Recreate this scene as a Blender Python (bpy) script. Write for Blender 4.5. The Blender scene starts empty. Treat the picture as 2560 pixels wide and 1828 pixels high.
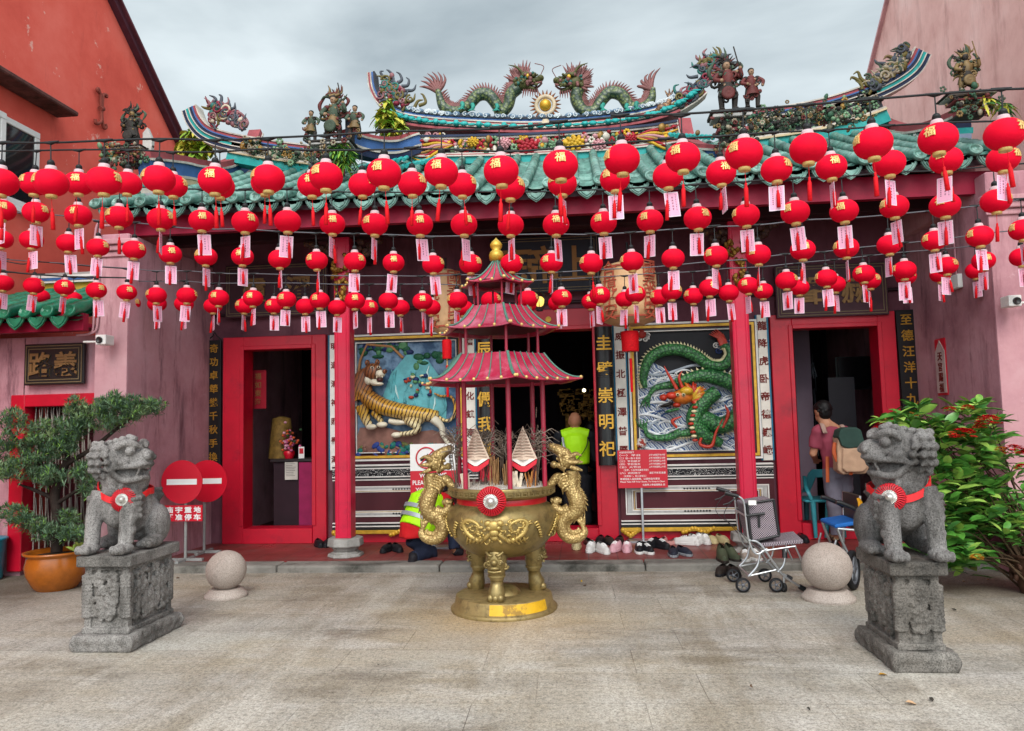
import bpy, bmesh, math, random
import numpy as np
from mathutils import Vector, Matrix, Euler, noise as mnoise
R = math.radians
random.seed(7)
SC = bpy.context.scene
COL = SC.collection
# ------------------------------------------------------------------ camera
YAW, PITCH, ROLL, FPX, HC = R(5.5), R(4.3), R(1.35), 1843.0, 1.5
_fw = Vector((-math.sin(YAW)*math.cos(PITCH), math.cos(YAW)*math.cos(PITCH), math.sin(PITCH)))
_rt = Vector((math.cos(YAW), math.sin(YAW), 0))
_up = _rt.cross(_fw)
_r2 = _rt*math.cos(ROLL)-_up*math.sin(ROLL)
_u2 = _up*math.cos(ROLL)+_rt*math.sin(ROLL)
CAMP = Vector((0, 0, HC))
cam = bpy.data.objects.new('camera', bpy.data.cameras.new('camera'))
COL.objects.link(cam)
_m = Matrix((_r2, _u2, -_fw)).transposed().to_4x4(); _m.translation = CAMP
cam.matrix_world = _m
cam.data.sensor_width = 36; cam.data.lens = 36*FPX/2560
cam.data.clip_start = 0.05; cam.data.clip_end = 2000
SC.camera = cam
# ------------------------------------------------------------------ world: overcast sky
W = bpy.data.worlds.new('World'); SC.world = W; W.use_nodes = True
nt = W.node_tree; nt.nodes.clear()
def _n(t, **k):
    n = nt.nodes.new(t)
    for a, b in k.items(): setattr(n, a, b)
    return n
sky = _n('ShaderNodeTexSky', sky_type='NISHITA', sun_disc=False, sun_elevation=R(42), sun_rotation=R(180), air_density=1.0, dust_density=3.0)
tc = _n('ShaderNodeTexCoord')
mp = _n('ShaderNodeMapping'); mp.inputs['Scale'].default_value = (1.0, 1.0, 2.6)
n1 = _n('ShaderNodeTexNoise'); n1.inputs['Scale'].default_value = 1.7; n1.inputs['Detail'].default_value = 7; n1.inputs['Roughness'].default_value = .5; n1.inputs['Distortion'].default_value = .35
cr = _n('ShaderNodeValToRGB')
cr.color_ramp.elements[0].position = .38; cr.color_ramp.elements[0].color = (4.7, 5.6, 6.1, 1)
cr.color_ramp.elements[1].position = .62; cr.color_ramp.elements[1].color = (9.6, 10.7, 11.1, 1)
mx = _n('ShaderNodeMix', data_type='RGBA'); mx.inputs[0].default_value = .9
bg = _n('ShaderNodeBackground'); bg.inputs[1].default_value = .055
out = _n('ShaderNodeOutputWorld')
L = nt.links.new
L(tc.outputs['Generated'], mp.inputs[0]); L(mp.outputs[0], n1.inputs['Vector']); L(n1.outputs['Fac'], cr.inputs[0])
# overcast sky is brighter around the veiled sun, which stands behind the camera
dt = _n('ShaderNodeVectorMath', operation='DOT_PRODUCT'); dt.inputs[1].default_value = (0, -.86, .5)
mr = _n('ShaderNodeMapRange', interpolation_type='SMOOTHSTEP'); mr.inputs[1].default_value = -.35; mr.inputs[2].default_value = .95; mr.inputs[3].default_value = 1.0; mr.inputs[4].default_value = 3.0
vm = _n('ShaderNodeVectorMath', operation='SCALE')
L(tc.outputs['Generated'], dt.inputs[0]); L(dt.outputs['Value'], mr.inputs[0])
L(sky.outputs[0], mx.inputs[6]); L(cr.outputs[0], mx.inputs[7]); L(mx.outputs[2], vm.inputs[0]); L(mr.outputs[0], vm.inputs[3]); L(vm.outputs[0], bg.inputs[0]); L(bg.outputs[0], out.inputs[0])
# ------------------------------------------------------------------ sun (through cloud)
sd = bpy.data.lights.new('sun', 'SUN'); sd.energy = 1.5; sd.angle = R(28); sd.color = (1, .96, .9)
sun = bpy.data.objects.new('sun', sd); COL.objects.link(sun)
sun.rotation_euler = (R(48), 0, R(4)); sun.location = (0, 0, 20)
SC.view_settings.view_transform = 'Standard'; SC.view_settings.look = 'None'
SC.view_settings.exposure = 0.75; SC.view_settings.gamma = 1.0
SC.render.engine = 'CYCLES'
SC.cycles.max_bounces = 6; SC.cycles.diffuse_bounces = 4; SC.cycles.glossy_bounces = 3; SC.cycles.transmission_bounces = 3
SC.cycles.sample_clamp_indirect = 6
try: SC.cycles.use_denoising = True
except Exception: pass
# ------------------------------------------------------------------ photo pixel (2560 x 1828) to place
KF = 2560/2274.0
def ray(px, py): return _fw+_r2*((px-1280)/FPX)-_u2*((py-914)/FPX)
def P(px, py, Y):
    d = ray(px, py); return CAMP+d*(Y/d.y)
def G(px, py, z=0.0):
    d = ray(px, py); return CAMP+d*((z-HC)/d.z)
def PX(px, py, X):
    d = ray(px, py); return CAMP+d*(X/d.x)
def PF(x, y, Y): return P(x*KF, y*KF, Y)
def GF(x, y, z=0.0): return G(x*KF, y*KF, z)
# ------------------------------------------------------------------ materials
def lin(c):
    if isinstance(c, str):
        c = [int(c[i:i+2], 16)/255 for i in (0, 2, 4)]
        c = [x/12.92 if x <= .04045 else ((x+.055)/1.055)**2.4 for x in c]
    return tuple(c[:3])
MATS = {}
class NT:
    """small node helper bound to one material"""
    def __init__(s, name):
        s.m = bpy.data.materials.new(name); s.m.use_nodes = True; s.t = s.m.node_tree
        s.b = s.t.nodes['Principled BSDF']; s.tc = s.t.nodes.new('ShaderNodeTexCoord')
    def n(s, t, ins=None, **k):
        n = s.t.nodes.new(t)
        for a, b in k.items(): setattr(n, a, b)
        for a, b in (ins or {}).items():
            if isinstance(b, bpy.types.NodeSocket): s.t.links.new(b, n.inputs[a])
            else: n.inputs[a].default_value = b
        return n
    def link(s, a, b): s.t.links.new(a, b)
    def noise(s, scale, detail=4, rough=.6, vec=None, dist=0.):
        return s.n('ShaderNodeTexNoise', {'Scale': scale, 'Detail': detail, 'Roughness': rough, 'Distortion': dist, 'Vector': vec or s.tc.outputs['Object']}).outputs['Fac']
    def ramp(s, fac, stops):
        n = s.n('ShaderNodeValToRGB', {'Fac': fac}); e = n.color_ramp.elements
        while len(e) < len(stops): e.new(.5)
        for el, (p, c) in zip(e, stops):
            el.position = p
            c = lin(c) if not isinstance(c, (int, float)) else (c, c, c)
            el.color = (*c, 1)
        return n.outputs[0]
    def mix(s, fac, a, b, mode='MIX'):
        n = s.n('ShaderNodeMix', data_type='RGBA', blend_type=mode)
        for i, v in ((0, fac), (6, a), (7, b)):
            if isinstance(v, bpy.types.NodeSocket): s.link(v, n.inputs[i])
            elif i == 0: n.inputs[0].default_value = v
            else: n.inputs[i].default_value = (*lin(v), 1)
        return n.outputs[2]
    def math(s, op, a, b=None, c=None):
        n = s.n('ShaderNodeMath', operation=op)
        for i, v in enumerate((a, b, c)):
            if v is None: continue
            if isinstance(v, bpy.types.NodeSocket): s.link(v, n.inputs[i])
            else: n.inputs[i].default_value = v
        return n.outputs[0]
    def bump(s, h, strength=.3, dist=.01):
        n = s.n('ShaderNodeBump', {'Height': h, 'Strength': strength, 'Distance': dist}); s.link(n.outputs[0], s.b.inputs['Normal'])
    def map(s, scale=(1, 1, 1), rot=(0, 0, 0), loc=(0, 0, 0)):
        return s.n('ShaderNodeMapping', {'Vector': s.tc.outputs['Object'], 'Scale': scale, 'Rotation': rot, 'Location': loc}).outputs[0]
    def done(s, col=None, rough=.6, metal=0., spec=None, coat=0.):
        if col is not None:
            if isinstance(col, bpy.types.NodeSocket): s.link(col, s.b.inputs['Base Color'])
            else: s.b.inputs['Base Color'].default_value = (*lin(col), 1)
        if isinstance(rough, bpy.types.NodeSocket): s.link(rough, s.b.inputs['Roughness'])
        else: s.b.inputs['Roughness'].default_value = rough
        s.b.inputs['Metallic'].default_value = metal
        if spec is None and metal == 0 and (not isinstance(rough, (int, float)) or rough >= .5): spec = .22
        if spec is not None: s.b.inputs['Specular IOR Level'].default_value = spec
        if coat: s.b.inputs['Coat Weight'].default_value = coat
        return s.m
def M(name, col, rough=.6, metal=0., var=.18, scale=6., bump=.0, bscale=40., col2=None, thr=(.45, .65), spec=None, bdist=.004, coat=0.):
    """plain paint / cloth / stone with some mottling; col2 = worn patches"""
    if name in MATS: return MATS[name]
    k = NT(name); c = lin(col)
    a = tuple(max(0, x*(1-var)) for x in c); b = tuple(min(1, x*(1+var)) for x in c)
    cc = k.ramp(k.noise(scale, 5), [(.3, a), (.7, b)])
    if col2 is not None:
        f = k.ramp(k.noise(scale*.7, 8, .7), [(thr[0], 0.), (thr[1], 1.)])
        cc = k.mix(f, cc, col2)
    if bump: k.bump(k.noise(bscale, 4), bump, bdist)
    MATS[name] = k.done(cc, rough, metal, spec, coat); return MATS[name]
# ------------------------------------------------------------------ mesh builder
class MB:
    def __init__(s): s.v = []; s.f = []; s.mi = []; s.sm = []
    def add(s, vs, fs, mi=0, smooth=False, mtx=None):
        o = len(s.v)
        if mtx is not None: vs = [mtx @ Vector(p) for p in vs]
        s.v.extend(tuple(p) for p in vs)
        for f in fs: s.f.append([o+i for i in f]); s.mi.append(mi); s.sm.append(smooth)
        return s
    def bx(s, x0, x1, y0, y1, z0, z1, mi=0, mtx=None):
        return s.add([(x, y, z) for x in (x0, x1) for y in (y0, y1) for z in (z0, z1)],
                     [(0, 1, 3, 2), (4, 6, 7, 5), (0, 4, 5, 1), (2, 3, 7, 6), (0, 2, 6, 4), (1, 5, 7, 3)], mi, False, mtx)
    def box(s, c, d, mi=0, mtx=None):
        return s.bx(c[0]-d[0]/2, c[0]+d[0]/2, c[1]-d[1]/2, c[1]+d[1]/2, c[2]-d[2]/2, c[2]+d[2]/2, mi, mtx)
    def tube(s, pts, rad, n=10, mi=0, smooth=True, caps=True, flat=1.0, mtx=None):
        pts = [Vector(p) for p in pts]; N = len(pts)
        if not hasattr(rad, '__len__'): rad = [rad]*N
        elif len(rad) != N:
            rad = list(np.interp(np.linspace(0, 1, N), np.linspace(0, 1, len(rad)), rad))
        t0 = (pts[1]-pts[0]).normalized()
        ref = Vector((0, 0, 1)) if abs(t0.z) < .9 else Vector((0, 1, 0))
        u = t0.cross(ref).normalized(); vs = []
        for i, p in enumerate(pts):
            t = (pts[min(i+1, N-1)]-pts[max(i-1, 0)])
            if t.length < 1e-9: t = t0
            t.normalize()
            u = (u-t*u.dot(t)).normalized(); w = t.cross(u)
            for k in range(n):
                a = 2*math.pi*k/n
                vs.append(p+(u*math.cos(a)+w*math.sin(a)*flat)*rad[i])
        fs = [(i*n+k, i*n+(k+1) % n, (i+1)*n+(k+1) % n, (i+1)*n+k) for i in range(N-1) for k in range(n)]
        s.add(vs, fs, mi, smooth, mtx)
        if caps:
            s.add(vs[:n], [tuple(range(n))[::-1]], mi, False, mtx); s.add(vs[-n:], [tuple(range(n))], mi, False, mtx)
        return s
    def cyl(s, p0, p1, r0, r1=None, n=16, mi=0, smooth=True, caps=True):
        return s.tube([p0, p1], [r0, r0 if r1 is None else r1], n, mi, smooth, caps)
    def lathe(s, prof, c=(0, 0, 0), n=24, mi=0, smooth=True, mtx=None, sx=1., sy=1.):
        vs = [(c[0]+r*sx*math.cos(2*math.pi*k/n), c[1]+r*sy*math.sin(2*math.pi*k/n), c[2]+z) for r, z in prof for k in range(n)]
        fs = [(i*n+k, i*n+(k+1) % n, (i+1)*n+(k+1) % n, (i+1)*n+k) for i in range(len(prof)-1) for k in range(n)]
        s.add(vs, fs, mi, smooth, mtx)
        for i, rev in ((0, True), (len(prof)-1, False)):
            if prof[0] == prof[-1]: break
            if prof[i][0] > 1e-4:
                q = vs[i*n:(i+1)*n]; s.add(q, [tuple(range(n))[::-1] if rev else tuple(range(n))], mi, False, mtx)
        return s
    def ell(s, c, r, mi=0, n=14, rot=None, mtx=None):
        if not hasattr(r, '__len__'): r = (r, r, r)
        m2 = max(6, n//2+1); vs = []
        q = Euler(rot).to_matrix() if rot else None
        for i in range(m2+1):
            a = -math.pi/2+math.pi*i/m2
            for k in range(n):
                b = 2*math.pi*k/n
                p = Vector((r[0]*math.cos(a)*math.cos(b), r[1]*math.cos(a)*math.sin(b), r[2]*math.sin(a)))
                if q: p = q @ p
                vs.append(p+Vector(c))
        fs = []
        for i in range(m2):
            for k in range(n):
                f = (i*n+k, i*n+(k+1) % n, (i+1)*n+(k+1) % n, (i+1)*n+k)
                if i == 0: f = (f[0], f[2], f[3])
                elif i == m2-1: f = f[:3]
                fs.append(f)
        return s.add(vs, fs, mi, True, mtx)
    def prism(s, poly, y0, y1, mi=0, mtx=None, smooth=False, axis='y'):
        """outline (a,b) pushed between y0 and y1; axis y: a=x b=z; axis x: a=y b=z; axis z: a=x b=y"""
        n = len(poly)
        f3 = {'y': lambda a, b, t: (a, t, b), 'x': lambda a, b, t: (t, a, b), 'z': lambda a, b, t: (a, b, t)}[axis]
        vs = [f3(a, b, y0) for a, b in poly]+[f3(a, b, y1) for a, b in poly]
        fs = [tuple(range(n))[::-1], tuple(range(n, 2*n))]+[(i, (i+1) % n, n+(i+1) % n, n+i) for i in range(n)]
        ar = sum(poly[i][0]*poly[(i+1) % n][1]-poly[(i+1) % n][0]*poly[i][1] for i in range(n))
        flip = (ar < 0) ^ (y1 < y0) ^ (axis == 'y')
        if flip: fs = [f[::-1] for f in fs]
        return s.add(vs, fs, mi, smooth, mtx)
    def sweep(s, path, prof, mi=0, smooth=False, closed=False):
        """profile (d, h) in the plane across a path in 3D: d along +Y, h along the path's in-plane normal (path in XZ)"""
        N = len(path); n = len(prof); vs = []
        for i, p in enumerate(path):
            t = Vector(path[min(i+1, N-1)])-Vector(path[max(i-1, 0)]); t.y = 0; t.normalize()
            nn = Vector((-t.z, 0, t.x))
            for d, h in prof: vs.append(Vector(p)+Vector((0, d, 0))+nn*h)
        fs = [(i*n+k, i*n+(k+1) % n, (i+1)*n+(k+1) % n, (i+1)*n+k) for i in range(N-1) for k in range(n)]
        fs += [tuple(range(n))[::-1], tuple((N-1)*n+k for k in range(n))]
        return s.add(vs, fs, mi, smooth)
    def mesh(s, name):
        me = bpy.data.meshes.new(name); me.from_pydata(s.v, [], s.f)
        me.polygons.foreach_set('material_index', s.mi); me.polygons.foreach_set('use_smooth', s.sm)
        return me
    def build(s, name, mats, parent=None, bevel=0., world=True, remesh=0., smooth_it=0, fix=True, segs=1, decimate=0, disp=0., dscale=20.):
        me = s.mesh(name)
        if fix or remesh:
            bm = bmesh.new(); bm.from_mesh(me); bmesh.ops.recalc_face_normals(bm, faces=bm.faces); bm.to_mesh(me); bm.free()
        if not isinstance(mats, (list, tuple)): mats = [mats]
        for m in mats: me.materials.append(m)
        o = bpy.data.objects.new(name, me); COL.objects.link(o)
        if remesh or smooth_it or bevel:
            if remesh:
                md = o.modifiers.new('r', 'REMESH'); md.mode = 'VOXEL'; md.voxel_size = remesh; md.use_smooth_shade = True
            if smooth_it:
                md = o.modifiers.new('s', 'SMOOTH'); md.factor = .5; md.iterations = smooth_it
            if bevel:
                md = o.modifiers.new('b', 'BEVEL'); md.width = bevel; md.segments = segs; md.limit_method = 'ANGLE'; md.angle_limit = R(35)
            dg = bpy.context.evaluated_depsgraph_get(); me2 = bpy.data.meshes.new_from_object(o.evaluated_get(dg))
            o.modifiers.clear(); o.data = me2; bpy.data.meshes.remove(me); me = me2; me.name = name
            if disp:
                co = np.empty(len(me.vertices)*3, 'f'); me.vertices.foreach_get('co', co); co = co.reshape(-1, 3)
                no = np.empty(len(me.vertices)*3, 'f'); me.vertices.foreach_get('normal', no); no = no.reshape(-1, 3)
                for i in range(len(co)): co[i] += no[i]*disp*mnoise.noise(Vector(co[i])*dscale)
                me.vertices.foreach_set('co', co.ravel()); me.update()
        if parent is not None:
            if world:
                me.transform(place(parent).inverted())
            o.parent = parent
        return o
def place(o):
    m_ = Matrix.LocRotScale(o.location, o.rotation_euler, o.scale)
    return place(o.parent) @ m_ if o.parent else m_
def thing(name, label, cat, loc=(0, 0, 0), rotz=0., group=None, kind=None):
    o = bpy.data.objects.new(name, None); COL.objects.link(o); o.empty_display_size = .1
    o.location = loc; o.rotation_euler = (0, 0, rotz)
    return tag(o, label, cat, group, kind)
def tag(o, label=None, cat=None, group=None, kind=None):
    if label: o['label'] = label
    if cat: o['category'] = cat
    if group: o['group'] = group
    if kind: o['kind'] = kind
    return o
def copy_tree(o, parent=None):
    c = o.copy(); COL.objects.link(c); c.parent = parent
    for ch in o.children: copy_tree(ch, c)
    return c
def spline(pts, n=8):
    """Catmull-Rom through points"""
    pts = [Vector(p) for p in pts]; q = [pts[0]*2-pts[1]]+pts+[pts[-1]*2-pts[-2]]; out_ = []
    for i in range(1, len(q)-2):
        a, b, c, d = q[i-1:i+3]
        for k in range(n):
            t = k/n
            out_.append(.5*((2*b)+(c-a)*t+(2*a-5*b+4*c-d)*t*t+(3*b-a-3*c+d)*t**3))
    return out_+[pts[-1]]
def curl(c, r, turns=1.3, n=16, ax='y', start=0., sgn=1, y=0.):
    """flat spiral points"""
    o = []
    for i in range(n+1):
        t = i/n; a = start+sgn*turns*2*math.pi*t; rr = r*(1-t*.85)
        o.append((c[0]+rr*math.cos(a), c[1]+y, c[2]+rr*math.sin(a)))
    return o
_TXT = {}
def text_verts(s, size, depth=.004, bold=0.):
    """glyphs as (verts, faces) centred, in XZ facing -Y"""
    key = (s, round(bold, 5))
    if key not in _TXT:
        cu = bpy.data.curves.new('t', 'FONT'); cu.body = s; cu.size = 1; cu.align_x = 'CENTER'; cu.align_y = 'CENTER'; cu.extrude = .02; cu.offset = bold; cu.resolution_u = 3
        o = bpy.data.objects.new('t', cu); COL.objects.link(o)
        dg = bpy.context.evaluated_depsgraph_get(); me = bpy.data.meshes.new_from_object(o.evaluated_get(dg))
        vs = [tuple(v.co) for v in me.vertices]; fs = [tuple(p.vertices) for p in me.polygons]
        bpy.data.objects.remove(o); bpy.data.curves.remove(cu); bpy.data.meshes.remove(me)
        if vs:
            xs = [v[0] for v in vs]; ys = [v[1] for v in vs]; cx = (min(xs)+max(xs))/2; cy = (min(ys)+max(ys))/2
            vs = [(x-cx, y-cy, z) for x, y, z in vs]
        _TXT[key] = (vs, fs)
    vs, fs = _TXT[key]
    return [(x*size, -z/.02*depth/2, y*size) for x, y, z in vs], fs
def add_text(mb, s, c, size, depth=.004, mi=0, bold=0., fit_w=None, mtx=None):
    vs, fs = text_verts(s, size, depth, bold)
    if fit_w and vs:
        w = max(v[0] for v in vs)-min(v[0] for v in vs)
        if w > 0: vs = [(x*fit_w/w, y, z) for x, y, z in vs]
    vs = [(x+c[0], y+c[1], z+c[2]) for x, y, z in vs]
    mb.add(vs, fs, mi, False, mtx)
def no_grain(o): return o
# ================================================================== materials
YW = 8.9      # front wall
PZ = .07      # porch floor
def wall_paint(name, base, dark, light, streak='5a3f47', rough=.85, amt=.5):
    k = NT(name); v = k.map((1, 1, .22))
    c = k.ramp(k.noise(1.1, 7, .65), [(.3, dark), (.52, base), (.75, light)])
    f = k.ramp(k.noise(3.2, 6, .7, v), [(.52, 0.), (.74, amt)])
    c = k.mix(f, c, streak)
    f3 = k.ramp(k.noise(5.5, 9, .8, k.map((1, 1, .12), loc=(2, 3, 1))), [(.56, 0.), (.66, amt*.8)])
    c = k.mix(f3, c, streak)
    f2 = k.ramp(k.noise(9, 8, .75), [(.62, 0.), (.7, .55)])
    c = k.mix(f2, c, light)
    k.bump(k.noise(26, 6), .25, .006); MATS[name] = k.done(c, rough); return MATS[name]
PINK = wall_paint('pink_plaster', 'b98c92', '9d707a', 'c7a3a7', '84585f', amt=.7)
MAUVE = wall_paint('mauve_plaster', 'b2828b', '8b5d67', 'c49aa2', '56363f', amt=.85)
DARKWALL = wall_paint('dark_maroon_wall', '6a3f4a', '4b2a34', '7a505a', '331c23', amt=.7)
TALLPINK = wall_paint('tall_pink_plaster', 'dcaea6', 'c8958d', 'e6c2bb', 'a87a74', amt=.75)
REDWALL = None
def red_building_paint():
    k = NT('red_gable_plaster')
    c = k.ramp(k.noise(.8, 7, .65), [(.3, 'c04a3e'), (.5, 'd25a4c'), (.72, 'dc6d60')])
    chips = k.ramp(k.noise(2.3, 9, .72, k.map((1, 1, 1), loc=(3.1, 1.7, .4))), [(.625, 0.), (.645, .75)])
    c = k.mix(chips, c, 'd8a69a')
    f = k.ramp(k.noise(4, 6, .7, k.map((1, 1, .2))), [(.58, 0.), (.8, .4)])
    c = k.mix(f, c, '7f3230'); k.bump(k.noise(22, 6), .3, .006); return k.done(c, .85)
REDWALL = red_building_paint()
CRIMSON = M('crimson_paint', 'b40325', .42, var=.12, scale=5, bump=.06, bscale=60, col2='7d0520', thr=(.55, .8))
CRIMCOL = M('column_red_paint', 'c00c38', .36, var=.1, scale=4, bump=.05, bscale=50, col2='8f0c2e', thr=(.55, .8))
MAROON = M('maroon_fascia_paint', '800c2b', .5, var=.2, scale=4, bump=.1, bscale=30, col2='571026', thr=(.5, .75))
DKBEAM = M('dark_beam_wood', '2c161c', .55, var=.3, scale=6)
BLACK = M('black_lacquer', '131416', .35, var=.25, scale=8)
GOLD = M('gold_leaf', 'c9993c', .38, metal=.75, var=.2, scale=30)
GOLDPT = M('gold_paint', 'c79a2e', .42, metal=.25, var=.25, scale=14, bump=.25, bscale=60)
GOLDDK = M('carved_gilt', '8a6424', .4, metal=.55, var=.5, scale=25, bump=.9, bscale=55, bdist=.012)
WHITE = M('white_paint', 'd9d5d0', .6, var=.08, scale=12)
OFFWH = M('cream_panel', 'd8d2c8', .6, var=.12, scale=9)
TEAL = M('teal_paint', '1f8f8c', .5, var=.18, scale=5, col2='48a7a4', thr=(.5, .7))
BLUEPT = M('blue_paint', '3d5f92', .55, var=.2, scale=6)
NAVY = M('navy_paint', '1e2a44', .55, var=.25, scale=6)
BRICKPT = M('brick_red_band', '8d4348', .6, var=.2, scale=7)
STEEL = M('bare_metal', 'b9bcc0', .35, metal=.8, var=.12, scale=9)
ALU = M('alloy_tube', 'c7c9cc', .28, metal=.9, var=.06)
RUBBER = M('black_rubber', '1a1a1c', .6, var=.2)
PLASTICBK = M('black_plastic', '18181a', .42, var=.15)
CABLE = M('cable_black', '1d1f20', .5, var=.1)
WHITEPL = M('white_plastic', 'd4d3d0', .4, var=.05)
SIGNRED = M('sign_red', 'bf0a26', .38, var=.06, scale=3)
SIGNWH = M('sign_white', 'e2e0de', .4, var=.04)
INK = M('ink_black', '16161a', .6)
def tile_glaze():
    k = NT('glazed_green_tile')
    c = k.ramp(k.noise(5, 6, .7), [(.25, '355b51'), (.5, '567f74'), (.75, '8caca2')])
    vc = k.n('ShaderNodeTexVoronoi', {'Vector': k.map((1, .9, 1)), 'Scale': 5.2}).outputs['Color']; vr = k.ramp(k.n('ShaderNodeSeparateColor', {0: vc}).outputs[0], [(0., .62), (1., 1.3)]); c = k.mix(.8, c, vr, 'MULTIPLY')
    f = k.ramp(k.noise(13, 7, .75), [(.53, 0.), (.66, .85)]); c = k.mix(f, c, '263b33')
    f = k.ramp(k.noise(2.2, 5, .6), [(.6, 0.), (.75, .5)]); c = k.mix(f, c, 'a9c4b6')
    k.bump(k.noise(40, 4), .25, .006); return k.done(c, .38)
TILE = tile_glaze()
def tile_fresh():
    k = NT('bright_green_tile')
    c = k.ramp(k.noise(6, 6, .7), [(.25, '0f4f3a'), (.55, '1d7355'), (.8, '3f9475')])
    f = k.ramp(k.noise(11, 7, .75), [(.6, 0.), (.72, .8)]); c = k.mix(f, c, '1f3a30')
    k.bump(k.noise(40, 4), .2, .006); return k.done(c, .28)
TILE2 = tile_fresh()
# ================================================================== ground
def ground_mat():
    k = NT('granite_paving'); o = k.tc.outputs['Object']
    br = k.n('ShaderNodeTexBrick', {'Vector': k.map((1, 1, 1), rot=(0, 0, R(-1.5)), loc=(.2, .1, 0)), 'Scale': 1.0, 'Mortar Size': .0028, 'Brick Width': .92, 'Row Height': .46, 'Color1': (.37, .345, .305, 1), 'Color2': (.295, .27, .237, 1), 'Mortar': (.11, .1, .095, 1), 'Mortar Smooth': .3, 'Bias': 0.})
    br.offset = .37; br.squash = 1
    base = br.outputs['Color']
    # joints partly filled
    fade = k.ramp(k.noise(.9, 4, .6), [(.42, 0.), (.62, 1.)])
    plain = k.ramp(k.noise(.7, 3), [(.3, '8c857a'), (.7, 'a2998c')])
    c = k.mix(k.math('MULTIPLY', fade, .75), base, plain)
    st = k.ramp(k.noise(.55, 7, .62, k.map((.6, 1.5, 1))), [(.42, 0.), (.68, .5)])
    c = k.mix(st, c, '94815f')
    st2 = k.ramp(k.noise(.8, 8, .68, k.map((.75, 1.3, 1), loc=(4, 7, 0))), [(.49, 0.), (.62, .6)])
    c = k.mix(st2, c, '5f5549')
    st3 = k.ramp(k.noise(1.5, 8, .7, k.map((.6, 1.8, 1), loc=(9, 2, 0))), [(.5, 0.), (.72, .7)])
    c = k.mix(st3, c, 'b3ada6')
    st5 = k.ramp(k.noise(.6, 8, .7, k.map((2.6, .45, 1), rot=(0, 0, R(-8)), loc=(7, 3, 0))), [(.52, 0.), (.64, .35)])
    c = k.mix(st5, c, 'c4beb4')
    st4 = k.ramp(k.noise(.45, 9, .72, k.map((2.2, .5, 1), rot=(0, 0, R(12)), loc=(2, 5, 0))), [(.5, 0.), (.6, .4)])
    c = k.mix(st4, c, '6a5c46')
    # run-off stain round the censer foot, mossy damp by the flower pot
    def ring(x, y, r0, r1):
        v = k.n('ShaderNodeVectorMath', {0: o, 1: (x, y, 0)}, operation='DISTANCE').outputs['Value']
        wob = k.math('ADD', v, k.math('MULTIPLY', k.noise(1.6, 6, .7), .7))
        return k.ramp(k.math('DIVIDE', wob, r1+.35), [(r0/(r1+.35)+.25, 1.), (1., 0.)])
    c = k.mix(k.math('MULTIPLY', ring(-.7, 5.75, .15, 1.15), .42), c, 'ab8850')
    c = k.mix(k.math('MULTIPLY', ring(-5.6, 6.9, .3, 1.5), .7), c, '4a4338')
    c = k.mix(k.math('MULTIPLY', ring(4.2, 7.2, .3, 1.8), .7), c, '4b443c')
    # exposed aggregate speckle
    sp = k.ramp(k.noise(95, 3, .75), [(.36, .55), (.47, .97), (.6, 1.2)])
    c = k.mix(1., c, sp, 'MULTIPLY')
    sp2 = k.ramp(k.noise(36, 3, .7), [(.34, .55), (.5, 1.), (.66, 1.25)])
    c = k.mix(.75, c, sp2, 'MULTIPLY')
    h = k.math('ADD', k.math('MULTIPLY', k.noise(85, 3), .5), k.math('MULTIPLY', br.outputs['Fac'], -1.2))
    k.bump(h, .45, .006)
    rg = k.ramp(k.noise(.9, 6, .6), [(.35, .5), (.65, .8)])
    return k.done(c, rg)
g = MB(); g.bx(-60, 60, -30, 90, -.3, 0)
tag(g.build('ground', ground_mat()), kind='structure')
# porch
def porch_tile():
    k = NT('red_porch_tile')
    br = k.n('ShaderNodeTexBrick', {'Vector': k.map(), 'Scale': 1.0, 'Mortar Size': .006, 'Brick Width': .3, 'Row Height': .3, 'Color1': (.19, .035, .03, 1), 'Color2': (.16, .03, .028, 1), 'Mortar': (.08, .025, .022, 1)})
    br.offset = 0
    f = k.ramp(k.noise(1.6, 7, .7, k.map((1, 1.8, 1))), [(.5, 0.), (.72, .6)])
    c = k.mix(f, br.outputs['Color'], '6f5450')
    f = k.ramp(k.noise(3, 8, .75, k.map(loc=(5, 1, 0))), [(.6, 0.), (.75, .5)]); c = k.mix(f, c, 'a08e86')
    return k.done(c, k.ramp(k.noise(2, 5), [(.3, .25), (.7, .55)]))
GRAN = M('kerb_granite', '75716b', .75, var=.35, scale=3, bump=.5, bscale=60, col2='3b3a35', thr=(.5, .68), bdist=.008)
p = MB(); p.bx(-9, 8, 7.7, 9.1, -.2, PZ)
tag(p.build('porch_floor', porch_tile()), kind='structure')
kb = MB(); xs = [-9, -7.3, -5.9, -4.7, -3.2, -1.5, .55, 2.1, 3.6, 5.2, 8]
for a, b in zip(xs, xs[1:]):
    kb.bx(a+.004, b-.004, 7.44+random.uniform(-.006, .006), 7.699, -.2, PZ+.004+random.uniform(-.003, .003))
tag(kb.build('porch_kerb', GRAN, bevel=.022, segs=2), kind='structure')
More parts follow.
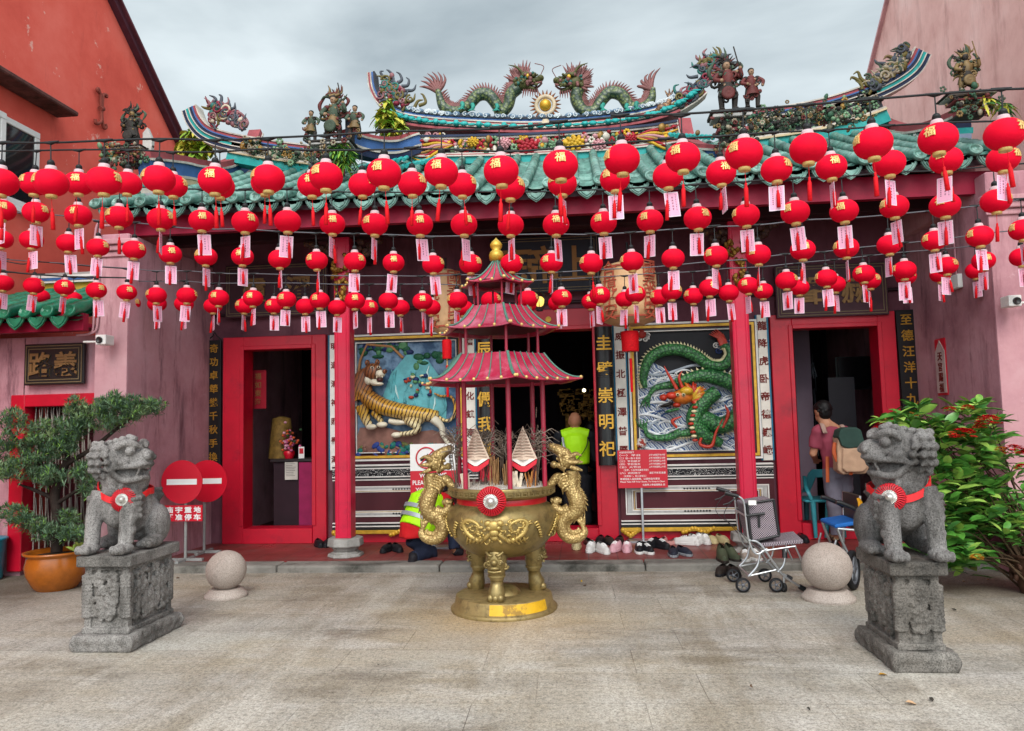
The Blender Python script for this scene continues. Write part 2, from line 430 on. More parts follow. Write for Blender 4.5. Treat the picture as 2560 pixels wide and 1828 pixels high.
# dirt line where kerb meets paving, and fallen leaves
lm = {'y': M('leaf_yellow', 'c9a514', .6), 'b': M('leaf_brown', '5f4632', .7), 'o': M('leaf_ochre', '9a6f1e', .7), 'g': M('leaf_dark', '3a3630', .7), 't': M('leaf_tan', 'b08d6c', .7)}
LEAVES = [((1487, 1427), 'y', .06, 'bright yellow fallen leaf lying against the kerb right of the censer'), ((1454, 1454), 'y', .035, 'small yellow fallen leaf on paving in front of the kerb'),
          ((1310, 1423), 'y', .03, 'tiny yellow fallen leaf at kerb behind the censer leg'), ((2208, 1688), 'o', .06, 'ochre fallen leaf at front corner of right lion pedestal'),
          ((2278, 1759), 't', .06, 'tan dry leaf on paving near the right lion pedestal'), ((1876, 1722), 'b', .045, 'curled brown dry leaf standing on open paving'),
          ((2021, 1774), 'g', .03, 'dark withered scrap on paving, nearest the bottom edge'), ((2385, 1525), 'g', .05, 'dark stick-like dry leaf right of the lion pedestal'),
          ((2328, 1750), 'g', .05, 'thin dark twig leaf on paving beside the tan leaf'), ((946, 1664), 'g', .02, 'tiny dark scrap on open paving left of centre'), ((1462, 1465), 'b', .035, 'small brown leaf beside the small yellow leaf'),
          ((445, 1446), 'b', .05, 'brown dry leaf behind the left lion pedestal'), ((2470, 1450), 't', .03, 'pale petal-like scrap on paving by right flower pot'), ((2410, 1455), 't', .03, 'pale petal-like scrap on paving behind the right lion')]
for (px, m, sz, lb) in LEAVES:
    q = G(*px, .006); b = MB(); a = random.uniform(0, 6)
    for i in range(7): pass
    pts = [(-sz*.5, 0, 0), (-sz*.2, sz*.2, .006), (sz*.2, sz*.17, .01), (sz*.55, 0, .004), (sz*.2, -sz*.17, .012), (-sz*.2, -sz*.2, .008), (0, 0, .001)]
    b.add(pts, [(0, 6, 1), (1, 6, 2), (2, 6, 3), (3, 6, 4), (4, 6, 5), (5, 6, 0)], 0, True)
    o = b.build('fallen_leaf', lm[m]); o.location = q; o.rotation_euler = (random.uniform(-.2, .2), random.uniform(-.2, .2), a)
    if m == 'b' and sz == .045: o.rotation_euler = (1.2, .3, 1.2); o.location.z = .02
    tag(o, lb, 'leaf', 'fallen leaves on the paving')
# ================================================================== temple hall
def X(x, y=950, Y=None): return PF(x, y, Y or YW).x
def Z(x, y, Y=None): return PF(x, y, Y or YW).z
XL, XR = -4.67, 3.80
YP = 7.15      # front of the side wing walls
temple = thing('temple_building', 'old red temple hall with green tiled roof, dark porch and three open doorways', 'temple', (-.4, YW, 0))
DL = (X(500), X(728), Z(614, 748)); DLi = (X(546), X(698), Z(614, 776), Z(620, 1172))
DR = (X(1718), X(1994, 900), Z(1850, 697)); DRi = (X(1766), X(1954, 900), Z(1850, 728), Z(1850, 1160))
CI = (X(1092), X(1322), Z(1200, 735), .22); CO = (X(1066), X(1366), Z(1200, 690))
TOP = 4.38
w = MB()
w.bx(XL, DL[0]+.02, YW, YW+.25, PZ, TOP, 0); w.bx(DL[1]-.02, CO[0]+.02, YW, YW+.25, PZ, TOP, 0)
w.bx(CO[1]-.02, DR[0]+.02, YW, YW+.25, PZ, TOP, 0); w.bx(DR[1]-.02, XR, YW, YW+.25, PZ, TOP, 0)
for a, b, z in ((DL[0], DL[1], DL[2]), (CO[0], CO[1], CO[2]), (DR[0], DR[1], DR[2])): w.bx(a+.02, b-.02, YW, YW+.25, z-.02, TOP, 0)
w.build('front_wall', DARKWALL, temple)
for s, xa, xb in ((-1, -5.02, XL), (1, XR, 4.75)):
    m = MB(); m.bx(xa, xb, YP, YW+3, 0, 3.72 if s > 0 else 3.55)
    xi = XL if s < 0 else XR
    m.build('wing_wall', MAUVE, temple, bevel=.012)
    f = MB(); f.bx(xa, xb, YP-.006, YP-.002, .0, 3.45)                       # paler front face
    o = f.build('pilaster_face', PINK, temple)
    c = MB()
    for i, (dz, d) in enumerate(((3.30, .03), (3.36, .06), (3.42, .09))): c.bx(xa-(d if s > 0 else .0), xb+(d if s < 0 else 0)-.001*i, YP-d, YP-.008, dz, dz+.055)
    c.build('pilaster_capital', PINK, temple, bevel=.02, segs=2)
# plaster crack lines are in the paint; red oxide plinth band on the right wing
pl = MB(); pl.bx(XR-.008, XR-.002, 7.2, YW-.02, PZ, .42); pl.build('plinth_band', M('dirty_maroon_plinth', '4a2630', .8, var=.3, scale=4), temple)
# porch ceiling, fascia, beams
c = MB()
for i in range(30):                                        # rafters under the open roof slope
    x = XL+.15+i*(XR-XL-.3)/29; c.prism([(7.43, 3.66), (YW, 4.31), (YW, 4.39), (7.43, 3.73)], x-.03, x+.03, axis='x')
c.build('rafters', DKBEAM, temple)
b = MB(); b.bx(XL-.25, XR+.25, 7.34, 7.42, 3.57, 3.79)
b.build('fascia_board', MAROON, temple)
b = MB()
b.bx(XL, XR, 7.92, 8.08, 3.60, 3.76); b.bx(XL, XR, YW-.1, YW-.004, 3.92, 4.05); b.bx(XL, XR, YW-.05, YW-.004, 2.9, 2.94)
for x in (-2.6, 1.74): b.bx(x-.07, x+.07, 8.1, YW-.11, 3.45, 3.59)
b.build('beam', DKBEAM, temple, bevel=.01)
# ---- columns
def column(cx, cy):
    r = .088; m = MB()
    sq = [(cx+r*math.cos(a)*1.05, cy+r*math.sin(a)*1.05) for a in [R(22.5+45*i) for i in range(8)]]
    m.bx(cx-r, cx+r, cy-r, cy+r, PZ+.2, 3.6)
    for d in (-.075, -.05, .05, .075):                      # mouldings on the face
        m.bx(cx+d-.006, cx+d+.006, cy-r-.006, cy-r+.01, PZ+.22, 3.5)
    o = m.build('column', CRIMCOL, temple, bevel=.016, segs=2)
    p = MB(); 
    def oct_(rr, z0, z1, rr2=None):
        rr2 = rr if rr2 is None else rr2
        vs = [(cx+rr*math.cos(R(22.5+45*i)), cy+rr*math.sin(R(22.5+45*i)), z0) for i in range(8)]+[(cx+rr2*math.cos(R(22.5+45*i)), cy+rr2*math.sin(R(22.5+45*i)), z1) for i in range(8)]
        p.add(vs, [tuple(range(8))[::-1], tuple(range(8, 16))]+[(i, (i+1) % 8, 8+(i+1) % 8, 8+i) for i in range(8)])
    oct_(.20, PZ, PZ+.035, .19); oct_(.165, PZ+.035, PZ+.06, .13); oct_(.13, PZ+.06, PZ+.1, .155); oct_(.165, PZ+.1, PZ+.115, .2); oct_(.2, PZ+.115, PZ+.2, .19)
    p.build('column_base', GRANP, temple, bevel=.006)
    # gilded carving under the beam
    g = MB()
    for i in range(34):
        a = random.uniform(-1, 1); t = random.random()
        g.ell((cx+a*.11*(1.3-t), cy-.10-random.uniform(0, .05), 3.4-t*.5), (.025, .022, .04), 0, 8, (random.uniform(-1, 1), random.uniform(-1, 1), 0))
    g.build('gilt_bracket', GOLDDK, temple)
    for s in (-1, 1):
        g = MB()
        for i in range(16):
            t = i/16; g.ell((cx+s*(.1+t*.34), cy-.02+random.uniform(-.03, .03), 3.56-random.uniform(0, .28)*(1-t)), (.05, .03, .04), 0, 8, (0, random.uniform(-1, 1), 0))
        g.build('carved_strut', M('dark_carving', '3d2622', .5, var=.5, scale=30, bump=.8, bscale=60, col2='7a5a2c', thr=(.55, .7), bdist=.01), temple)
GRANP = M('column_base_stone', '8f8c88', .7, var=.25, scale=9, bump=.4, bscale=70, col2='6a6862', thr=(.5, .7))
column(PF(767, 1100, 8.0).x, 8.0); column(PF(1659, 1100, 8.12).x, 8.12)
# ---- door frames
def frame(nm, xo0, xo1, zo, xi0, xi1, zi, zs):
    m = MB(); y0 = YW-.07
    m.bx(xo0, xi0, y0, YW+.2, PZ, zo); m.bx(xi1, xo1, y0, YW+.2, PZ, zo); m.bx(xi0, xi1, y0, YW+.2, zi, zo)
    m.bx(xi0, xi1, y0-.012, YW+.2, PZ, zs)
    t = .045                                               # stepped inner reveal
    m.bx(xi0-t, xi0+.006, y0-.014, y0, zs+.03, zi+t); m.bx(xi1-.006, xi1+t, y0-.014, y0, zs+.03, zi+t); m.bx(xi0+.006, xi1-.006, y0-.014, y0, zi-.006, zi+t)
    return m.build(nm, CRIMSON, temple, bevel=.006)
frame('door_frame', *DL[:2], DL[2], DLi[0], DLi[1], DLi[2], DLi[3])
frame('door_frame', *DR[:2], DR[2], DRi[0], DRi[1], DRi[2], DRi[3])
frame('door_frame', CO[0], CO[1], CO[2], CI[0], CI[1], CI[2], CI[3])
st = MB()
for i, x in enumerate((X(1150), X(1225))): st.cyl((x, YW-.085, Z(1200, 712)), (x, YW-.07, Z(1200, 712)), .035, n=12)
st.build('door_stud', GOLDPT, temple)
# ---- interior
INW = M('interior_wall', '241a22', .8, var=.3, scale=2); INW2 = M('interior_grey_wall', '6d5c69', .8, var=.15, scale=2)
i_ = MB()
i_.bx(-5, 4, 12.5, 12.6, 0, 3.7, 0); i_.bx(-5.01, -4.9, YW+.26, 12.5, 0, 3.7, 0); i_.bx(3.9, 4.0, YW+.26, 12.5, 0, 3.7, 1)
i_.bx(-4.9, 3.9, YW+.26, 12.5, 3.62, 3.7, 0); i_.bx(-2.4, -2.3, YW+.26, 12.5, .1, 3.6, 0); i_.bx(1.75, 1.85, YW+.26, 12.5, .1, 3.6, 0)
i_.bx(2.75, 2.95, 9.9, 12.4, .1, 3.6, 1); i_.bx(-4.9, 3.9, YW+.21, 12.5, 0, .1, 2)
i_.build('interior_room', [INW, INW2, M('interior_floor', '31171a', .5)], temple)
# ================================================================== dado, mural, strips
def scroll_band():
    k = NT('black_white_scroll'); w_ = k.n('ShaderNodeTexWave', {'Vector': k.map((1, 1, 1)), 'Scale': 5.5, 'Distortion': 9., 'Detail': 2., 'Detail Scale': 3.2}, wave_type='RINGS', rings_direction='SPHERICAL').outputs['Fac']
    return k.done(k.ramp(w_, [(.40, '15151a'), (.5, 'c4c2be'), (.62, 'c4c2be'), (.72, '1a1a1f')]), .6)
SCROLL = scroll_band()
BROWNP = M('dark_brown_panel', '4a1f26', .5, var=.15, scale=3)
GREYB = M('pale_grey_band', 'a9a8a6', .6, var=.15, scale=20)
def dado(x0, x1, zt, lb):
    t = thing('dado_panel', lb, 'dado', ((x0+x1)/2, YW, PZ))
    m = MB(); H_ = zt-.155-PZ
    def band(a, b, d, mi, nm=None): m.bx(x0, x1, YW-.03-d, YW-.002, PZ+.155+a*H_, PZ+.155+b*H_, mi)
    S = [(0, .045, .05, 4), (.045, .065, .055, 0), (.065, .095, .05, 4), (.095, .115, .056, 0), (.115, .755, .04, 1), (.755, .775, .05, 0), (.775, .80, .052, 4), (.80, .82, .056, 0), (.82, .93, .05, 2), (.93, .95, .056, 0), (.95, .975, .05, 4), (.975, 1.0, .058, 0)]
    for a, b, d, mi in S: band(a, b, d, mi)
    m.bx(x0, x1, YW-.03, YW-.003, PZ, PZ+.153, 5)
    m.build('backing', [WHITE, BROWNP, SCROLL, GREYB, BLACK, CRIMSON], t, bevel=.003)
    f = MB(); zc0 = PZ+.155+.16*H_; zc1 = PZ+.155+.71*H_
    def ringf(e, wd, d, mi):
        a0, a1, b0, b1 = x0+e, x1-e, zc0+e*.55, zc1-e*.55
        y0, y1 = YW-.07-d, YW-.0695
        f.bx(a0, a1, y0, y1, b0, b0+wd, mi); f.bx(a0, a1, y0, y1, b1-wd, b1, mi); f.bx(a0, a0+wd, y0, y1, b0+wd, b1-wd, mi); f.bx(a1-wd, a1, y0, y1, b0+wd, b1-wd, mi)
    ringf(.06, .014, .012, 0); ringf(.08, .05, .006, 3); ringf(.135, .012, .012, 0); ringf(.155, .012, .008, 6); ringf(.175, .008, .01, 0)
    for s in (zc0+.07, zc1-.07):
        for q in range(9): f.ell(((x0+x1)/2+(q-4)*.035, YW-.082, s), (.014, .006, .01), 4, 8)
    f.build('panel_moulding', [WHITE, BROWNP, SCROLL, GREYB, BLACK, CRIMSON, M('buff_line', 'b39a6e', .6)], t)
    g = MB(); zb = PZ+.155
    g.bx(x0+.02, x1-.02, YW-.105, YW-.031, zb-.045, zb+.0)
    for x in (x0+.1, x1-.1): 
        for q in range(7): g.ell((x+(q-3)*.028, YW-.08, zb-.05-.02*abs(3-q)/3*(-1)-.04*(1-abs(3-q)/3)), (.03, .03, .035), 0, 9)
    for q in range(11): g.ell(((x0+x1)/2+(q-5)*.035, YW-.09, zb-.035-.02*math.cos(q*.9)), (.026, .025, .028), 0, 9)
    g.build('gilt_foot', GOLDPT, t, bevel=.006)
    return t
ML = (X(742), X(1062), Z(900, 1020), Z(900, 1195)); MR = (X(1372), X(1712, 1000), Z(1500, 1012), 0)
dado(ML[0], ML[1], Z(900, 1030), 'brown and white banded dado with gilt foot below the tiger relief')
dado(MR[0], MR[1], Z(1540, 1030), 'brown and white banded dado with gilt foot below the dragon relief')
def couplet(name, lb, cat, x0, x1, z0, z1, chars, mats, y=None, d=.03, size=.12, zs=None, tilt=0., parts='board', bold=.012, hook=False, edge=None, tdepth=.006):
    y = YW-.035 if y is None else y
    xc = (x0+x1)/2
    t = thing(name, lb, cat, (xc, y, z0))
    m = MB(); m.bx(x0, x1, y-d/2, y+d/2, z0, z1, 0)
    if edge: m.bx(x0-.02, x0-.0005, y-d/2+.003, y+d/2, z0, z1, 1); m.bx(x1+.0005, x1+.02, y-d/2+.003, y+d/2, z0, z1, 1)
    m.build(parts, [mats[0]]+([edge] if edge else []), t, bevel=.004)
    if chars:
        tx = MB(); n = len(chars)
        for i, ch in enumerate(chars):
            zz = z1-(i+.5+.12)*(z1-z0)/(n+.2) if zs is None else zs[i]
            add_text(tx, ch, (xc, y-d/2-tdepth/2-.001, zz), size, tdepth, 0, bold)
        tx.build('inscription', mats[1], t, fix=False)
    if hook:
        h = MB(); h.tube([(xc-.08, y, z1), (xc-.06, y, z1+.03), (xc-.03, y, z1+.05), (xc, y, z1+.1), (xc+.03, y, z1+.05), (xc+.06, y, z1+.03), (xc+.08, y, z1)], .008, 6); h.build('hanger', CABLE, t)
    t.rotation_euler.y = tilt
    return t
REDINK = M('dark_red_ink', '6d1f1c', .6)
# black boards with gold characters on the outer ends
couplet('couplet_board', 'black hanging board with ten gold characters left of the left doorway', 'couplet board', X(466), X(496), Z(481, 1092), Z(481, 757), '奇功卓犖幾千秋手換江河', (BLACK, GOLD), YW-.06, .035, .115, hook=True)
couplet('couplet_board', 'black hanging board with gold characters right of the right doorway', 'couplet board', X(1994, 780), X(2036, 780), Z(2010, 1085), Z(2010, 690), '至德汪洋十九葉心同日月', (BLACK, GOLD), YW-.06, .035, .135, tilt=R(-.8))
# rounded boards on the middle door jambs
def round_board(x0, x1, z0, z1, chars, lb):
    xc = (x0+x1)/2; r = (x1-x0)/2; t = thing('couplet_board', lb, 'couplet board', (xc, YW-.07, z0))
    m = MB(); poly = [(xc+r*math.cos(a), YW-.075-.75*r*math.sin(a)) for a in np.linspace(0, math.pi, 13)]
    m.prism(poly, z0, z1, axis='z'); m.build('board', BLACK, t)
    tx = MB()
    for i, ch in enumerate(chars): add_text(tx, ch, (xc, YW-.08-.75*r, z1-(i+.62)*(z1-z0)/(len(chars)+.25)), .19, .012, 0, .014)
    tx.build('inscription', GOLD, t, fix=False)
round_board(X(1326), X(1366), Z(1345, 1032), Z(1345, 728), '圭璧崇明祀', 'black rounded board with five gold characters on the right jamb of middle doorway')
round_board(X(1066), X(1098), Z(1080, 1032), Z(1080, 745), '辰居儼我儀', 'black rounded board with gold characters behind the censer pagoda')
# painted strips flanking the murals
BLUEST = M('blue_strip', '2a6a88', .5, var=.2)
couplet('painted_strip', 'white strip with dark red characters between middle doorway and dragon relief', 'couplet strip', X(1370), X(1394), Z(1380, 1024), Z(1380, 722), '威振北極澤普厝', (OFFWH, REDINK), YW-.03, .05, .11, edge=BLUEST, bold=.02)
couplet('painted_strip', 'white strip with dark red characters between dragon relief and right doorway', 'couplet strip', X(1690), X(1711), Z(1700, 1022), Z(1700, 700), '龍降虎卧帝德巍峨', (OFFWH, REDINK), YW-.03, .05, .11, edge=BLUEST, bold=.02)
couplet('painted_strip', 'white strip with red characters between left doorway and red column', 'couplet strip', X(736), X(757), Z(746, 1044), Z(746, 745), '明道清神照壁澤', (WHITE, REDINK), YW-.03, .05, .09, edge=BLUEST, bold=.02)
couplet('painted_strip', 'white strip with dark characters between tiger relief and middle doorway', 'couplet strip', X(1036), X(1058), Z(1045, 1024), Z(1045, 735), '陰陽變化鎮南天', (OFFWH, REDINK), YW-.03, .05, .1, edge=BLUEST, bold=.02)
# ---- name plaques over the doors
def plaque(x0, x1, z0, z1, chars, size, lb, y=YW-.1, tilt=.0, gold=GOLDDK, thick=.04, back=None):
    xc, zc = (x0+x1)/2, (z0+z1)/2; t = thing('name_plaque', lb, 'plaque', (xc, y, z0)); m = MB()
    m.bx(x0, x1, y-thick/2, y+thick/2, z0, z1, 0)
    m.build('board', back or M('plaque_dark', '42262e', .5, var=.2), t, bevel=.005)
    f = MB(); e = .05; yy = y-thick/2-.004
    for q in (0, .03):
        a0, a1, b0, b1 = x0+e-q, x1-e+q, z0+e-q, z1-e+q
        f.bx(a0, a1, yy, y-thick/2-.0005, b0, b0+.008); f.bx(a0, a1, yy, y-thick/2-.0005, b1-.008, b1); f.bx(a0, a0+.008, yy, y-thick/2-.0005, b0+.008, b1-.008); f.bx(a1-.008, a1, yy, y-thick/2-.0005, b0+.008, b1-.008)
    f.build('border', M('dull_gold_line', '6f6046', .5), t)
    tx = MB(); n = len(chars)
    for i, ch in enumerate(chars): add_text(tx, ch, (x0+(i+.5)*(x1-x0)/n*.86+(x1-x0)*.07, yy-.006, zc), size, .012, 0, .02)
    tx.build('inscription', gold, t, fix=False)
    t.rotation_euler.x = tilt
DULLG = M('dull_gilt_letters', '7d5a2e', .5, metal=.3, var=.3, scale=12)
plaque(X(510, 640), X(735, 640), Z(610, 706), Z(610, 590), '靈濯', .34, 'dark plaque with two faded gold characters above the left doorway', gold=DULLG)
plaque(X(1716, 640), X(1962, 640), Z(1840, 706), Z(1840, 590), '聲赫', .34, 'dark plaque with two faded gold characters above the right doorway', gold=DULLG)
plaque(X(1095, 600), X(1330, 600), Z(1215, 655), Z(1215, 535), '廟帝上', .46, 'black name plaque with large tan characters above the middle doorway', y=YW-.16, tilt=R(8), gold=M('tan_letters', '8b6236', .55, var=.15), thick=.05, back=M('plaque_slate', '22222c', .5, var=.2))
# ================================================================== relief murals
def mural_frame(t, x0, x1, z0, z1):
    f = MB(); ws = [(.0, .022, .05, 0), (.022, .012, .04, 1), (.034, .03, .06, 2), (.064, .012, .045, 1), (.076, .02, .04, 3), (.096, .01, .05, 0)]
    for e, wd, d, mi in ws:
        a0, a1, b0, b1 = x0+e, x1-e, z0+e, z1-e; y0, y1 = YW-.03-d, YW-.004
        f.bx(a0, a1, y0, y1, b0, b0+wd, mi); f.bx(a0, a1, y0, y1, b1-wd, b1, mi); f.bx(a0, a0+wd, y0, y1, b0+wd, b1-wd, mi); f.bx(a1-wd, a1, y0, y1, b0+wd, b1-wd, mi)
    f.build('frame', [WHITE, BROWNP, GOLDPT, BLACK], t)
def swirl_mat(name, stops, scale=3., dist=6., bump=.6):
    k = NT(name); w_ = k.n('ShaderNodeTexWave', {'Vector': k.map((1, 1, 1.2), rot=(0, R(35), 0)), 'Scale': scale, 'Distortion': dist, 'Detail': 3., 'Detail Scale': 1.1}).outputs['Fac']
    k.bump(w_, bump, .02); return k.done(k.ramp(w_, stops), .5)
yb = YW-.04
def yq(d): return yb-d
# --- tiger
tx0, tx1, tz0, tz1 = X(778), X(1036), Z(900, 1022), Z(900, 742)
t = thing('tiger_relief', 'painted plaster relief of a striding tiger before a waterfall, in gilt frame', 'relief mural', ((tx0+tx1)/2, YW, tz0))
mural_frame(t, tx0, tx1, tz0, tz1)
m = MB(); m.bx(tx0+.1, tx1-.1, yb, YW-.004, tz0+.1, tz1-.1)
k = NT('mural_sky_rocks'); n_ = k.noise(2.6, 6, .6); 
c_ = k.ramp(n_, [(.3, '1f2f4a'), (.45, '34506e'), (.55, '6f8ba6'), (.66, '2c3d55'), (.8, 'b5c6d0')])
m.build('background', k.done(c_, .6), t)
def mp_(x, y): q = PF(x, y, YW-.06); return (q.x, q.z)
def shape(mb, pts, d0, d1, mi=0): mb.prism([mp_(*p) for p in pts], yb-d0, yb-d1, mi)
wf = MB()
shape(wf, [(868, 830), (905, 785), (950, 800), (985, 850), (992, 900), (990, 935), (960, 930), (930, 940), (905, 915), (870, 900), (850, 880)], .001, .014, 0)
for i in range(26):
    x = random.uniform(862, 992); y = random.uniform(800, 910); a, b = mp_(x, y); wf.tube([(a, yb-.014, b), (a+random.uniform(-.03, .03), yb-.022, b-.08), (a+random.uniform(-.05, .05), yb-.014, b-.17)], [.004, .013, .005], 6, random.choice((0, 1, 2, 0)))
wf.build('waterfall', [M('fall_teal', '4f9aa3', .4, var=.3, scale=8), M('fall_pale', 'b5d3d4', .4), M('fall_deep', '2a6470', .4)], t)
rk = MB()
shape(rk, [(788, 985), (800, 950), (850, 948), (905, 962), (960, 955), (1005, 970), (1018, 1000), (1018, 1012), (788, 1012)], .001, .03, 0)
for i in range(60):
    a, b = mp_(random.uniform(795, 1012), random.uniform(985, 1012)); rk.ell((a, yb-.03, b), (random.uniform(.02, .06), .015, random.uniform(.015, .04)), random.choice((0, 1, 1, 2, 3)), 8, (0, random.uniform(-1, 1), 0))
rk.build('rocks', [M('mural_earth', '7e5a50', .6, var=.3, scale=9), M('mural_leaf', '1f6a60', .5, var=.4, scale=20), M('mural_blue', '2b3f80', .5), M('mural_olive', '6f7442', .5)], t)
tr = MB()
for i in range(40):
    x, y = random.choice(((815, 770), (865, 768), (905, 775), (950, 765), (935, 800), (975, 790), (840, 778))); a, b = mp_(x+random.gauss(0, 10), y+random.gauss(0, 9)); tr.ell((a, yb-.01, b), (random.uniform(.03, .07), .02, random.uniform(.02, .05)), random.choice((0, 0, 1, 3)), 8)
tr.tube([(*mp_(793, 850)[:1], yb-.01, mp_(793, 850)[1]), (mp_(800, 800)[0], yb-.02, mp_(800, 800)[1]), (mp_(815, 765)[0], yb-.02, mp_(815, 765)[1]), (mp_(870, 770)[0], yb-.02, mp_(870, 770)[1]), (mp_(895, 795)[0], yb-.02, mp_(895, 795)[1])], .018, 6, 2)
for i in range(26):
    x, y = random.choice(((925, 860), (935, 880), (915, 845), (950, 850))); a, b = mp_(x+random.gauss(0, 12), y+random.gauss(0, 12)); tr.ell((a, yb-.03, b), (random.uniform(.015, .04), .02, random.uniform(.015, .03)), random.choice((1, 3, 4, 5)), 8)
tr.build('trees', [M('mural_tree', '1f5038', .5, var=.4, scale=15), M('mural_tree_pale', '4f7f58', .5), M('mural_bark', '9a6f48', .5), M('mural_navy', '1d2b55', .5), M('mural_rust', 'a0402e', .5), M('mural_ivory', 'c9c09a', .5)], t)
k = NT('tiger_coat'); v = k.map((1, 1, 1), rot=(0, R(-20), 0))
w_ = k.n('ShaderNodeTexWave', {'Vector': v, 'Scale': 7.5, 'Distortion': 3.5, 'Detail': 2., 'Detail Scale': 1.6}).outputs['Fac']
zz = k.n('ShaderNodeSeparateXYZ', {0: k.tc.outputs['Object']}).outputs['Z']
coat = k.ramp(k.math('ADD', zz, k.math('MULTIPLY', k.noise(4), .15)), [(.5, 'd8cba0'), (.66, 'c79a2c'), (.86, 'b07a2c'), (1.05, '85502f')])
TIG = k.done(k.mix(k.ramp(w_, [(.16, 1.), (.26, 0.)]), coat, '3a1d12'), .45)
tg = MB()
def tt(pts, rad, d=.05, flat=.62, n=12, mi=0):
    q = [mp_(*p) for p in pts]; tg.tube(spline([(a, yq(d), b) for a, b in q], 5), [r_ for r_ in rad], n, mi, True, True, flat)
def te(x, y, r_, d, mi, rot=None): tg.ell((mp_(x, y)[0], yq(d), mp_(x, y)[1]), r_, mi, 12, rot)
tt([(806, 868), (822, 885), (850, 902), (885, 912), (920, 918), (955, 922), (975, 920)], [.13, .165, .165, .155, .15, .13, .07], .05)
tt([(812, 885), (806, 862), (812, 842), (830, 830)], [.13, .135, .125, .10], .08)
te(834, 827, (.12, .1, .105), .13, 0); te(852, 832, (.062, .07, .05), .17, 1); te(863, 827, (.03, .04, .028), .2, 0); te(868, 826, (.016, .02, .014), .23, 2)
te(851, 845, (.045, .05, .03), .16, 2); te(848, 854, (.062, .055, .022), .16, 1); te(838, 850, (.06, .07, .045), .13, 1); te(824, 845, (.05, .06, .06), .13, 1)
for x, y in ((836, 819), (850, 818)): te(x, y, (.024, .02, .018), .21, 1); te(x+1, y, (.011, .012, .012), .23, 2)
for x, y in ((820, 807), (842, 806)): te(x, y, (.032, .03, .038), .1, 0)
for x, y in ((858, 838), (846, 839)): te(x, y, (.008, .01, .02), .2, 1)
tt([(806, 900), (812, 922), (818, 938), (826, 945)], [.085, .065, .05, .04], .07); tt([(832, 915), (846, 932), (850, 940)], [.075, .055, .04], .06)
te(922, 925, (.15, .08, .13), .1, 0); tt([(915, 935), (932, 950), (922, 960), (895, 964)], [.1, .07, .055, .045], .12)
tt([(965, 930), (982, 948), (985, 965), (996, 984)], [.1, .065, .05, .042], .07, mi=1)
for x, y in ((828, 948), (852, 943), (884, 966), (1000, 990)): te(x, y, (.07, .06, .036), .09, 1)
tt([(965, 920), (990, 934), (1006, 928), (1012, 905), (1003, 882), (980, 880), (966, 874)], [.038, .032, .03, .028, .026, .024, .016], .05)
tt([(868, 935), (885, 938), (905, 938)], [.05, .06, .04], .09, mi=1)
tg.build('tiger', [TIG, M('tiger_white', 'd6cfbb', .5), M('tiger_dark', '40100f', .4)], t)
# --- dragon
dx0, dx1, dz0, dz1 = X(1400), X(1684, 870), Z(1530, 1020), Z(1530, 716)
t = thing('dragon_relief', 'painted plaster relief of a green dragon over grey waves, in gilt frame', 'relief mural', ((dx0+dx1)/2, YW, dz0))
mural_frame(t, dx0, dx1, dz0, dz1)
m = MB(); m.bx(dx0+.1, dx1-.1, yb, YW-.004, dz0+.1, dz1-.1); m.build('background', M('mural_night', '17181d', .5, var=.3), t)
wv = MB()
shape(wv, [(1408, 815), (1440, 800), (1470, 815), (1500, 840), (1560, 830), (1625, 845), (1650, 860), (1650, 1008), (1408, 1008)], .001, .015, 0)
for i in range(120):                                        # curling wave crests
    x = random.uniform(1412, 1640); y = random.uniform(830, 1000); a, b = mp_(x, y); r_ = random.uniform(.03, .1); th = random.uniform(.2, 1.3)
    pts = [(a+r_*1.6*math.cos(th+q*.32)*(1-.05*q), yb-.018, b+r_*math.sin(th+q*.32)*(1-.05*q)) for q in range(9)]
    wv.tube(pts, [.003, .009, .011, .008, .003], 6, random.choice((1, 1, 1, 2, 3)))
for i in range(7):
    y = 820+i*28; q = [mp_(1410+j*24, y+12*math.sin(j*.8+i)+j*.5) for j in range(10)]; wv.tube(spline([(a, yb-.015, b) for a, b in q], 4), [.012, .022, .016, .024, .012], 6, random.choice((1, 2, 1)))
wv.build('waves', [swirl_mat('wave_swirl', [(.15, '3f5580'), (.3, 'b3bbc3'), (.6, 'dcdfe0'), (.85, '8995a6')], 6, 7), M('wave_pale', 'd3d6d8', .5), M('wave_grey', '98a2ad', .5), M('wave_blue', '33507f', .5)], t)
cl = MB()
for cx_, cy_ in ((1430, 748), (1600, 770), (1635, 745), (1622, 760)):
    for q in range(5):
        a, b = mp_(cx_+random.gauss(0, 9), cy_+random.gauss(0, 5)); cl.tube(curl((a, yb-.012, b), .04, 1.4, 14, sgn=random.choice((-1, 1))), .009, 6, random.choice((0, 0, 1)))
a, b = mp_(1425, 742); cl.ell((a, yb-.02, b), (.055, .03, .055), 2, 14)
cl.build('clouds', [M('cloud_white', 'c8c6c2', .5), M('cloud_navy', '2b3a66', .5), M('sun_red', '8f2a22', .5)], t)
def scales(name, c1, c2, sc=38):
    k = NT(name); v = k.n('ShaderNodeTexVoronoi', {'Vector': k.tc.outputs['Object'], 'Scale': sc}); k.bump(v.outputs['Distance'], .7, .012)
    return k.done(k.ramp(v.outputs['Distance'], [(.15, c1), (.6, c2)]), .42)
DGREEN = scales('green_scales', '4a8f4d', '1c4f2c'); DRED = M('mural_dragon_red', 'b0301c', .42, var=.25, scale=10); DYEL = M('mural_dragon_yellow', 'c9a02c', .42, var=.3, scale=12); DIV = M('mural_ivory2', 'cfc8a0', .5)
dg_ = MB()
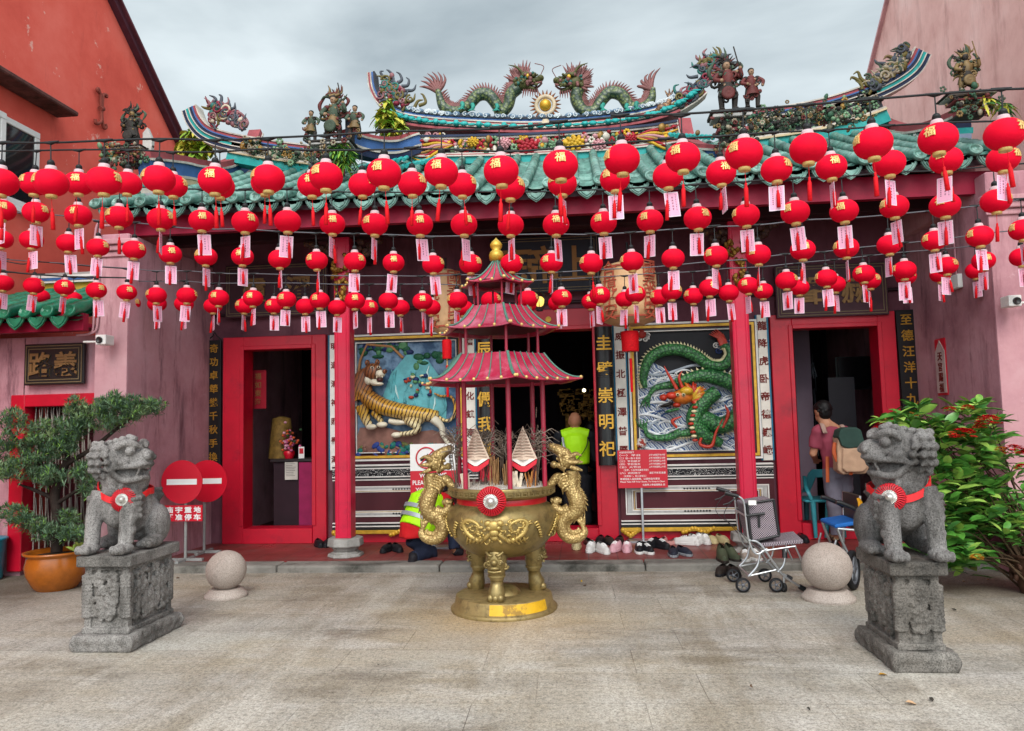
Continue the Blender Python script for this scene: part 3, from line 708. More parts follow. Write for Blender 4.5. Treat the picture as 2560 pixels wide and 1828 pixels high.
def dd(pts, rad, d, mi=0, sp=None):
    c3 = spline([(mp_(*p)[0], yq(d), mp_(*p)[1]) for p in pts], 6); dg_.tube(c3, rad, 12, mi)
    if sp is not None:
        N = len(c3); rr = np.interp(np.linspace(0, 1, N), np.linspace(0, 1, len(rad)), rad)
        for i in range(1, N-1, 1):
            tv = (c3[i+1]-c3[i-1]).normalized(); nn = Vector((-tv.z, 0, tv.x))*sp; q = c3[i]+nn*rr[i]*.9
            dg_.tube([q, q+nn*.035-tv*.012], [.018, .002], 5, 3)
dd([(1432, 862), (1428, 838), (1440, 800), (1470, 780), (1510, 778), (1545, 792), (1575, 812), (1605, 812), (1620, 790), (1612, 770), (1598, 772)], [.03, .05, .065, .07, .07, .07, .065, .06, .05, .035, .015], .06, 0, 1)
for i in range(9):
    a, b = mp_(1600, 768); an = 1.2+i*.2; dg_.tube([(a, yq(.05), b), (a-.08*math.cos(an*.9)*1, yq(.06), b+.1*math.sin(an)), (a-.13+i*.02, yq(.05), b+.2-abs(i-4)*.015)], [.018, .014, .003], 6, 1)
dd([(1500, 850), (1560, 835), (1620, 850), (1645, 880), (1640, 920), (1600, 945), (1560, 930), (1545, 945), (1530, 960), (1495, 965)], [.05, .08, .09, .09, .1, .1, .1, .08, .05, .03], .07, 0, 1)
dd([(1600, 985), (1560, 965), (1540, 930), (1560, 895), (1590, 870)], [.05, .09, .1, .095, .08], .1, 0)
for i in range(9):                                         # banded belly
    a, b = mp_(1530+2.4*abs(i-4)*.9, 905+i*9); dg_.ell((a, yq(.19), b), (.035, .02, .018), 3 if i % 2 else 1, 8)
dd([(1440, 880), (1455, 862), (1490, 855), (1520, 850)], [.02, .035, .05, .05], .06, 0)
for q in (-1, 0, 1, 2): dd([(1442, 878), (1432+q*4, 888+abs(q)*3), (1428+q*7, 905)], [.02, .014, .004], .06, 0)
dd([(1430, 940), (1440, 968), (1480, 972), (1510, 960)], [.02, .03, .045, .05], .06, 0)
for q in (-1, 0, 1, 2): dd([(1434, 955), (1424+q*5, 945), (1420+q*9, 930)], [.018, .012, .004], .06, 0)
# head: red and gold mane, yellow brow, red snout
hx, hy = 1510, 885
for i in range(22):
    an = R(-60+i*9); a, b = mp_(hx+25, hy+5); L_ = random.uniform(.16, .26); dg_.tube(spline([(a, yq(.1), b), (a+L_*.5*math.cos(an), yq(.14), b+L_*.5*math.sin(an)+.03), (a+L_*math.cos(an), yq(.09), b+L_*math.sin(an))], 4), [.03, .026, .004], 7, random.choice((1, 1, 2, 4)))
def he(x, y, r_, d, mi, rot=None): dg_.ell((mp_(x, y)[0], yq(d), mp_(x, y)[1]), r_, mi, 12, rot)
he(1512, 882, (.13, .09, .09), .13, 4); he(1520, 870, (.08, .07, .05), .18, 2); he(1488, 880, (.07, .07, .045), .17, 1); he(1470, 884, (.045, .05, .04), .17, 1); he(1478, 900, (.08, .05, .022), .15, 5, (0, R(-15), 0)); he(1490, 912, (.09, .05, .02), .14, 0, (0, R(-12), 0)); he(1500, 900, (.05, .05, .03), .13, 1)
for x in (1500, 1513): he(x, 878, .022, .22, 3); he(x, 878, .011, .24, 5)
dd([(1500, 866), (1488, 845), (1478, 828), (1472, 815)], [.022, .018, .013, .004], .17, 1); dd([(1512, 862), (1505, 840), (1512, 825)], [.02, .016, .004], .15, 1)
for pts in ([(1500, 950), (1490, 935), (1510, 925)], [(1560, 960), (1550, 985), (1575, 990), (1585, 960), (1600, 930)], [(1600, 950), (1612, 920), (1605, 900)]): dd(pts, [.014, .022, .006], .16, 1)
dg_.build('dragon', [DGREEN, DRED, DYEL, DIV, M('mural_orange', 'b8641e', .42, var=.3, scale=14), M('mural_black', '1c1512', .5)], t)
# blue and white jar painted low in the picture
jr = MB(); a, b = mp_(1424, 985); jr.lathe([(0, 0), (.05, 0), (.065, .04), (.05, .09), (.055, .11)], (a, yq(.02), b-.05), 12, 0); jr.build('jar', M('jar_red', '8f3026', .5, col2='d0cdc8', thr=(.45, .5), scale=20), t)
# ================================================================== roof
YE, YR, SL = 7.2, 9.8, .43
XC = -.45
def zeave(x): return 3.815+(.04 if x < XC else .11)*abs((x-XC)/4.5)**1.6
def zroof(x, y): return zeave(x)+SL*(y-YE)+.02*(y-YE)**2
RX0, RX1 = -5.05, 3.98
rf = MB(); nx = 36
NYR = 22
xs = list(np.linspace(RX0, RX1, nx*3+1))
pitch_ = (RX1-RX0)/nx
vs = []; fs = []
for j in range(NYR*2+1):
    y = YE+.02+(YR-YE+.3)*((j//2)+(j % 2)*.97)/NYR if j < NYR*2 else YR+.3
    dz = .016 if j % 2 == 0 else -.012
    for i, x in enumerate(xs):
        ph = (x-RX0)/pitch_; sag = -.035*math.sin(math.pi*(ph % 1))
        vs.append((x, y, zroof(x, y)+dz+sag))
n = len(xs)
for j in range(NYR*2):
    for i in range(n-1): fs.append((j*n+i, j*n+i+1, (j+1)*n+i+1, (j+1)*n+i))
rf.add(vs, fs, 0, True)
for i in range(nx+1):                                       # rolls
    x = RX0+i*pitch_; m_ = 24; pts = []; rr = []
    yt = YR+.1 if -2.3 < x < 1.75 else YR-.35
    for j in range(m_+1):
        y = YE-.05+(yt-YE)*j/m_; pts.append((x, y, zroof(x, y)+.045)); rr.append(.05)
        if j < m_ and j % 2 == 1: pts.append((x, y+.012, zroof(x, y+.012)+.045)); rr.append(.056)
    rf.tube(pts, rr, 10, 0)
    c = Vector((x, YE-.055, zroof(x, YE-.05)+.045)); q = Euler((R(90)-math.atan(SL), 0, 0)).to_matrix().to_4x4(); q.translation = c
    rf.lathe([(.058, -.02), (.062, .0), (.062, .016), (.05, .022), (.046, .012), (.02, .012), (.016, .02), (.0, .022)], (0, 0, 0), 16, 0, True, q)
for i in range(nx):                                         # drip tiles
    x = RX0+(i+.5)*pitch_; z = zroof(x, YE); w_ = pitch_*.43
    poly = [(x-w_, z-.02), (x-w_*.98, z-.05), (x-w_*.7, z-.10), (x-w_*.3, z-.135), (x, z-.155), (x+w_*.3, z-.135), (x+w_*.7, z-.10), (x+w_*.98, z-.05), (x+w_, z-.02), (x+w_*.5, z-.055), (x, z-.065), (x-w_*.5, z-.055)]
    rf.prism(poly, YE-.035, YE-.015, 0)
    for s in (.82, .55): rf.tube([(x+(a-x)*s, YE-.04, z-.07+(b-z+.07)*s) for a, b in poly[:9]], .006, 5, 0)
rf.build('roof_tiles', TILE, temple, fix=False)
dk = MB()
vs = []
for x in (RX0, -2.5, XC, 1.7, RX1):
    for y, d in ((YE+.03, -.07), (YR, -.07), (YR+2.8, -1.6), (YE+.03, -.12), (YR, -.2), (YR+2.8, -1.75)): vs.append((x, y, (zroof(x, min(y, YR)))+d))
fs = []
for i in range(4):
    a = i*6; b = a+6
    for k in (0, 1): fs += [(a+k, b+k, b+k+1, a+k+1), (a+3+k, a+4+k, b+4+k, b+3+k)]
    fs += [(a, a+3, b+3, b), (a+2, b+2, b+5, a+5)]
fs += [(0, 1, 4, 3), (1, 2, 5, 4), (24, 27, 28, 25), (25, 28, 29, 26)]
dk.add(vs, fs); dk.build('roof_deck', DKBEAM, temple)
# gable end walls below the roof slope
for x0, x1 in ((-5.0, -4.72), (3.7, 3.95)):
    gw = MB(); gw.prism([(7.6, 3.5), (12, 3.5), (12, 4.4), (YR, zroof(x0, YR)-.22), (7.6, zroof(x0, 7.6)-.14)], x0, x1, axis='x'); gw.build('gable_wall', PINK, temple)
# ------------------------------------------------------------------ ridges
RB = [M('ridge_dark', '2a2b33', .6, var=.3), BLUEPT, M('ridge_white', 'b7b1a8', .65, var=.2, scale=5, col2='7f7a73', thr=(.5, .68)), BRICKPT, TEAL, NAVY, M('ridge_buff', 'b9a888', .6, var=.2), M('ridge_grey', '8d9296', .7, var=.3, scale=6)]
def ribbon(mb, path, h0, h1, d, mi):
    """upright band along a 3D path"""
    N = len(path); vs = []
    for i, p in enumerate(path):
        t = Vector(path[min(i+1, N-1)])-Vector(path[max(i-1, 0)]); k_ = Vector((-t.y, t.x, 0))
        k_ = k_.normalized() if k_.length > 1e-6 else Vector((0, -1, 0))
        t.normalize(); up_ = Vector((0, 0, 1))-t*t.z
        up_ = up_.normalized() if up_.length > .25 else k_.cross(t)*-1
        q = Vector(p)
        vs += [q+up_*h0-k_*d, q+up_*h0+k_*d, q+up_*h1+k_*d, q+up_*h1-k_*d]
    fs = [(i*4+k, i*4+(k+1) % 4, i*4+4+(k+1) % 4, i*4+4+k) for i in range(N-1) for k in range(4)]+[(0, 3, 2, 1), tuple(N*4-4+k for k in range(4))]
    mb.add(vs, fs, mi)
def up_line(pts, Y): return [PF(x, y, Y) for x, y in pts]
U = .0061   # metres per overview pixel at the main ridge
mrp = [(836, 165), (841, 200), (860, 228), (900, 247), (960, 257), (1050, 263), (1160, 267), (1280, 263), (1380, 253), (1460, 236), (1520, 207), (1562, 167), (1586, 124)]
mainp = spline(up_line(mrp, YR), 6)
m = MB()
for (a, b, d, mi) in ((0, 4, .10, 0), (4, 9, .085, 1), (9, 12, .095, 2), (12, 16, .085, 3), (16, 18.5, .095, 2)):
    m.sweep(mainp, [(-d, -a*U), (d, -a*U), (d, -b*U), (-d, -b*U)], mi)
core = [p for p in mainp if PF(905, 250, YR).x < p.x < PF(1500, 220, YR).x]
wide = [p for p in mainp if PF(862, 250, YR).x < p.x < PF(1550, 220, YR).x]
flat = [Vector((p.x, p.y, .35*p.z+.65*core[len(core)//2].z)) for p in core]
for (a, b, d, mi) in ((24, 28, .14, 2), (28, 33, .12, 0), (33, 38, .15, 3), (38, 43, .16, 5), (43, 47, .14, 2), (47, 80, .1, 0), (80, 83, .16, 2), (83, 86, .17, 3), (86, 89, .18, 2), (89, 104, .15, 4)):
    src = core if b < 40 else flat
    m.sweep([Vector(p) for p in src], [(-d, -a*U), (d, -a*U), (d, -b*U), (-d, -b*U)], mi)
for (a, b, d, mi) in ((18.5, 24, .09, 5), (24, 27, .1, 2), (27, 33, .09, 3), (33, 36, .1, 2)): m.sweep([Vector(p) for p in wide], [(-d, -a*U), (d, -a*U), (d, -b*U), (-d, -b*U)], mi)
m.build('main_ridge', RB, temple)
# small green eave on the ridge with wavy drip edge
m = MB()
for i, p in enumerate(wide[::1]):
    c = Vector(p)+Vector((0, -.13, -22*U)); m.ell(c, (.06, .05, .022+.012*math.sin(i*2.1)), 0, 9, (R(35), 0, 0))
    if i % 3 == 0: m.lathe([(.0, -.03), (.035, -.03), (.035, .03), (.02, .034), (0, .034)], (0, 0, 0), 10, 0, True, Matrix.Translation(c+Vector((0, -.04, -.015))) @ Euler((R(70), 0, 0)).to_matrix().to_4x4())
m.build('ridge_eave', TEAL, temple)
def clutter(name, pts, spread, n, cols, parent, size=(.02, .05), seed=1, flatten=1.):
    """encrusted flowers and leaves"""
    rs = random.Random(seed); m = MB()
    for i in range(n):
        c = Vector(rs.choice(pts))+Vector((rs.gauss(0, spread[0]), rs.gauss(0, spread[1]), rs.gauss(0, spread[2])))
        s_ = rs.uniform(*size); mi = rs.randrange(len(cols))
        if rs.random() < .6: m.ell(c, (s_*rs.uniform(.5, 1.2), s_*flatten*.7, s_*rs.uniform(.4, 1.)), mi, 7, (rs.uniform(-1, 1), rs.uniform(-2, 2), 0))
        else:
            k_ = rs.randrange(5, 8)
            for q in range(k_): m.ell(c+Vector((s_*.7*math.cos(q*6.283/k_), -.005, s_*.7*math.sin(q*6.283/k_))), (s_*.42, s_*.3, s_*.42), mi, 6)
    o = m.build(name, cols, parent, fix=False); o['kind'] = 'stuff'; return o
CJ = [M('flower_red', '8f1f2a', .5, var=.3), M('flower_yellow', 'b8922a', .5, var=.3), M('flower_pink', 'b07f84', .5, var=.3), M('leaf_sage', '6b8a6b', .55, var=.35, scale=12), M('leaf_deep', '2f4f3c', .55, var=.3), M('petal_white', 'bdb8ac', .55, var=.2), M('old_gilt', '8b6a30', .5, metal=.3, var=.4)]
CD = [M('soot_stone', '2e2a27', .7, var=.4, scale=14), M('soot_green', '3f4c3e', .7, var=.4), M('soot_gilt', '6b5530', .6, metal=.2, var=.4), M('soot_red', '5a2a28', .6, var=.3), M('soot_cream', '8d8371', .7, var=.3)]
fz = [Vector(p)+Vector((0, -.12, -63*U)) for p in flat]
clutter('ridge_frieze', fz, (.06, .02, .05), 420, CJ, temple, (.03, .065), 3)
for (x, y, mi, s_) in ((1172, 325, 0, .11), (1276, 318, 1, .11), (1120, 318, 2, .08), (1235, 322, 3, .08), (1330, 322, 2, .08), (1050, 316, 1, .07), (1400, 310, 0, .07)):
    c = PF(x, y, YR-.16); m = MB()
    for rr, k_ in ((1., 9), (.65, 7), (.3, 4)):
        for q in range(k_): m.ell(c+Vector((s_*rr*math.cos(q*6.283/k_+rr), -.03*(1-rr)-.01, s_*rr*.8*math.sin(q*6.283/k_+rr))), (s_*.3, .03, s_*.26), mi, 8)
    m.build('ridge_peony', CJ, temple, fix=False)
for (x0, y0, sg) in ((975, 318, -1), (1440, 300, 1)):         # phoenix tails and scrolls, one group at each end
    m = MB()
    for q in range(6):
        p0 = PF(x0-sg*30, y0+4, YR-.16); m.tube(spline([p0, p0+Vector((sg*.2, -.02, .06-q*.03)), p0+Vector((sg*.42, 0, .08-q*.055)), p0+Vector((sg*.62, .0, .14-q*.05))], 5), [.012, .022, .018, .006], 6, (0, 1, 2, 6)[q % 4])
    for i in range(23):
        x = random.uniform(915, 1000) if sg < 0 else random.uniform(1400, 1500); p0 = PF(x, 312+random.uniform(-12, 12)-(.06*(x-1400) if x > 1400 else 0), YR-.12); m.tube(curl(p0, .05, 1.3, 12, sgn=random.choice((-1, 1)), start=random.uniform(0, 6)), .012, 5, random.choice((2, 2, 5, 0)))
    m.build('ridge_scrollwork', CJ, temple, fix=False)
wv_ = MB()                                                  # carved blue waves under the dragons
for i, p in enumerate(core):
    if i % 1 == 0:
        c = Vector(p)+Vector((random.uniform(-.03, .03), -.06, .0)); wv_.ell(c+Vector((0, 0, .015)), (.07, .06, .03+.015*random.random()), random.choice((0, 0, 1)), 8, (0, random.uniform(-.4, .4), 0))
        wv_.tube(curl(c+Vector((0, -.05, .01)), .035, 1.2, 10, start=random.uniform(0, 6)), .008, 5, 1)
wv_.build('ridge_waves', [M('wave_steel', '5f7488', .5, var=.3, scale=8), M('wave_white', 'b9bfc2', .5)], temple)
# ------------------------------------------------------------------ side ridges
def side_ridge(path, Y, label_h):
    pts = spline(up_line(path, Y), 6); m = MB()
    for (a, b, d, mi) in ((0, 3, .1, 2), (3, 9, .085, 3), (9, 12, .095, 1), (12, 18, .085, 5), (18, 20, .1, 2), (20, 27, .08, 4), (27, 29, .09, 2), (29, 36, .075, 5), (36, 38, .085, 2)):
        m.sweep(pts, [(-d, -a*U), (d, -a*U), (d, -b*U), (-d, -b*U)], mi)
    return m, pts
srl = [(443, 238), (452, 262), (472, 284), (510, 298), (560, 308), (620, 318), (700, 328)]
YS = 9.5
m, pl_ = side_ridge(srl, YS, 0)
low = [p for p in pl_ if p.x > PF(520, 300, YS).x]
for (a, b, d, mi) in ((20, 40, .08, 0), (40, 44, .14, 2), (44, 47, .15, 6), (47, 66, .12, 4)): m.sweep(low, [(-d, -a*U), (d, -a*U), (d, -b*U), (-d, -b*U)], mi)
m.build('side_ridge', RB, temple)
srr = [(1660, 252), (1700, 246), (1760, 237), (1830, 222), (1900, 200), (1960, 175), (2005, 145), (2024, 112)]
m, pr_ = side_ridge(srr, YS, 0)
low2 = [p for p in pr_ if p.x < PF(1940, 190, YS).x]
for (a, b, d, mi) in ((20, 60, .08, 0), (60, 64, .14, 2), (64, 68, .15, 6), (68, 92, .12, 4)): m.sweep(low2, [(-d, -a*U), (d, -a*U), (d, -b*U), (-d, -b*U)], mi)
m.build('side_ridge', RB, temple)
clutter('side_ridge_flowers', [Vector(p)+Vector((0, -.1, -30*U)) for p in low[4:]], (.05, .02, .06), 160, [CD[4], CJ[3], CJ[4], CD[1], CJ[6]], temple, (.025, .05), 5)
clutter('side_ridge_flowers', [Vector(p)+Vector((0, -.1, -40*U)) for p in low2], (.06, .02, .09), 280, [CJ[3], CJ[4], CJ[4], CD[1], CD[0], CD[4], CJ[6]], temple, (.018, .045), 6)
# ------------------------------------------------------------------ hip / verge ridges running to the front
def verge(path3, layers, name='verge_ridge'):
    m = MB(); pts = spline(path3, 7)
    for (a, b, d, mi) in layers: ribbon(m, pts, a, b, d, mi)
    return m.build(name, RB, temple), pts
LAYV = ((-.045, 0, .08, 3), (-.07, -.045, .095, 2), (-.19, -.07, .07, 1), (-.22, -.19, .09, 2), (-.30, -.22, .08, 5))
LAYL = ((-.07, 0, .09, 3), (-.095, -.07, .105, 2), (-.24, -.095, .08, 1), (-.27, -.24, .10, 2), (-.34, -.27, .09, 6), (-.38, -.34, .1, 4), (-.44, -.38, .09, 2), (-.52, -.44, .11, 7))
LAYR = ((-.07, 0, .09, 3), (-.095, -.07, .105, 2), (-.2, -.095, .08, 5), (-.26, -.2, .1, 4), (-.42, -.26, .085, 8), (-.47, -.42, .11, 2))
RB.append(M('ridge_slate_blue', '7f8fa8', .6, var=.2))
xv = -4.72
vl = [PX(x*KF, y*KF, xv) for x, y in ((566, 288), (552, 320), (520, 348), (480, 360), (430, 355), (396, 347), (345, 340), (316, 337))]
vl = [Vector((xv, min(max(p.y, 7.3), 10.2), p.z)) for p in vl]
_, vlp = verge(vl, LAYL)
xr = 4.02
vr = [PX(x*KF, y*KF, xr) for x, y in ((1935, 232), (1950, 256), (1985, 272), (2025, 278), (2070, 270), (2110, 254), (2140, 240))]
vr = [Vector((xr, min(max(p.y, 7.2), 10.5), p.z)) for p in vr]
_, vrp = verge(vr, LAYR)
sw = MB()
for i in range(30):
    q = vrp[8+i % max(1, len(vrp)-10)]+Vector((-.09, random.uniform(-.05, .05), -.145+random.uniform(-.03, .03))); cc = curl((q.y, 0, q.z), .035, 1.3, 10, start=random.uniform(0, 6)); sw.tube([(q.x, p_[0], p_[2]) for p_ in cc], .006, 5)
sw.build('verge_scrollwork', WHITE, temple, fix=False)
hl = [PF(920, 292, 9.65), PF(880, 304, 9.45), PF(840, 306, 9.1), PF(800, 298, 8.8), PF(770, 286, 8.55)]
verge(hl, LAYV)
hr = [PF(1520, 262, 9.65), PF(1530, 300, 9.45), PF(1555, 318, 9.1), PF(1600, 322, 8.6)]
verge(hr, LAYV)
# small teal tiles lying along the hips
m = MB()
for (xa, ya, xb, yb_, n_) in ((880, 372, 985, 350, 13), (800, 372, 900, 352, 9), (1490, 300, 1580, 305, 11)):
    for i in range(n_):
        c = PF(xa+(xb-xa)*i/(n_-1), ya+(yb_-ya)*i/(n_-1), 9.25 if xa < 1000 else 9.4); m.tube([c+Vector((0, -.10, -.05)), c+Vector((0, .1, .05))], [.028, .028], 7)
m.build('hip_tiles', TEAL, temple)
# pedestals with encrusted rockwork that carry the figures
def pedestal(x, y0, y1, Y, wF, seed, nm='figure_pedestal', nclut=150):
    a, b = PF(x, y0, Y), PF(x, y1, Y); w_ = wF*.0052; m = MB(); H_ = a.z-b.z
    for t, ww in ((0, .5), (.12, .6), (.3, .62), (.5, .7), (.7, .72), (.86, .9), (.93, 1.05), (1., 1.05)): pass
    st = [(0, .14, .6), (.14, .4, .55), (.4, .46, .7), (.46, .66, .58), (.66, .72, .78), (.72, .88, .66), (.88, .94, 1.0), (.94, 1.0, 1.1)]
    for i, (t0, t1, ww) in enumerate(st): m.bx(b.x-w_*ww/2, b.x+w_*ww/2, Y-.13*ww, Y+.13*ww, b.z+t0*H_, b.z+t1*H_, (0, 3, 2, 0, 3, 0, 4, 0)[i])
    m.build(nm, [CD[0], CD[1], CD[2], BRICKPT, M('weathered_cap', '9c9a97', .7, var=.3, scale=6)], temple, bevel=.006)
    clutter('rockwork', [Vector((b.x, Y-.12, b.z+H_*t)) for t in (.1, .2, .3, .45, .6, .7, .8)], (w_*.3, .03, .05), nclut, CD+[CD[1], CJ[4]], temple, (.015, .038), seed)
    return Vector((b.x, Y, a.z))
pA = pedestal(738, 318, 400, 8.4, 96, 11); pB = pedestal(1628, 252, 385, 8.4, 84, 12)
pC = pedestal(293, 332, 372, 7.5, 66, 13, nclut=70); pD = pedestal(2152, 213, 262, 7.4, 84, 14, nclut=60)
clutter('rockwork', [PF(1690+i*28, 262+4*math.sin(i), 8.6) for i in range(8)]+[PF(1640, 300, 8.3), PF(1660, 330, 8.3)], (.08, .05, .07), 260, CD+[CD[0], CD[1], CJ[3], CJ[4]], temple, (.018, .042), 15)
clutter('rockwork', [PF(250, 350, 7.5), PF(310, 345, 7.45), PF(235, 345, 7.5), PF(560, 320, 9.3), PF(620, 340, 9.2), PF(650, 345, 9.2)], (.07, .03, .05), 130, [CD[0], CJ[3], CJ[6], CD[4], CD[1]], temple, (.02, .045), 16)
# ------------------------------------------------------------------ scroll ornaments at the ridge tips
def tip_ornament(name, lb, pts, Y, cols, horns, seed):
    rs = random.Random(seed); c0 = PF(*pts[0], Y); t = thing(name, lb, 'roof ornament', c0); m = MB()
    for (x, y) in pts:
        for q in range(4): q0 = PF(x+rs.gauss(0, 9), y+rs.gauss(0, 9), Y-.1); aa = rs.uniform(.2, 2.9); m.tube(spline([q0, q0+Vector((.06*math.cos(aa), -.01, .06*math.sin(aa))), q0+Vector((.14*math.cos(aa+.4), 0, .14*math.sin(aa+.4)))], 3), [.022, .018, .004], 5, rs.choice((2, 2, 3, 0)))
        for q in range(5):
            c = PF(x+rs.gauss(0, 6), y+rs.gauss(0, 6), Y-.08-rs.uniform(0, .05)); m.tube(curl(c, rs.uniform(.04, .075), 1.35, 14, start=rs.uniform(0, 6), sgn=rs.choice((-1, 1))), [.015, .016, .012, .007], 7, rs.randrange(len(cols)))
        for q in range(3): m.ell(PF(x+rs.gauss(0, 7), y+rs.gauss(0, 7), Y-.1), (.05, .04, .035), rs.randrange(len(cols)), 8, (0, rs.uniform(-2, 2), 0))
    for hpts, mi in horns:
        m.tube(spline([PF(x, y, Y-.08) for x, y in hpts], 5), [.026, .022, .016, .006], 7, mi)
    m.build('scrollwork', cols, t, fix=False); return t
TC = [M('tip_pink', '7d5458', .55, var=.3, scale=12), M('tip_green', '27625a', .55, var=.35), M('tip_grey', '454a52', .6, var=.3), M('tip_olive', '60572f', .55, var=.3), M('tip_red', '742233', .5, var=.2)]
tip_ornament('ridge_tip_ornament', 'scrolled dragon-fish ornament with dark horns at left tip of main ridge', [(858, 205), (870, 195), (885, 205), (862, 185), (895, 225), (878, 218)], YR, TC,
             [([(862, 180), (852, 172), (845, 160), (852, 158)], 2), ([(870, 182), (872, 168), (864, 158), (858, 155)], 2), ([(882, 185), (892, 178), (888, 165), (880, 160)], 2), ([(892, 192), (905, 190), (908, 178), (902, 172)], 2), ([(900, 202), (918, 200), (924, 188)], 2), ([(905, 228), (918, 222), (922, 208)], 3), ([(930, 235), (945, 228), (940, 212), (934, 208)], 3), ([(920, 240), (928, 225), (940, 222)], 3)], 21)
tip_ornament('ridge_tip_ornament', 'tall tangle of pink and green scrolls at right tip of main ridge', [(1560, 190), (1575, 165), (1590, 150), (1545, 205), (1578, 135), (1595, 130), (1560, 150), (1530, 220), (1510, 230)], YR, TC,
             [([(1585, 135), (1600, 125), (1598, 110), (1590, 104)], 3), ([(1570, 130), (1562, 118), (1570, 108)], 0), ([(1560, 135), (1548, 130), (1545, 122)], 0), ([(1555, 150), (1540, 148), (1536, 138)], 1), ([(1550, 170), (1532, 172), (1524, 166)], 2), ([(1545, 195), (1530, 195), (1528, 182)], 1), ([(1600, 140), (1612, 125), (1624, 120)], 2), ([(1600, 150), (1620, 140), (1638, 137)], 2), ([(1520, 215), (1500, 205), (1498, 192), (1508, 188)], 1), ([(1515, 222), (1512, 200), (1525, 192)], 0)], 22)
tip_ornament('ridge_tip_ornament', 'horned dragon-fish ornament with red mouth at tip of left side ridge', [(475, 250), (485, 240), (500, 245), (478, 262), (492, 258), (520, 265), (535, 275)], YS, TC+[M('tip_cream', 'b7ab97', .6, var=.2)],
             [([(468, 242), (455, 240), (447, 236)], 3), ([(472, 238), (462, 228), (456, 214)], 4), ([(480, 232), (478, 218), (465, 212)], 2), ([(490, 232), (492, 215), (486, 210)], 2), ([(498, 235), (508, 228), (506, 216)], 0), ([(505, 243), (520, 240), (522, 228)], 2), ([(508, 258), (530, 250), (550, 270), (548, 285)], 0), ([(515, 270), (535, 262), (545, 278)], 4)], 23)
tip_ornament('ridge_tip_ornament', 'olive and cream scrollwork rising at tip of right side ridge', [(1985, 150), (2000, 135), (1965, 165), (2010, 120), (1950, 180), (1975, 160), (1930, 185), (1995, 150)], YS, [TC[3], TC[2], CD[4], CD[1], CD[2]],
             [([(2008, 112), (2018, 102), (2010, 95), (2003, 100)], 3), ([(1985, 130), (1970, 125), (1962, 132)], 4), ([(1965, 142), (1948, 140), (1942, 132)], 1), ([(1925, 185), (1912, 175), (1905, 160), (1895, 165)], 0), ([(1915, 190), (1905, 178), (1892, 172), (1888, 178)], 0)], 24)
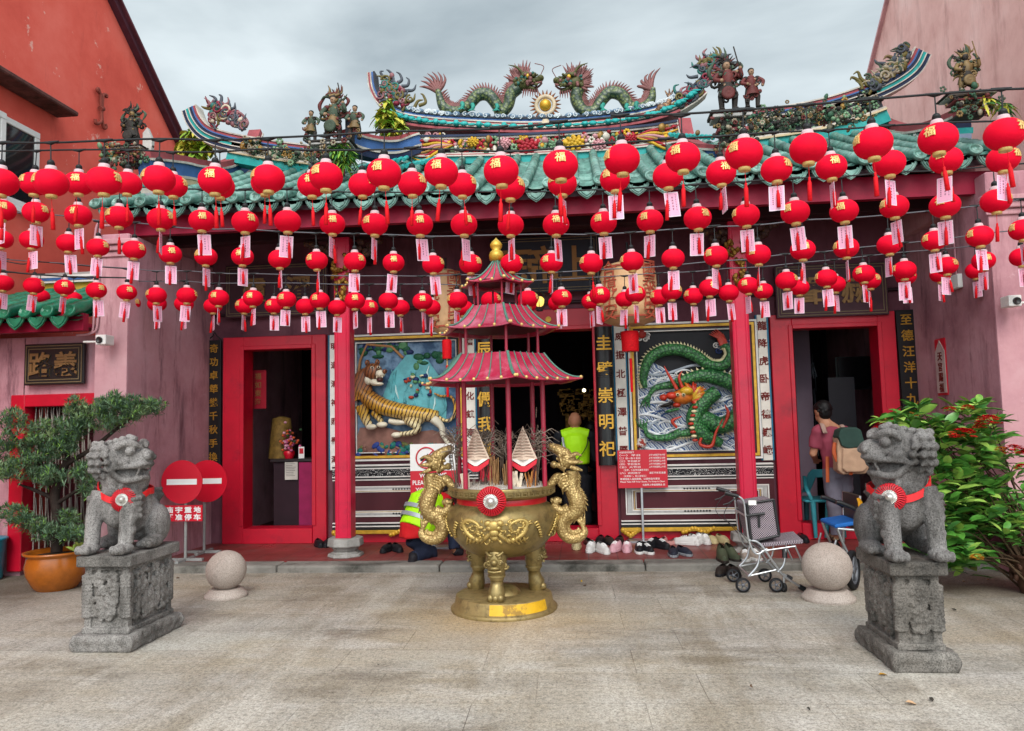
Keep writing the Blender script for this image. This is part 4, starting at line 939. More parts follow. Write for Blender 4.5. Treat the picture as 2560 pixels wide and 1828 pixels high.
# ------------------------------------------------------------------ ridge dragons, pearl, fish
ROOFG = scales('roof_dragon_scales', '6b7844', '24382a', 24); SPK = M('dragon_spine', '744c4a', .55, var=.35, scale=15)
def ridge_dragon(lb, pts, rad, head, sg, tail, fan):
    Y = YR-.02; c0 = PF(*pts[len(pts)//2], Y); t = thing('ridge_dragon', lb, 'dragon sculpture', c0); m = MB()
    c3 = spline([PF(x, y, Y) for x, y in pts], 7); m.tube(c3, rad, 14, 0); m.build('body', ROOFG, t, fix=False)
    s_ = MB(); N = len(c3); rr = np.interp(np.linspace(0, 1, N), np.linspace(0, 1, len(rad)), rad)
    for i in range(2, N-1):
        tv = (c3[i+1]-c3[i-1]).normalized(); nn = Vector((-tv.z, 0, tv.x))*sg
        q = c3[i]+nn*rr[i]*.9; s_.tube([q-tv*.01, q+nn*.09-tv*.05], [.022, .003], 5, 0)
    f0 = PF(*tail, Y)
    for a in fan: s_.tube(spline([f0, f0+Vector((.11*math.cos(a), -.01, .11*math.sin(a))), f0+Vector((.2*math.cos(a+.15*sg), 0, .22*math.sin(a+.1))), f0+Vector((.26*math.cos(a+.4*sg), 0, .30*math.sin(a+.2)))], 4), [.03, .026, .018, .004], 6, 0)
    s_.build('spines', SPK, t, fix=False)
    h = MB(); H0 = PF(*head, Y); d = sg                       # d=+1 looks to the right
    h.ell(H0, (.125, .1, .095), 0, 12); [h.ell(H0+Vector((random.uniform(-.1, .2)*d, -.09, random.uniform(-.07, .1))), random.uniform(.014, .03), random.choice((0, 0, 1, 3)), 6) for q in range(30)]; h.ell(H0+Vector((d*.14, 0, .02)), (.13, .08, .05), 0, 10, (0, -d*.15, 0)); h.ell(H0+Vector((d*.25, 0, .06)), (.05, .06, .045), 0, 9)
    h.ell(H0+Vector((d*.11, 0, -.08)), (.12, .06, .03), 0, 10, (0, d*.35, 0)); h.ell(H0+Vector((d*.05, -.03, .10)), (.08, .08, .04), 0, 9)
    for s in (-1, 1):
        h.ell(H0+Vector((d*.08, s*.08, .065)), .032, 2, 8); h.tube(spline([H0+Vector((d*.02, s*.05, .1)), H0+Vector((-d*.06, s*.07, .2)), H0+Vector((-d*.18, s*.08, .24))], 4), [.022, .016, .004], 6, 0)
        h.tube(spline([H0+Vector((d*.1, s*.06, .085)), H0+Vector((d*.17, s*.05, .075)), H0+Vector((d*.22, s*.03, .1))], 4), [.024, .02, .01], 6, 0)
        h.tube(spline([H0+Vector((d*.08, s*.05, -.03)), H0+Vector((d*.2, s*.06, -.035)), H0+Vector((d*.27, s*.02, .0))], 4), [.016, .016, .012], 6, 1)
    for q in range(34):
        a = R(55+q*5.2); rl = random.uniform(.18, .3); v = Vector((d*math.cos(a)*1., random.uniform(-.09, .09), math.sin(a))); h.tube([H0+v*.07, H0+v*rl*.7+Vector((0, 0, .03)), H0+v*rl+Vector((0, 0, .05))], [.022, .018, .003], 6, 1)
    for q in range(7): h.tube([H0+Vector((d*(.02+q*.03), -.03, -.1)), H0+Vector((d*(.0+q*.035), -.04, -.2-.02*random.random()))], [.016, .003], 5, 1)
    h.tube(spline([H0+Vector((d*.26, -.03, .1)), H0+Vector((d*.3, -.05, .2)), H0+Vector((d*.18, -.05, .25))], 5), .006, 5, 1)
    h.build('head', [M('dragon_head_olive', '4a4a2a', .5, var=.5, scale=22), SPK, GOLDPT, M('head_teal', '2c5a52', .5)], t, fix=False)
    c = MB()
    for (x, y) in ((pts[2][0]+sg*10, 240), (pts[4][0]-sg*14, 243), (pts[4][0]+sg*40, 243)):
        p0 = PF(x, y, Y-.1)
        c.tube([p0+Vector((0, .06, .09)), p0+Vector((.02*sg, 0, .03)), p0], [.035, .028, .02], 7)
        for q in (-1, 0, 1): c.tube([p0, p0+Vector((q*.05, -.04, -.035))], [.018, .004], 5)
    c.build('claws', M('claw_teal', '2a7f72', .5, var=.25), t, fix=False)
ridge_dragon('green scaled dragon on the roof ridge looking right towards the golden pearl', [(972, 200), (985, 238), (1015, 248), (1040, 235), (1062, 212), (1085, 212), (1104, 235), (1112, 250), (1128, 235), (1135, 210), (1150, 195)], [.04, .07, .068, .072, .085, .085, .08, .076, .078, .085, .09], (1160, 186), 1, (972, 205), [R(a) for a in (150, 132, 116, 100, 84, 66, 48)])
ridge_dragon('green scaled dragon on the roof ridge looking left towards the golden pearl', [(1450, 196), (1446, 222), (1425, 240), (1398, 236), (1380, 212), (1355, 206), (1335, 225), (1320, 246), (1295, 246), (1280, 222), (1283, 200)], [.036, .06, .072, .076, .085, .085, .08, .076, .078, .085, .09], (1277, 186), -1, (1446, 200), [R(a) for a in (158, 138, 120, 100, 82)])
c = PF(1211, 234, YR-.02); t = thing('flaming_pearl', 'golden pearl ringed with spikes at centre of the roof ridge', 'roof ornament', c)
m = MB(); m.ell(c, .085, 0, 14); m.build('pearl', M('pearl_gilt', 'b98f25', .35, metal=.4), t)
m = MB(); m.tube([c+Vector((.125*math.cos(a), 0, .125*math.sin(a))) for a in np.linspace(0, 6.283, 25)], .03, 8, 1)
for i in range(22):
    a = i*6.283/22; d_ = Vector((math.cos(a), 0, math.sin(a))); m.tube([c+d_*.14, c+d_*.22], [.022, .003], 5, 0)
m.tube([c+Vector((0, 0, -.3)), c+Vector((0, 0, -.15))], [.1, .06], 10, 1)
m.build('halo', [M('halo_brown', '7b4b2c', .5, var=.3), M('halo_cream', 'b5a68d', .5, var=.2)], t)
c = PF(1470, 246, YR-.02); t = thing('fish_sculpture', 'brown scaled fish with raised tail on main ridge', 'roof ornament', c); m = MB()
m.tube(spline([PF(x, y, YR-.08) for x, y in ((1456, 248), (1468, 243), (1480, 236), (1486, 222), (1488, 212))], 5), [.03, .075, .06, .035, .015], 10, 0)
for a in (60, 90, 125): m.tube([PF(1487, 218, YR-.08), PF(1487, 218, YR-.08)+Vector((.1*math.cos(R(a)), 0, .13*math.sin(R(a))))], [.025, .006], 6, 0)
m.tube([PF(1472, 236, YR-.08), PF(1470, 226, YR-.08)], [.03, .004], 6, 0)
m.build('fish_body', scales('fish_scales', '9a6d3d', '4f3420', 30), t, fix=False)
# ------------------------------------------------------------------ figures on the pedestals
def figurine(nm, lb, base, h, sg, seed, cols, big=False, weapon=True, cat='figurine'):
    """a small robed warrior: legs, skirt, torso, arms, head, helmet plumes, streamer, weapon"""
    rs = random.Random(seed); t = thing(nm, lb, cat, base); m = MB(); b = Vector(base)
    def p(x, y, z): return b+Vector((x*h, y*h, z*h))
    for s in (-1, 1): m.tube([p(s*.06, 0, .5), p(s*.12, -.03, .27), p(s*.11, .0, .04)], [.075*h, .06*h, .045*h], 8, 0); m.ell(p(s*.12, -.04, .03), (.06*h, .09*h, .035*h), 0, 8)
    m.lathe([(.17*h, 0), (.15*h, .08*h), (.11*h, .2*h), (.10*h, .24*h)], p(0, 0, .3), 10, 1)
    m.tube([p(0, 0, .48), p(sg*.02, -.01, .62), p(sg*.01, 0, .75)], [.1*h, .125*h, .07*h], 10, 2)
    for s in (-1, 1): m.ell(p(s*.13, 0, .71), (.07*h, .06*h, .05*h), 3, 8)
    m.tube(spline([p(.14, 0, .71), p(.24, -.05, .62), p(.2*1.1, -.1, .74 if weapon else .5)], 4), [.05*h, .045*h, .035*h], 7, 2)
    m.tube(spline([p(-.14, 0, .71), p(-.22, -.06, .58), p(-.12, -.14, .52)], 4), [.05*h, .045*h, .035*h], 7, 2)
    m.ell(p(.22, -.1, .75 if weapon else .5), .035*h, 4, 7); m.ell(p(-.12, -.15, .52), .035*h, 4, 7)
    m.tube([p(0, 0, .74), p(0, -.005, .8)], .04*h, 7, 4); m.ell(p(0, -.01, .85), (.065*h, .07*h, .08*h), 4, 10); m.ell(p(0, -.08, .845), .015*h, 4, 6)
    m.ell(p(0, .01, .9), (.075*h, .08*h, .055*h), 0, 9)
    if big:
        for q in range(7): a = R(30+q*20); m.tube([p(.05*math.cos(a), .03, .92), p(.2*math.cos(a), .03, .92+.17*math.sin(a))], [.028*h, .005*h], 5, rs.randrange(4))
        m.tube(spline([p(-.2, .06, .95), p(-.3, .06, .8), p(-.26, .06, .66), p(-.14, .06, .66)], 4), [.02*h, .04*h, .03*h, .01*h], 7, 3)
        m.tube(spline([p(.2, .06, .95), p(.28, .06, .85), p(.2, .06, .7)], 4), [.02*h, .035*h, .01*h], 7, 3)
        m.lathe([(0, -.02*h), (.12*h, -.02*h), (.12*h, .01*h), (.09*h, .03*h), (.05*h, .015*h), (0, .03*h)], (0, 0, 0), 14, 2, True, Matrix.Translation(p(-.02, -.17, .28)) @ Euler((R(90), 0, 0)).to_matrix().to_4x4())
    if weapon: m.tube([p(.24, -.1, .6), p(.12 if sg > 0 else .3, -.1, 1.15)], .012*h, 5, 0)
    for i in range(10):
        x0, z0 = rs.uniform(-.16, .16), rs.uniform(.05, .7); m.tube(curl(p(x0, -.08, z0), rs.uniform(.05, .09)*h, 1.2, 9, start=rs.uniform(0, 6)), .02*h, 5, rs.randrange(4))
    if big:
        for i in range(40):
            a, z0 = rs.uniform(-.4, 3.5), rs.uniform(.45, 1.0); x0 = rs.uniform(-.14, .14); L_ = rs.uniform(.1, .24); m.tube(spline([p(x0, rs.uniform(-.05, .08), z0), p(x0+L_*.6*math.cos(a), .02, z0+L_*.5*math.sin(a)), p(x0+L_*math.cos(a+.3), .02, z0+L_*math.sin(a+.4))], 3), [.03*h, .025*h, .006*h], 5, rs.randrange(4))
        for s in (-1, 1): m.tube(curl(p(s*.22, .04, .55), .09*h, 1.2, 10, sgn=s), .025*h, 6, rs.randrange(4))
    for i in range(14): m.ell(p(rs.uniform(-.16, .16), -.09, rs.uniform(.3, .72)), (.035*h, .02*h, .03*h), rs.randrange(5), 6)
    m.build('figure_body', cols, t, fix=False); return t
FB = [CD[0], CD[2], CD[1], CD[3], M('figure_face', '8a6f58', .6, var=.2)]
figurine('warrior_figurine', 'large plumed warrior figurine with shield, centre of the trio on the left roof pedestal', pA+Vector((.02, 0, 0)), .62, 1, 31, FB, True)
figurine('warrior_figurine', 'small kneeling attendant figurine with raised hand, left of the shield warrior', pA+Vector((-.24, -.05, 0)), .42, 1, 32, FB, False, False)
figurine('warrior_figurine', 'small attendant figurine at right end of the left roof pedestal', pA+Vector((.30, -.05, .0)), .45, -1, 33, FB, False, False)
m = MB(); m.prism([(pA.x+.13, pA.z), (pA.x+.24, pA.z), (pA.x+.24, pA.z+.3), (pA.x+.2, pA.z+.26), (pA.x+.17, pA.z+.36), (pA.x+.13, pA.z+.33)], 8.5, 8.53); m.build('slate_fin', M('slate_dark', '2b2e36', .7), temple)
FB2 = [CD[0], CD[0], CD[3], CD[1], FB[4]]
figurine('warrior_figurine', 'large soot-dark plumed warrior figurine on the right roof pedestal', pB+Vector((-.02, 0, .02)), .64, 1, 34, FB2, True)
figurine('warrior_figurine', 'dark red robed small figurine at right end of the right roof pedestal', pB+Vector((.24, -.05, .02)), .5, -1, 35, [CD[0], CD[3], CD[3], CD[0], FB[4]], False, False)
figurine('warrior_figurine', 'sooty winged figurine on the front left roof corner before the red wall', pC, .47, -1, 36, [CD[0], CD[0], CD[0], CD[1], CD[2]], True, False)
m = MB(); q = pC+Vector((.17, .05, 0)); m.prism([(q.x-.05, q.z-.04), (q.x+.05, q.z-.04), (q.x+.06, q.z+.1), (q.x+.0, q.z+.24), (q.x-.05, q.z+.18)], 7.5, 7.55); m.build('plaster_fin', M('pale_plaster_fin', 'a9a6a2', .8, var=.25), temple)
figurine('warrior_figurine', 'rearing horseman figurine on right roof corner before the pink wall', pD, .46, 1, 37, [CD[2], CD[0], CD[2], CD[1], CD[0]], True)
# ================================================================== red gabled building on the left
XB = -6.5
rb = thing('red_building', 'tall red plastered gable building with a white framed window', 'building', (XB, 9, 0))
v1 = PX(452*1.0, 388, XB); v2 = PX(268, 0, XB); sl = (v2.z-v1.z)/(v2.y-v1.y)
y0 = 3.5; zt = v1.z+sl*(y0-v1.y)
m = MB(); m.prism([(y0, 0), (v1.y, 0), (v1.y, v1.z), (y0, zt)], XB, XB-4, axis='x'); m.build('gable_wall', REDWALL, rb)
m = MB(); e = .10
for (o, t, x1, mi) in ((0, .09, .10, 0), (.09, .13, .16, 1)):
    m.prism([(y0, zt+o), (v1.y+.15, v1.z-sl*-.15+o), (v1.y+.15, v1.z-sl*-.15+t), (y0, zt+t)], XB+x1, XB-4.1, mi, axis='x')
m.build('roof_verge', [M('verge_purple', '4a2833', .6, var=.25, scale=5), M('verge_edge', '5b3039', .6, var=.25)], rb)
def prx(F_, x, y): return PX(x, y, XB+F_)
# ledge over the window
a, b = prx(.0, 0, 215), prx(0, 142, 296)
m = MB(); m.prism([(a.y-1.5, a.z+.02), (b.y, a.z*.0+b.z+.06), (b.y, b.z-.02), (a.y-1.5, a.z-.06)], XB+.42, XB+.002, axis='x')
lz = b.z
m = MB(); m.bx(XB+.002, XB+.3, 5.0, b.y, lz+.0, lz+.06); m.build('window_ledge', M('mossy_ledge', '5c3a36', .85, var=.4, scale=8, bump=.6, bscale=40, col2='33261f', thr=(.5, .66)), rb, bevel=.015)
# window
wy1 = prx(0, 92, 335).y; wy0 = wy1-1.2; wzt = prx(0, 92, 335).z; wzb = prx(0, 85, 535).z
wt = MB(); fw_ = .075
for (ya, yb2, o) in ((wy0, wy0+.62, .10), (wy0+.56, wy1, .05)):
    wt.bx(XB+.004, XB+o, ya, yb2, wzt-fw_, wzt); wt.bx(XB+.004, XB+o, ya, yb2, wzb, wzb+fw_); wt.bx(XB+.004, XB+o-.002, ya, ya+fw_, wzb+fw_, wzt-fw_); wt.bx(XB+.004, XB+o-.002, yb2-fw_, yb2, wzb+fw_, wzt-fw_)
wo = wt.build('window', WHITEPL, rb, bevel=.006)
GL = NT('window_glass_dark'); GLM = GL.done('171c1f', .06, spec=.7)
m = MB(); m.bx(XB+.002, XB+.03, wy0+.05, wy1-.05, wzb+.05, wzt-.05); m.build('pane', GLM, wo)
m = MB(); m.bx(XB-.0, XB+.06, wy0-.1, wy1+.04, wzb-.06, wzb-.002); m.build('sill', WHITEPL, wo, bevel=.005)
# iron wall tie with curled ends
def ir(x, y): return prx(.05, x, y)
m = MB()
m.tube(spline([ir(*p) for p in ((252, 236), (243, 226), (246, 222), (251, 240), (253, 265), (254, 290), (252, 305), (240, 309), (238, 298))], 6), .022, 8)
m.tube(spline([ir(*p) for p in ((266, 244), (266, 238), (258, 238), (255, 262), (254, 280), (255, 300), (260, 320), (265, 318), (263, 310))], 6), .022, 8)
m.tube([ir(250, 272), ir(258, 272)], .035, 8)
m.build('wall_tie', M('rust_red_iron', '7c3a30', .7, var=.3, bump=.4), rb)
# ================================================================== low annex at far left
YX = 7.35
an = thing('side_annex', 'low side annex with green tiled roof, mauve wall and red gateway', 'annex', (-6, YX, 0))
ax = lambda x, y: PF(x, y, YX)
az = ax(120, 748).z
m = MB(); xg0, xg1, zg1 = ax(62, 950).x, ax(200, 950).x, ax(120, 903).z
m.bx(-9, xg0-.05, YX, YX+.2, 0, az, 0); m.bx(xg0-.06, -5.025, YX, YX+.2, zg1, az, 0); m.build('front_wall', MAUVE, an)
m = MB(); zo = ax(120, 876).z; xo = ax(30, 1000).x
m.bx(xo, xg0, YX-.06, YX+.15, 0.05, zo); m.bx(xg0, -5.03, YX-.06, YX+.15, zg1, zo); m.build('gate_frame', CRIMSON, an, bevel=.008)
m = MB()
zb_, zt_ = .1, zg1
for i in range(11):
    x = xg0+.03+i*(xg1-xg0)/10.5
    m.tube([(x, YX+.08, zb_), (x, YX+.08, zt_)], .009, 6)
for j in range(3):
    z0 = zb_+.25+j*.6
    for i in range(10):
        x = xg0+.03+i*(xg1-xg0)/10.5; d = (xg1-xg0)/10.5; m.tube([(x, YX+.06, z0), (x+d/2, YX+.06, z0+.45), (x+d, YX+.06, z0)], .008, 5)
m.build('folding_gate', M('dull_gate_metal', 'a09790', .5, metal=.3, var=.2), an)
m = MB(); m.bx(xg0, -5.03, YX+.3, YX+.34, 0, zg1+.1); m.build('gate_backing', M('gate_dark_red', '3c0f18', .7), an)
m = MB(); zf0, zf1 = ax(100, 752).z, ax(100, 712).z
m.bx(-9, -5.03, YX-.38, YX-.3, zf0+.02, zf1); m.bx(-9, -5.03, YX-.3, YX, zf0+.06, zf0+.1); m.build('fascia_board', MAROON, an)
# roof: rolls run up and back to the yellow band
ye = YX-.46; ze = ax(100, 715).z; yt = YX+.85; zt2 = P(100, 742, yt).z
m = MB(); m.add([(-9, ye, ze-.03), (-5.03, ye, ze-.03), (-5.03, yt, zt2-.03), (-9, yt, zt2-.03)], [(0, 1, 2, 3)]); m.add([(-9, ye, ze-.07), (-5.03, ye, ze-.07), (-5.03, yt, zt2-.07), (-9, yt, zt2-.07)], [(0, 3, 2, 1)])
for i in range(17):
    x = -5.1-i*.235; N = 12
    pts = []; rr = []
    for j in range(N+1):
        t_ = j/N; pts.append((x, ye-.03+(yt-ye)*t_, ze+.03+(zt2-ze)*t_)); rr.append(.062)
        if j % 2 == 1 and j < N: pts.append((x, ye-.03+(yt-ye)*(t_+.012), ze+.03+(zt2-ze)*(t_+.012))); rr.append(.07)
    m.tube(pts, rr, 12, 0)
    q = Euler((R(90)-.36, 0, 0)).to_matrix().to_4x4(); q.translation = Vector((x, ye-.035, ze+.03)); m.lathe([(.066, -.02), (.07, .012), (.056, .02), (.05, .01), (.02, .01), (.0, .018)], (0, 0, 0), 16, 0, True, q)
    xx = x-.1175; w_ = .1; zz_ = ze-.01
    poly = [(xx-w_, zz_-.0), (xx-w_*.95, zz_-.04), (xx-w_*.6, zz_-.095), (xx, zz_-.14), (xx+w_*.6, zz_-.095), (xx+w_*.95, zz_-.04), (xx+w_, zz_), (xx, zz_-.03)]
    m.prism(poly, ye-.03, ye-.012, 0)
    m.tube([(xx+(a-xx)*.7, ye-.035, zz_-.05+(b-zz_+.05)*.7) for a, b in poly[:7]], .006, 5)
m.build('roof_tiles', TILE2, an, fix=False)
m = MB(); 
m.bx(-9, -5.03, yt-.02, yt+.1, zt2-.1, zt2+.06, 0); m.bx(-9, -5.03, yt-.03, yt+.1, zt2+.061, zt2+.145, 1)
for i, (h, mi, d) in enumerate(((.145, 2, .05), (.17, 3, .06), (.205, 2, .05), (.235, 4, .04))): m.bx(-9, -5.03, yt-.03-d, yt+.1, zt2+h+.001*i, zt2+h+.03, mi)
m.build('roof_upstand', [TEAL, M('upstand_yellow', 'b99a3a', .7, var=.2, scale=5, col2='8d8558', thr=(.5, .7)), WHITE, BLUEPT, M('upstand_grey', '9a9390', .7, var=.2)], an)
p = plaque(ax(66, 800).x, ax(197, 800).x, ax(100, 856).z, ax(100, 766).z, '路義', .27, 'black framed plaque with two dull gold brushed characters above the folding gate', y=YX-.06, gold=M('brush_gold', '7a5d38', .5, metal=.3, var=.3), back=M('plaque_green_black', '0d1414', .4, var=.1))
# red wall strip seen right of the annex gate is the wing of the temple
# ================================================================== tall pink building on the right
XT = 5.0
tb = thing('pink_building', 'tall pale pink plastered gable building rising behind the temple roof', 'building', (XT, 11, 0))
a, b = PX(2211, 50, XT), PX(2176, 190, XT); s2 = (b.z-a.z)/(b.y-a.y)
yb2 = b.y+1.2; zb2 = b.z+s2*1.2; yn = 4.5; zn = a.z+s2*(yn-a.y)
m = MB(); m.prism([(yn, 0), (yb2, 0), (yb2, zb2), (yn, zn)], XT, XT+4, axis='x'); m.build('gable_wall', TALLPINK, tb)
m = MB(); m.prism([(yn, zn), (yb2+.1, zb2+s2*.1), (yb2+.1, zb2+s2*.1+.06), (yn, zn+.06)], XT-.06, XT+4.05, axis='x'); m.build('roof_verge', M('pink_verge', 'b98b8c', .7, var=.2), tb)
m = MB(); m.bx(4.75, 5.2, YP+.05, YP+3.5, 0, 4.45); m.build('front_pier', TALLPINK, tb)
m = MB(); m.bx(4.70, 5.25, YP, YP+3.5, 4.451, 4.50); m.build('pier_cap', M('pier_cap_brown', '6d4440', .7, var=.3), tb)
# ================================================================== strings of red lanterns
k = NT('lantern_cloth')
wv = k.n('ShaderNodeTexWave', {'Vector': k.tc.outputs['Object'], 'Scale': 62., 'Distortion': .3}, bands_direction='Z').outputs['Fac']
k.bump(wv, .35, .002)
c_ = k.ramp(k.noise(7, 4), [(.3, 'cc0022'), (.7, 'e0002c')])
LCLOTH = k.done(c_, .7, spec=.12)
LGOLD = M('lantern_gold', 'd2b06c', .38, metal=.3, var=.15, scale=40)
LCOLLAR = M('lantern_collar', 'b99fa2', .5, var=.1, scale=30)
TASSEL = M('tassel_red', 'c80a18', .7, var=.2, scale=60)
TAGP = M('tag_pink', 'e0a3bd', .55, var=.05, scale=9); TAGF = M('tag_sleeve', 'dcc6d2', .3, var=.04)
RL, HL = .0945, .078
def fu_emblem():
    """the gold blessing character moulded on the lantern's front"""
    cu_v, cu_f = text_verts('福', .058, .02, .016); m = MB(); vs = []
    for x, y, z in cu_v:
        z2 = z+.018; a = x/RL; b = z2/HL
        b = max(-.95, min(.95, b)); rr = math.cos(math.asin(b)*1.0)*RL
        rad = rr+(.006 if y < 0 else -.006); vs.append((rad*math.sin(a), -rad*math.cos(a), z2))
    m.add(vs, cu_f)
    # moulded backing: five lobes
    return m
def lantern_parts():
    P_ = {}
    m = MB(); prof = []
    for i in range(17):
        a = -math.pi/2+math.pi*i/16; r = max(.026, RL*abs(math.cos(a))**.86); z = HL*math.sin(a); prof.append((r, z))
    m.lathe(prof, n=28); P_['shade'] = (m, LCLOTH)
    m = fu_emblem(); P_['emblem'] = (m, LGOLD)
    m = MB(); m.lathe([(.033, HL-.006), (.031, HL+.012), (.027, HL+.02), (.02, HL+.022)], n=16); P_['collar'] = (m, LCOLLAR)
    m = MB(); m.lathe([(.021, HL+.02), (.02, HL+.034), (.022, HL+.036), (.018, HL+.05), (.012, HL+.056), (.004, HL+.06), (.0035, .237)], n=10)
    m.tube([(-.05, 0, .243), (0, 0, .236), (.05, 0, .243)], [.005, .012, .005], 6); P_['socket'] = (m, CABLE)
    m = MB(); m.lathe([(.022, -HL-.014), (.031, -HL-.012), (.032, -HL+.006), (.028, -HL+.012)], n=16); P_['base_ring'] = (m, LGOLD)
    m = MB(); m.tube([(0, 0, -HL-.01), (.002, 0, -HL-.075)], .0016, 5); m.lathe([(.004, -.075), (.007, -.08), (.006, -.092), (.011, -.105), (.0125, -.2), (.004, -.202)], (0.002, 0, -HL), 8); P_['tassel'] = (m, TASSEL)
    m = MB(); m.tube([(-.002, 0, -HL-.012), (-.003, 0, -HL-.03)], .0012, 4, 1); m.bx(-.041, .041, -.0012, .0012, -HL-.175, -HL-.03, 0); m.bx(-.046, .046, -.0006, .0006, -HL-.181, -HL-.025, 1)
    rs = random.Random(5)
    for (x, s, n) in ((.004, .0125, 6), (-.022, .008, 9), (.026, .006, 10)):
        for i in range(n):
            zc = -HL-.042-i*(.108/n); 
            if i == 0 and x == .004: continue
            for q in range(3):
                dz = (q-1)*s*.3; w_ = s*rs.uniform(.25, .5); m.bx(x-w_, x+w_, -.0018, .0018, zc+dz-.0008, zc+dz+.0008, 2)
            m.bx(x-.0008, x+.0008, -.0018, .0018, zc-s*.4, zc+s*.4, 2)
    P_['tag'] = (m, [TAGP, TAGF, M('tag_ink', '5a3a48', .6)])
    return {n_: (mb.build('proto_'+n_, mt, None, fix=False)) for n_, (mb, mt) in P_.items()}
LP = lantern_parts()
LM = {}
for n_, o in LP.items():
    LM[n_] = o.data; o.data.name = 'lantern_'+n_; bpy.data.objects.remove(o)
# rows: x, y of the shade's middle in the photograph, where the emblem sits (-1 left rim .. 1 right rim, None hidden), tag seen (0 none, 1 full face, less = turned)
ROWS = {
 'front': (3.95, [(2, 456, None, 0), (128, 457, -.97, 0), (260, 452.6, .75, 0), (397, 448, -.95, 0), (538, 452, -.33, 0), (671, 447, -.95, 0), (815, 442, -.64, 0), (960, 434, -.42, 0), (1103, 431, -.3, 0), (1253, 428, -.33, 0), (1401, 414, 0, 0), (1555, 399, -.86, 0), (1707, 394, -.42, 0), (1860, 385, -.56, 0), (2020, 372, None, 0), (2182.6, 359, -.83, 0), (2345, 347, -.38, 0), (2511, 336, .82, 0)]),
 'second': (4.7, [(86, 460, -.85, 0), (197, 459, -.26, 0), (319, 459, None, 0), (433, 465, .82, 0), (550, 466, None, 0), (663, 459, None, 0), (780, 463, -.22, 0), (906, 463, .63, 0), (1031, 460, .67, 0), (1156, 463, .8, 0), (1276, 469, .72, 0), (1405.6, 459, -.75, .3), (1537, 448, -.57, 1), (1669.5, 440, .9, .95), (1802.5, 432.5, .3, .35), (1941, 424, .72, 1), (2078, 418, .25, .3), (2223, 409, None, .6), (2365, 401, -.36, .9), (2508, 398, .8, .6)]),
 'third': (5.15, [(6, 526, 0, .4), (90, 531, .61, .9), (196, 538.5, -.35, .65), (298, 543, -.83, 0), (402, 548, .7, .2), (505, 552, 0, 1), (613, 555, .43, .7), (719, 554, None, 1), (831, 560, 0, .4), (937, 561.6, -.65, .4), (1049.5, 561.6, 0, .9), (1160, 561.6, .3, .6), (1277, 563, None, .5), (1390, 561.6, 0, .55), (1509, 557, -.44, 1), (1625, 552, -.47, .85), (1744, 546, .57, 1), (1865, 538.5, -.88, 1), (1988, 531, -.53, 1), (2110, 528, -.23, 1), (2235.6, 517, -.8, .75), (2362, 514, -.3, .95), (2489.6, 503, .83, 0)]),
 'fourth': (6.0, [(3, 598.5, None, .6), (79, 600, None, .7), (171, 608, None, 1), (245, 618.5, .65, 1), (335.6, 624.7, .6, 1), (426, 635.5, .1, 1), (515, 641.6, -.8, .65), (606.5, 641.6, -.33, .9), (699, 648, None, .2), (792, 652, -.7, .12), (887, 654, .56, 1), (984, 657, 0, .95), (1083, 661.6, .83, .95), (1176.6, 660, .7, .9), (1279, 658.6, .9, .8), (1378.5, 657, -.55, .25), (1478, 658.6, -.83, 0), (1579.6, 654, -.9, .8), (1682.7, 646, None, 1), (1789.5, 640, -.6, .5), (1896, 637, -.55, .1), (2007, 625, .2, .25), (2115.5, 620, -.88, .2), (2223, 612, None, .55), (2335.6, 601.6, -.7, .95), (2449, 591, -.67, .75), (2557, 575, -.75, .6)]),
 'fifth': (6.75, [(8, 708, None, .8), (85, 714, .8, .85), (161, 718.6, 0, .6), (241, 726, .45, 1), (317, 731, .25, 1), (391, 738.6, -.9, .85), (467, 738.6, .9, 1), (547, 745, -.53, .2), (632.7, 746, -.37, .4), (716, 749, -.55, 1), (799.5, 751, -.53, 1), (887, 752.5, 0, .45), (971, 752.5, None, 1), (1056.6, 754, -.03, .4), (1143.4, 751, -.9, .5), (1227.6, 750.7, .8, 0), (1320, 748, .9, 0), (1404, 745, .32, 1), (1499.5, 738.6, .07, .55), (1588, 735.5, .42, .45), (1679, 729, .8, .85), (1774, 720, .36, .95), (1870, 714, -.36, .5), (1966, 701.7, .88, .9), (2065.6, 695.5, -.9, 1), (2159.5, 684.7, -.44, .4), (2261, 675.5, -.9, 1), (2366.4, 664.7, .75, .75), (2459, 652, .35, .8), (2554, 643, None, .6)]),
 'back': (7.3, [(100, 742, None, .5), (182.6, 748, None, .95), (258.6, 755.6, -.6, .5), (327, 758.6, .6, .4), (392.6, 760, None, .6), (460, 760, None, .4), (532.7, 765, None, .2), (611, 765, -.78, .4), (685, 765, -.57, 1), (763, 766, None, .95), (843, 769, None, .95), (922.6, 769, .28, .5), (1001, 769, None, .35), (1078.7, 769, None, .4), (1160, 771, None, .6), (1240, 769, .6, .5), (1318, 762, None, .4), (1393, 758, None, .5), (1477, 754, -.2, .5), (1561.7, 749, None, .8), (1648, 743, -.75, 1), (1733, 740, -.7, .7), (1822, 732.5, None, .75), (1908, 728, -.35, .95), (1998.5, 718.6, None, 1), (2088, 711, None, .5), (2175.5, 701.7, .7, .2), (2265, 692, .65, .9), (2351, 686, None, .4), (2440, 677, None, .8), (2537, 666, None, .8)]),
}
NUM = ['', 'first', 'second', 'third', 'fourth', 'fifth', 'sixth', 'seventh', 'eighth', 'ninth', 'tenth', 'eleventh', 'twelfth', 'thirteenth', 'fourteenth', 'fifteenth', 'sixteenth', 'seventeenth', 'eighteenth', 'nineteenth', 'twentieth']
def nth(i):
    if i <= 20: return NUM[i]
    return {2: 'twenty', 3: 'thirty'}[i//10]+'-'+NUM[i % 10] if i % 10 else 'thirtieth'
rl = random.Random(3)
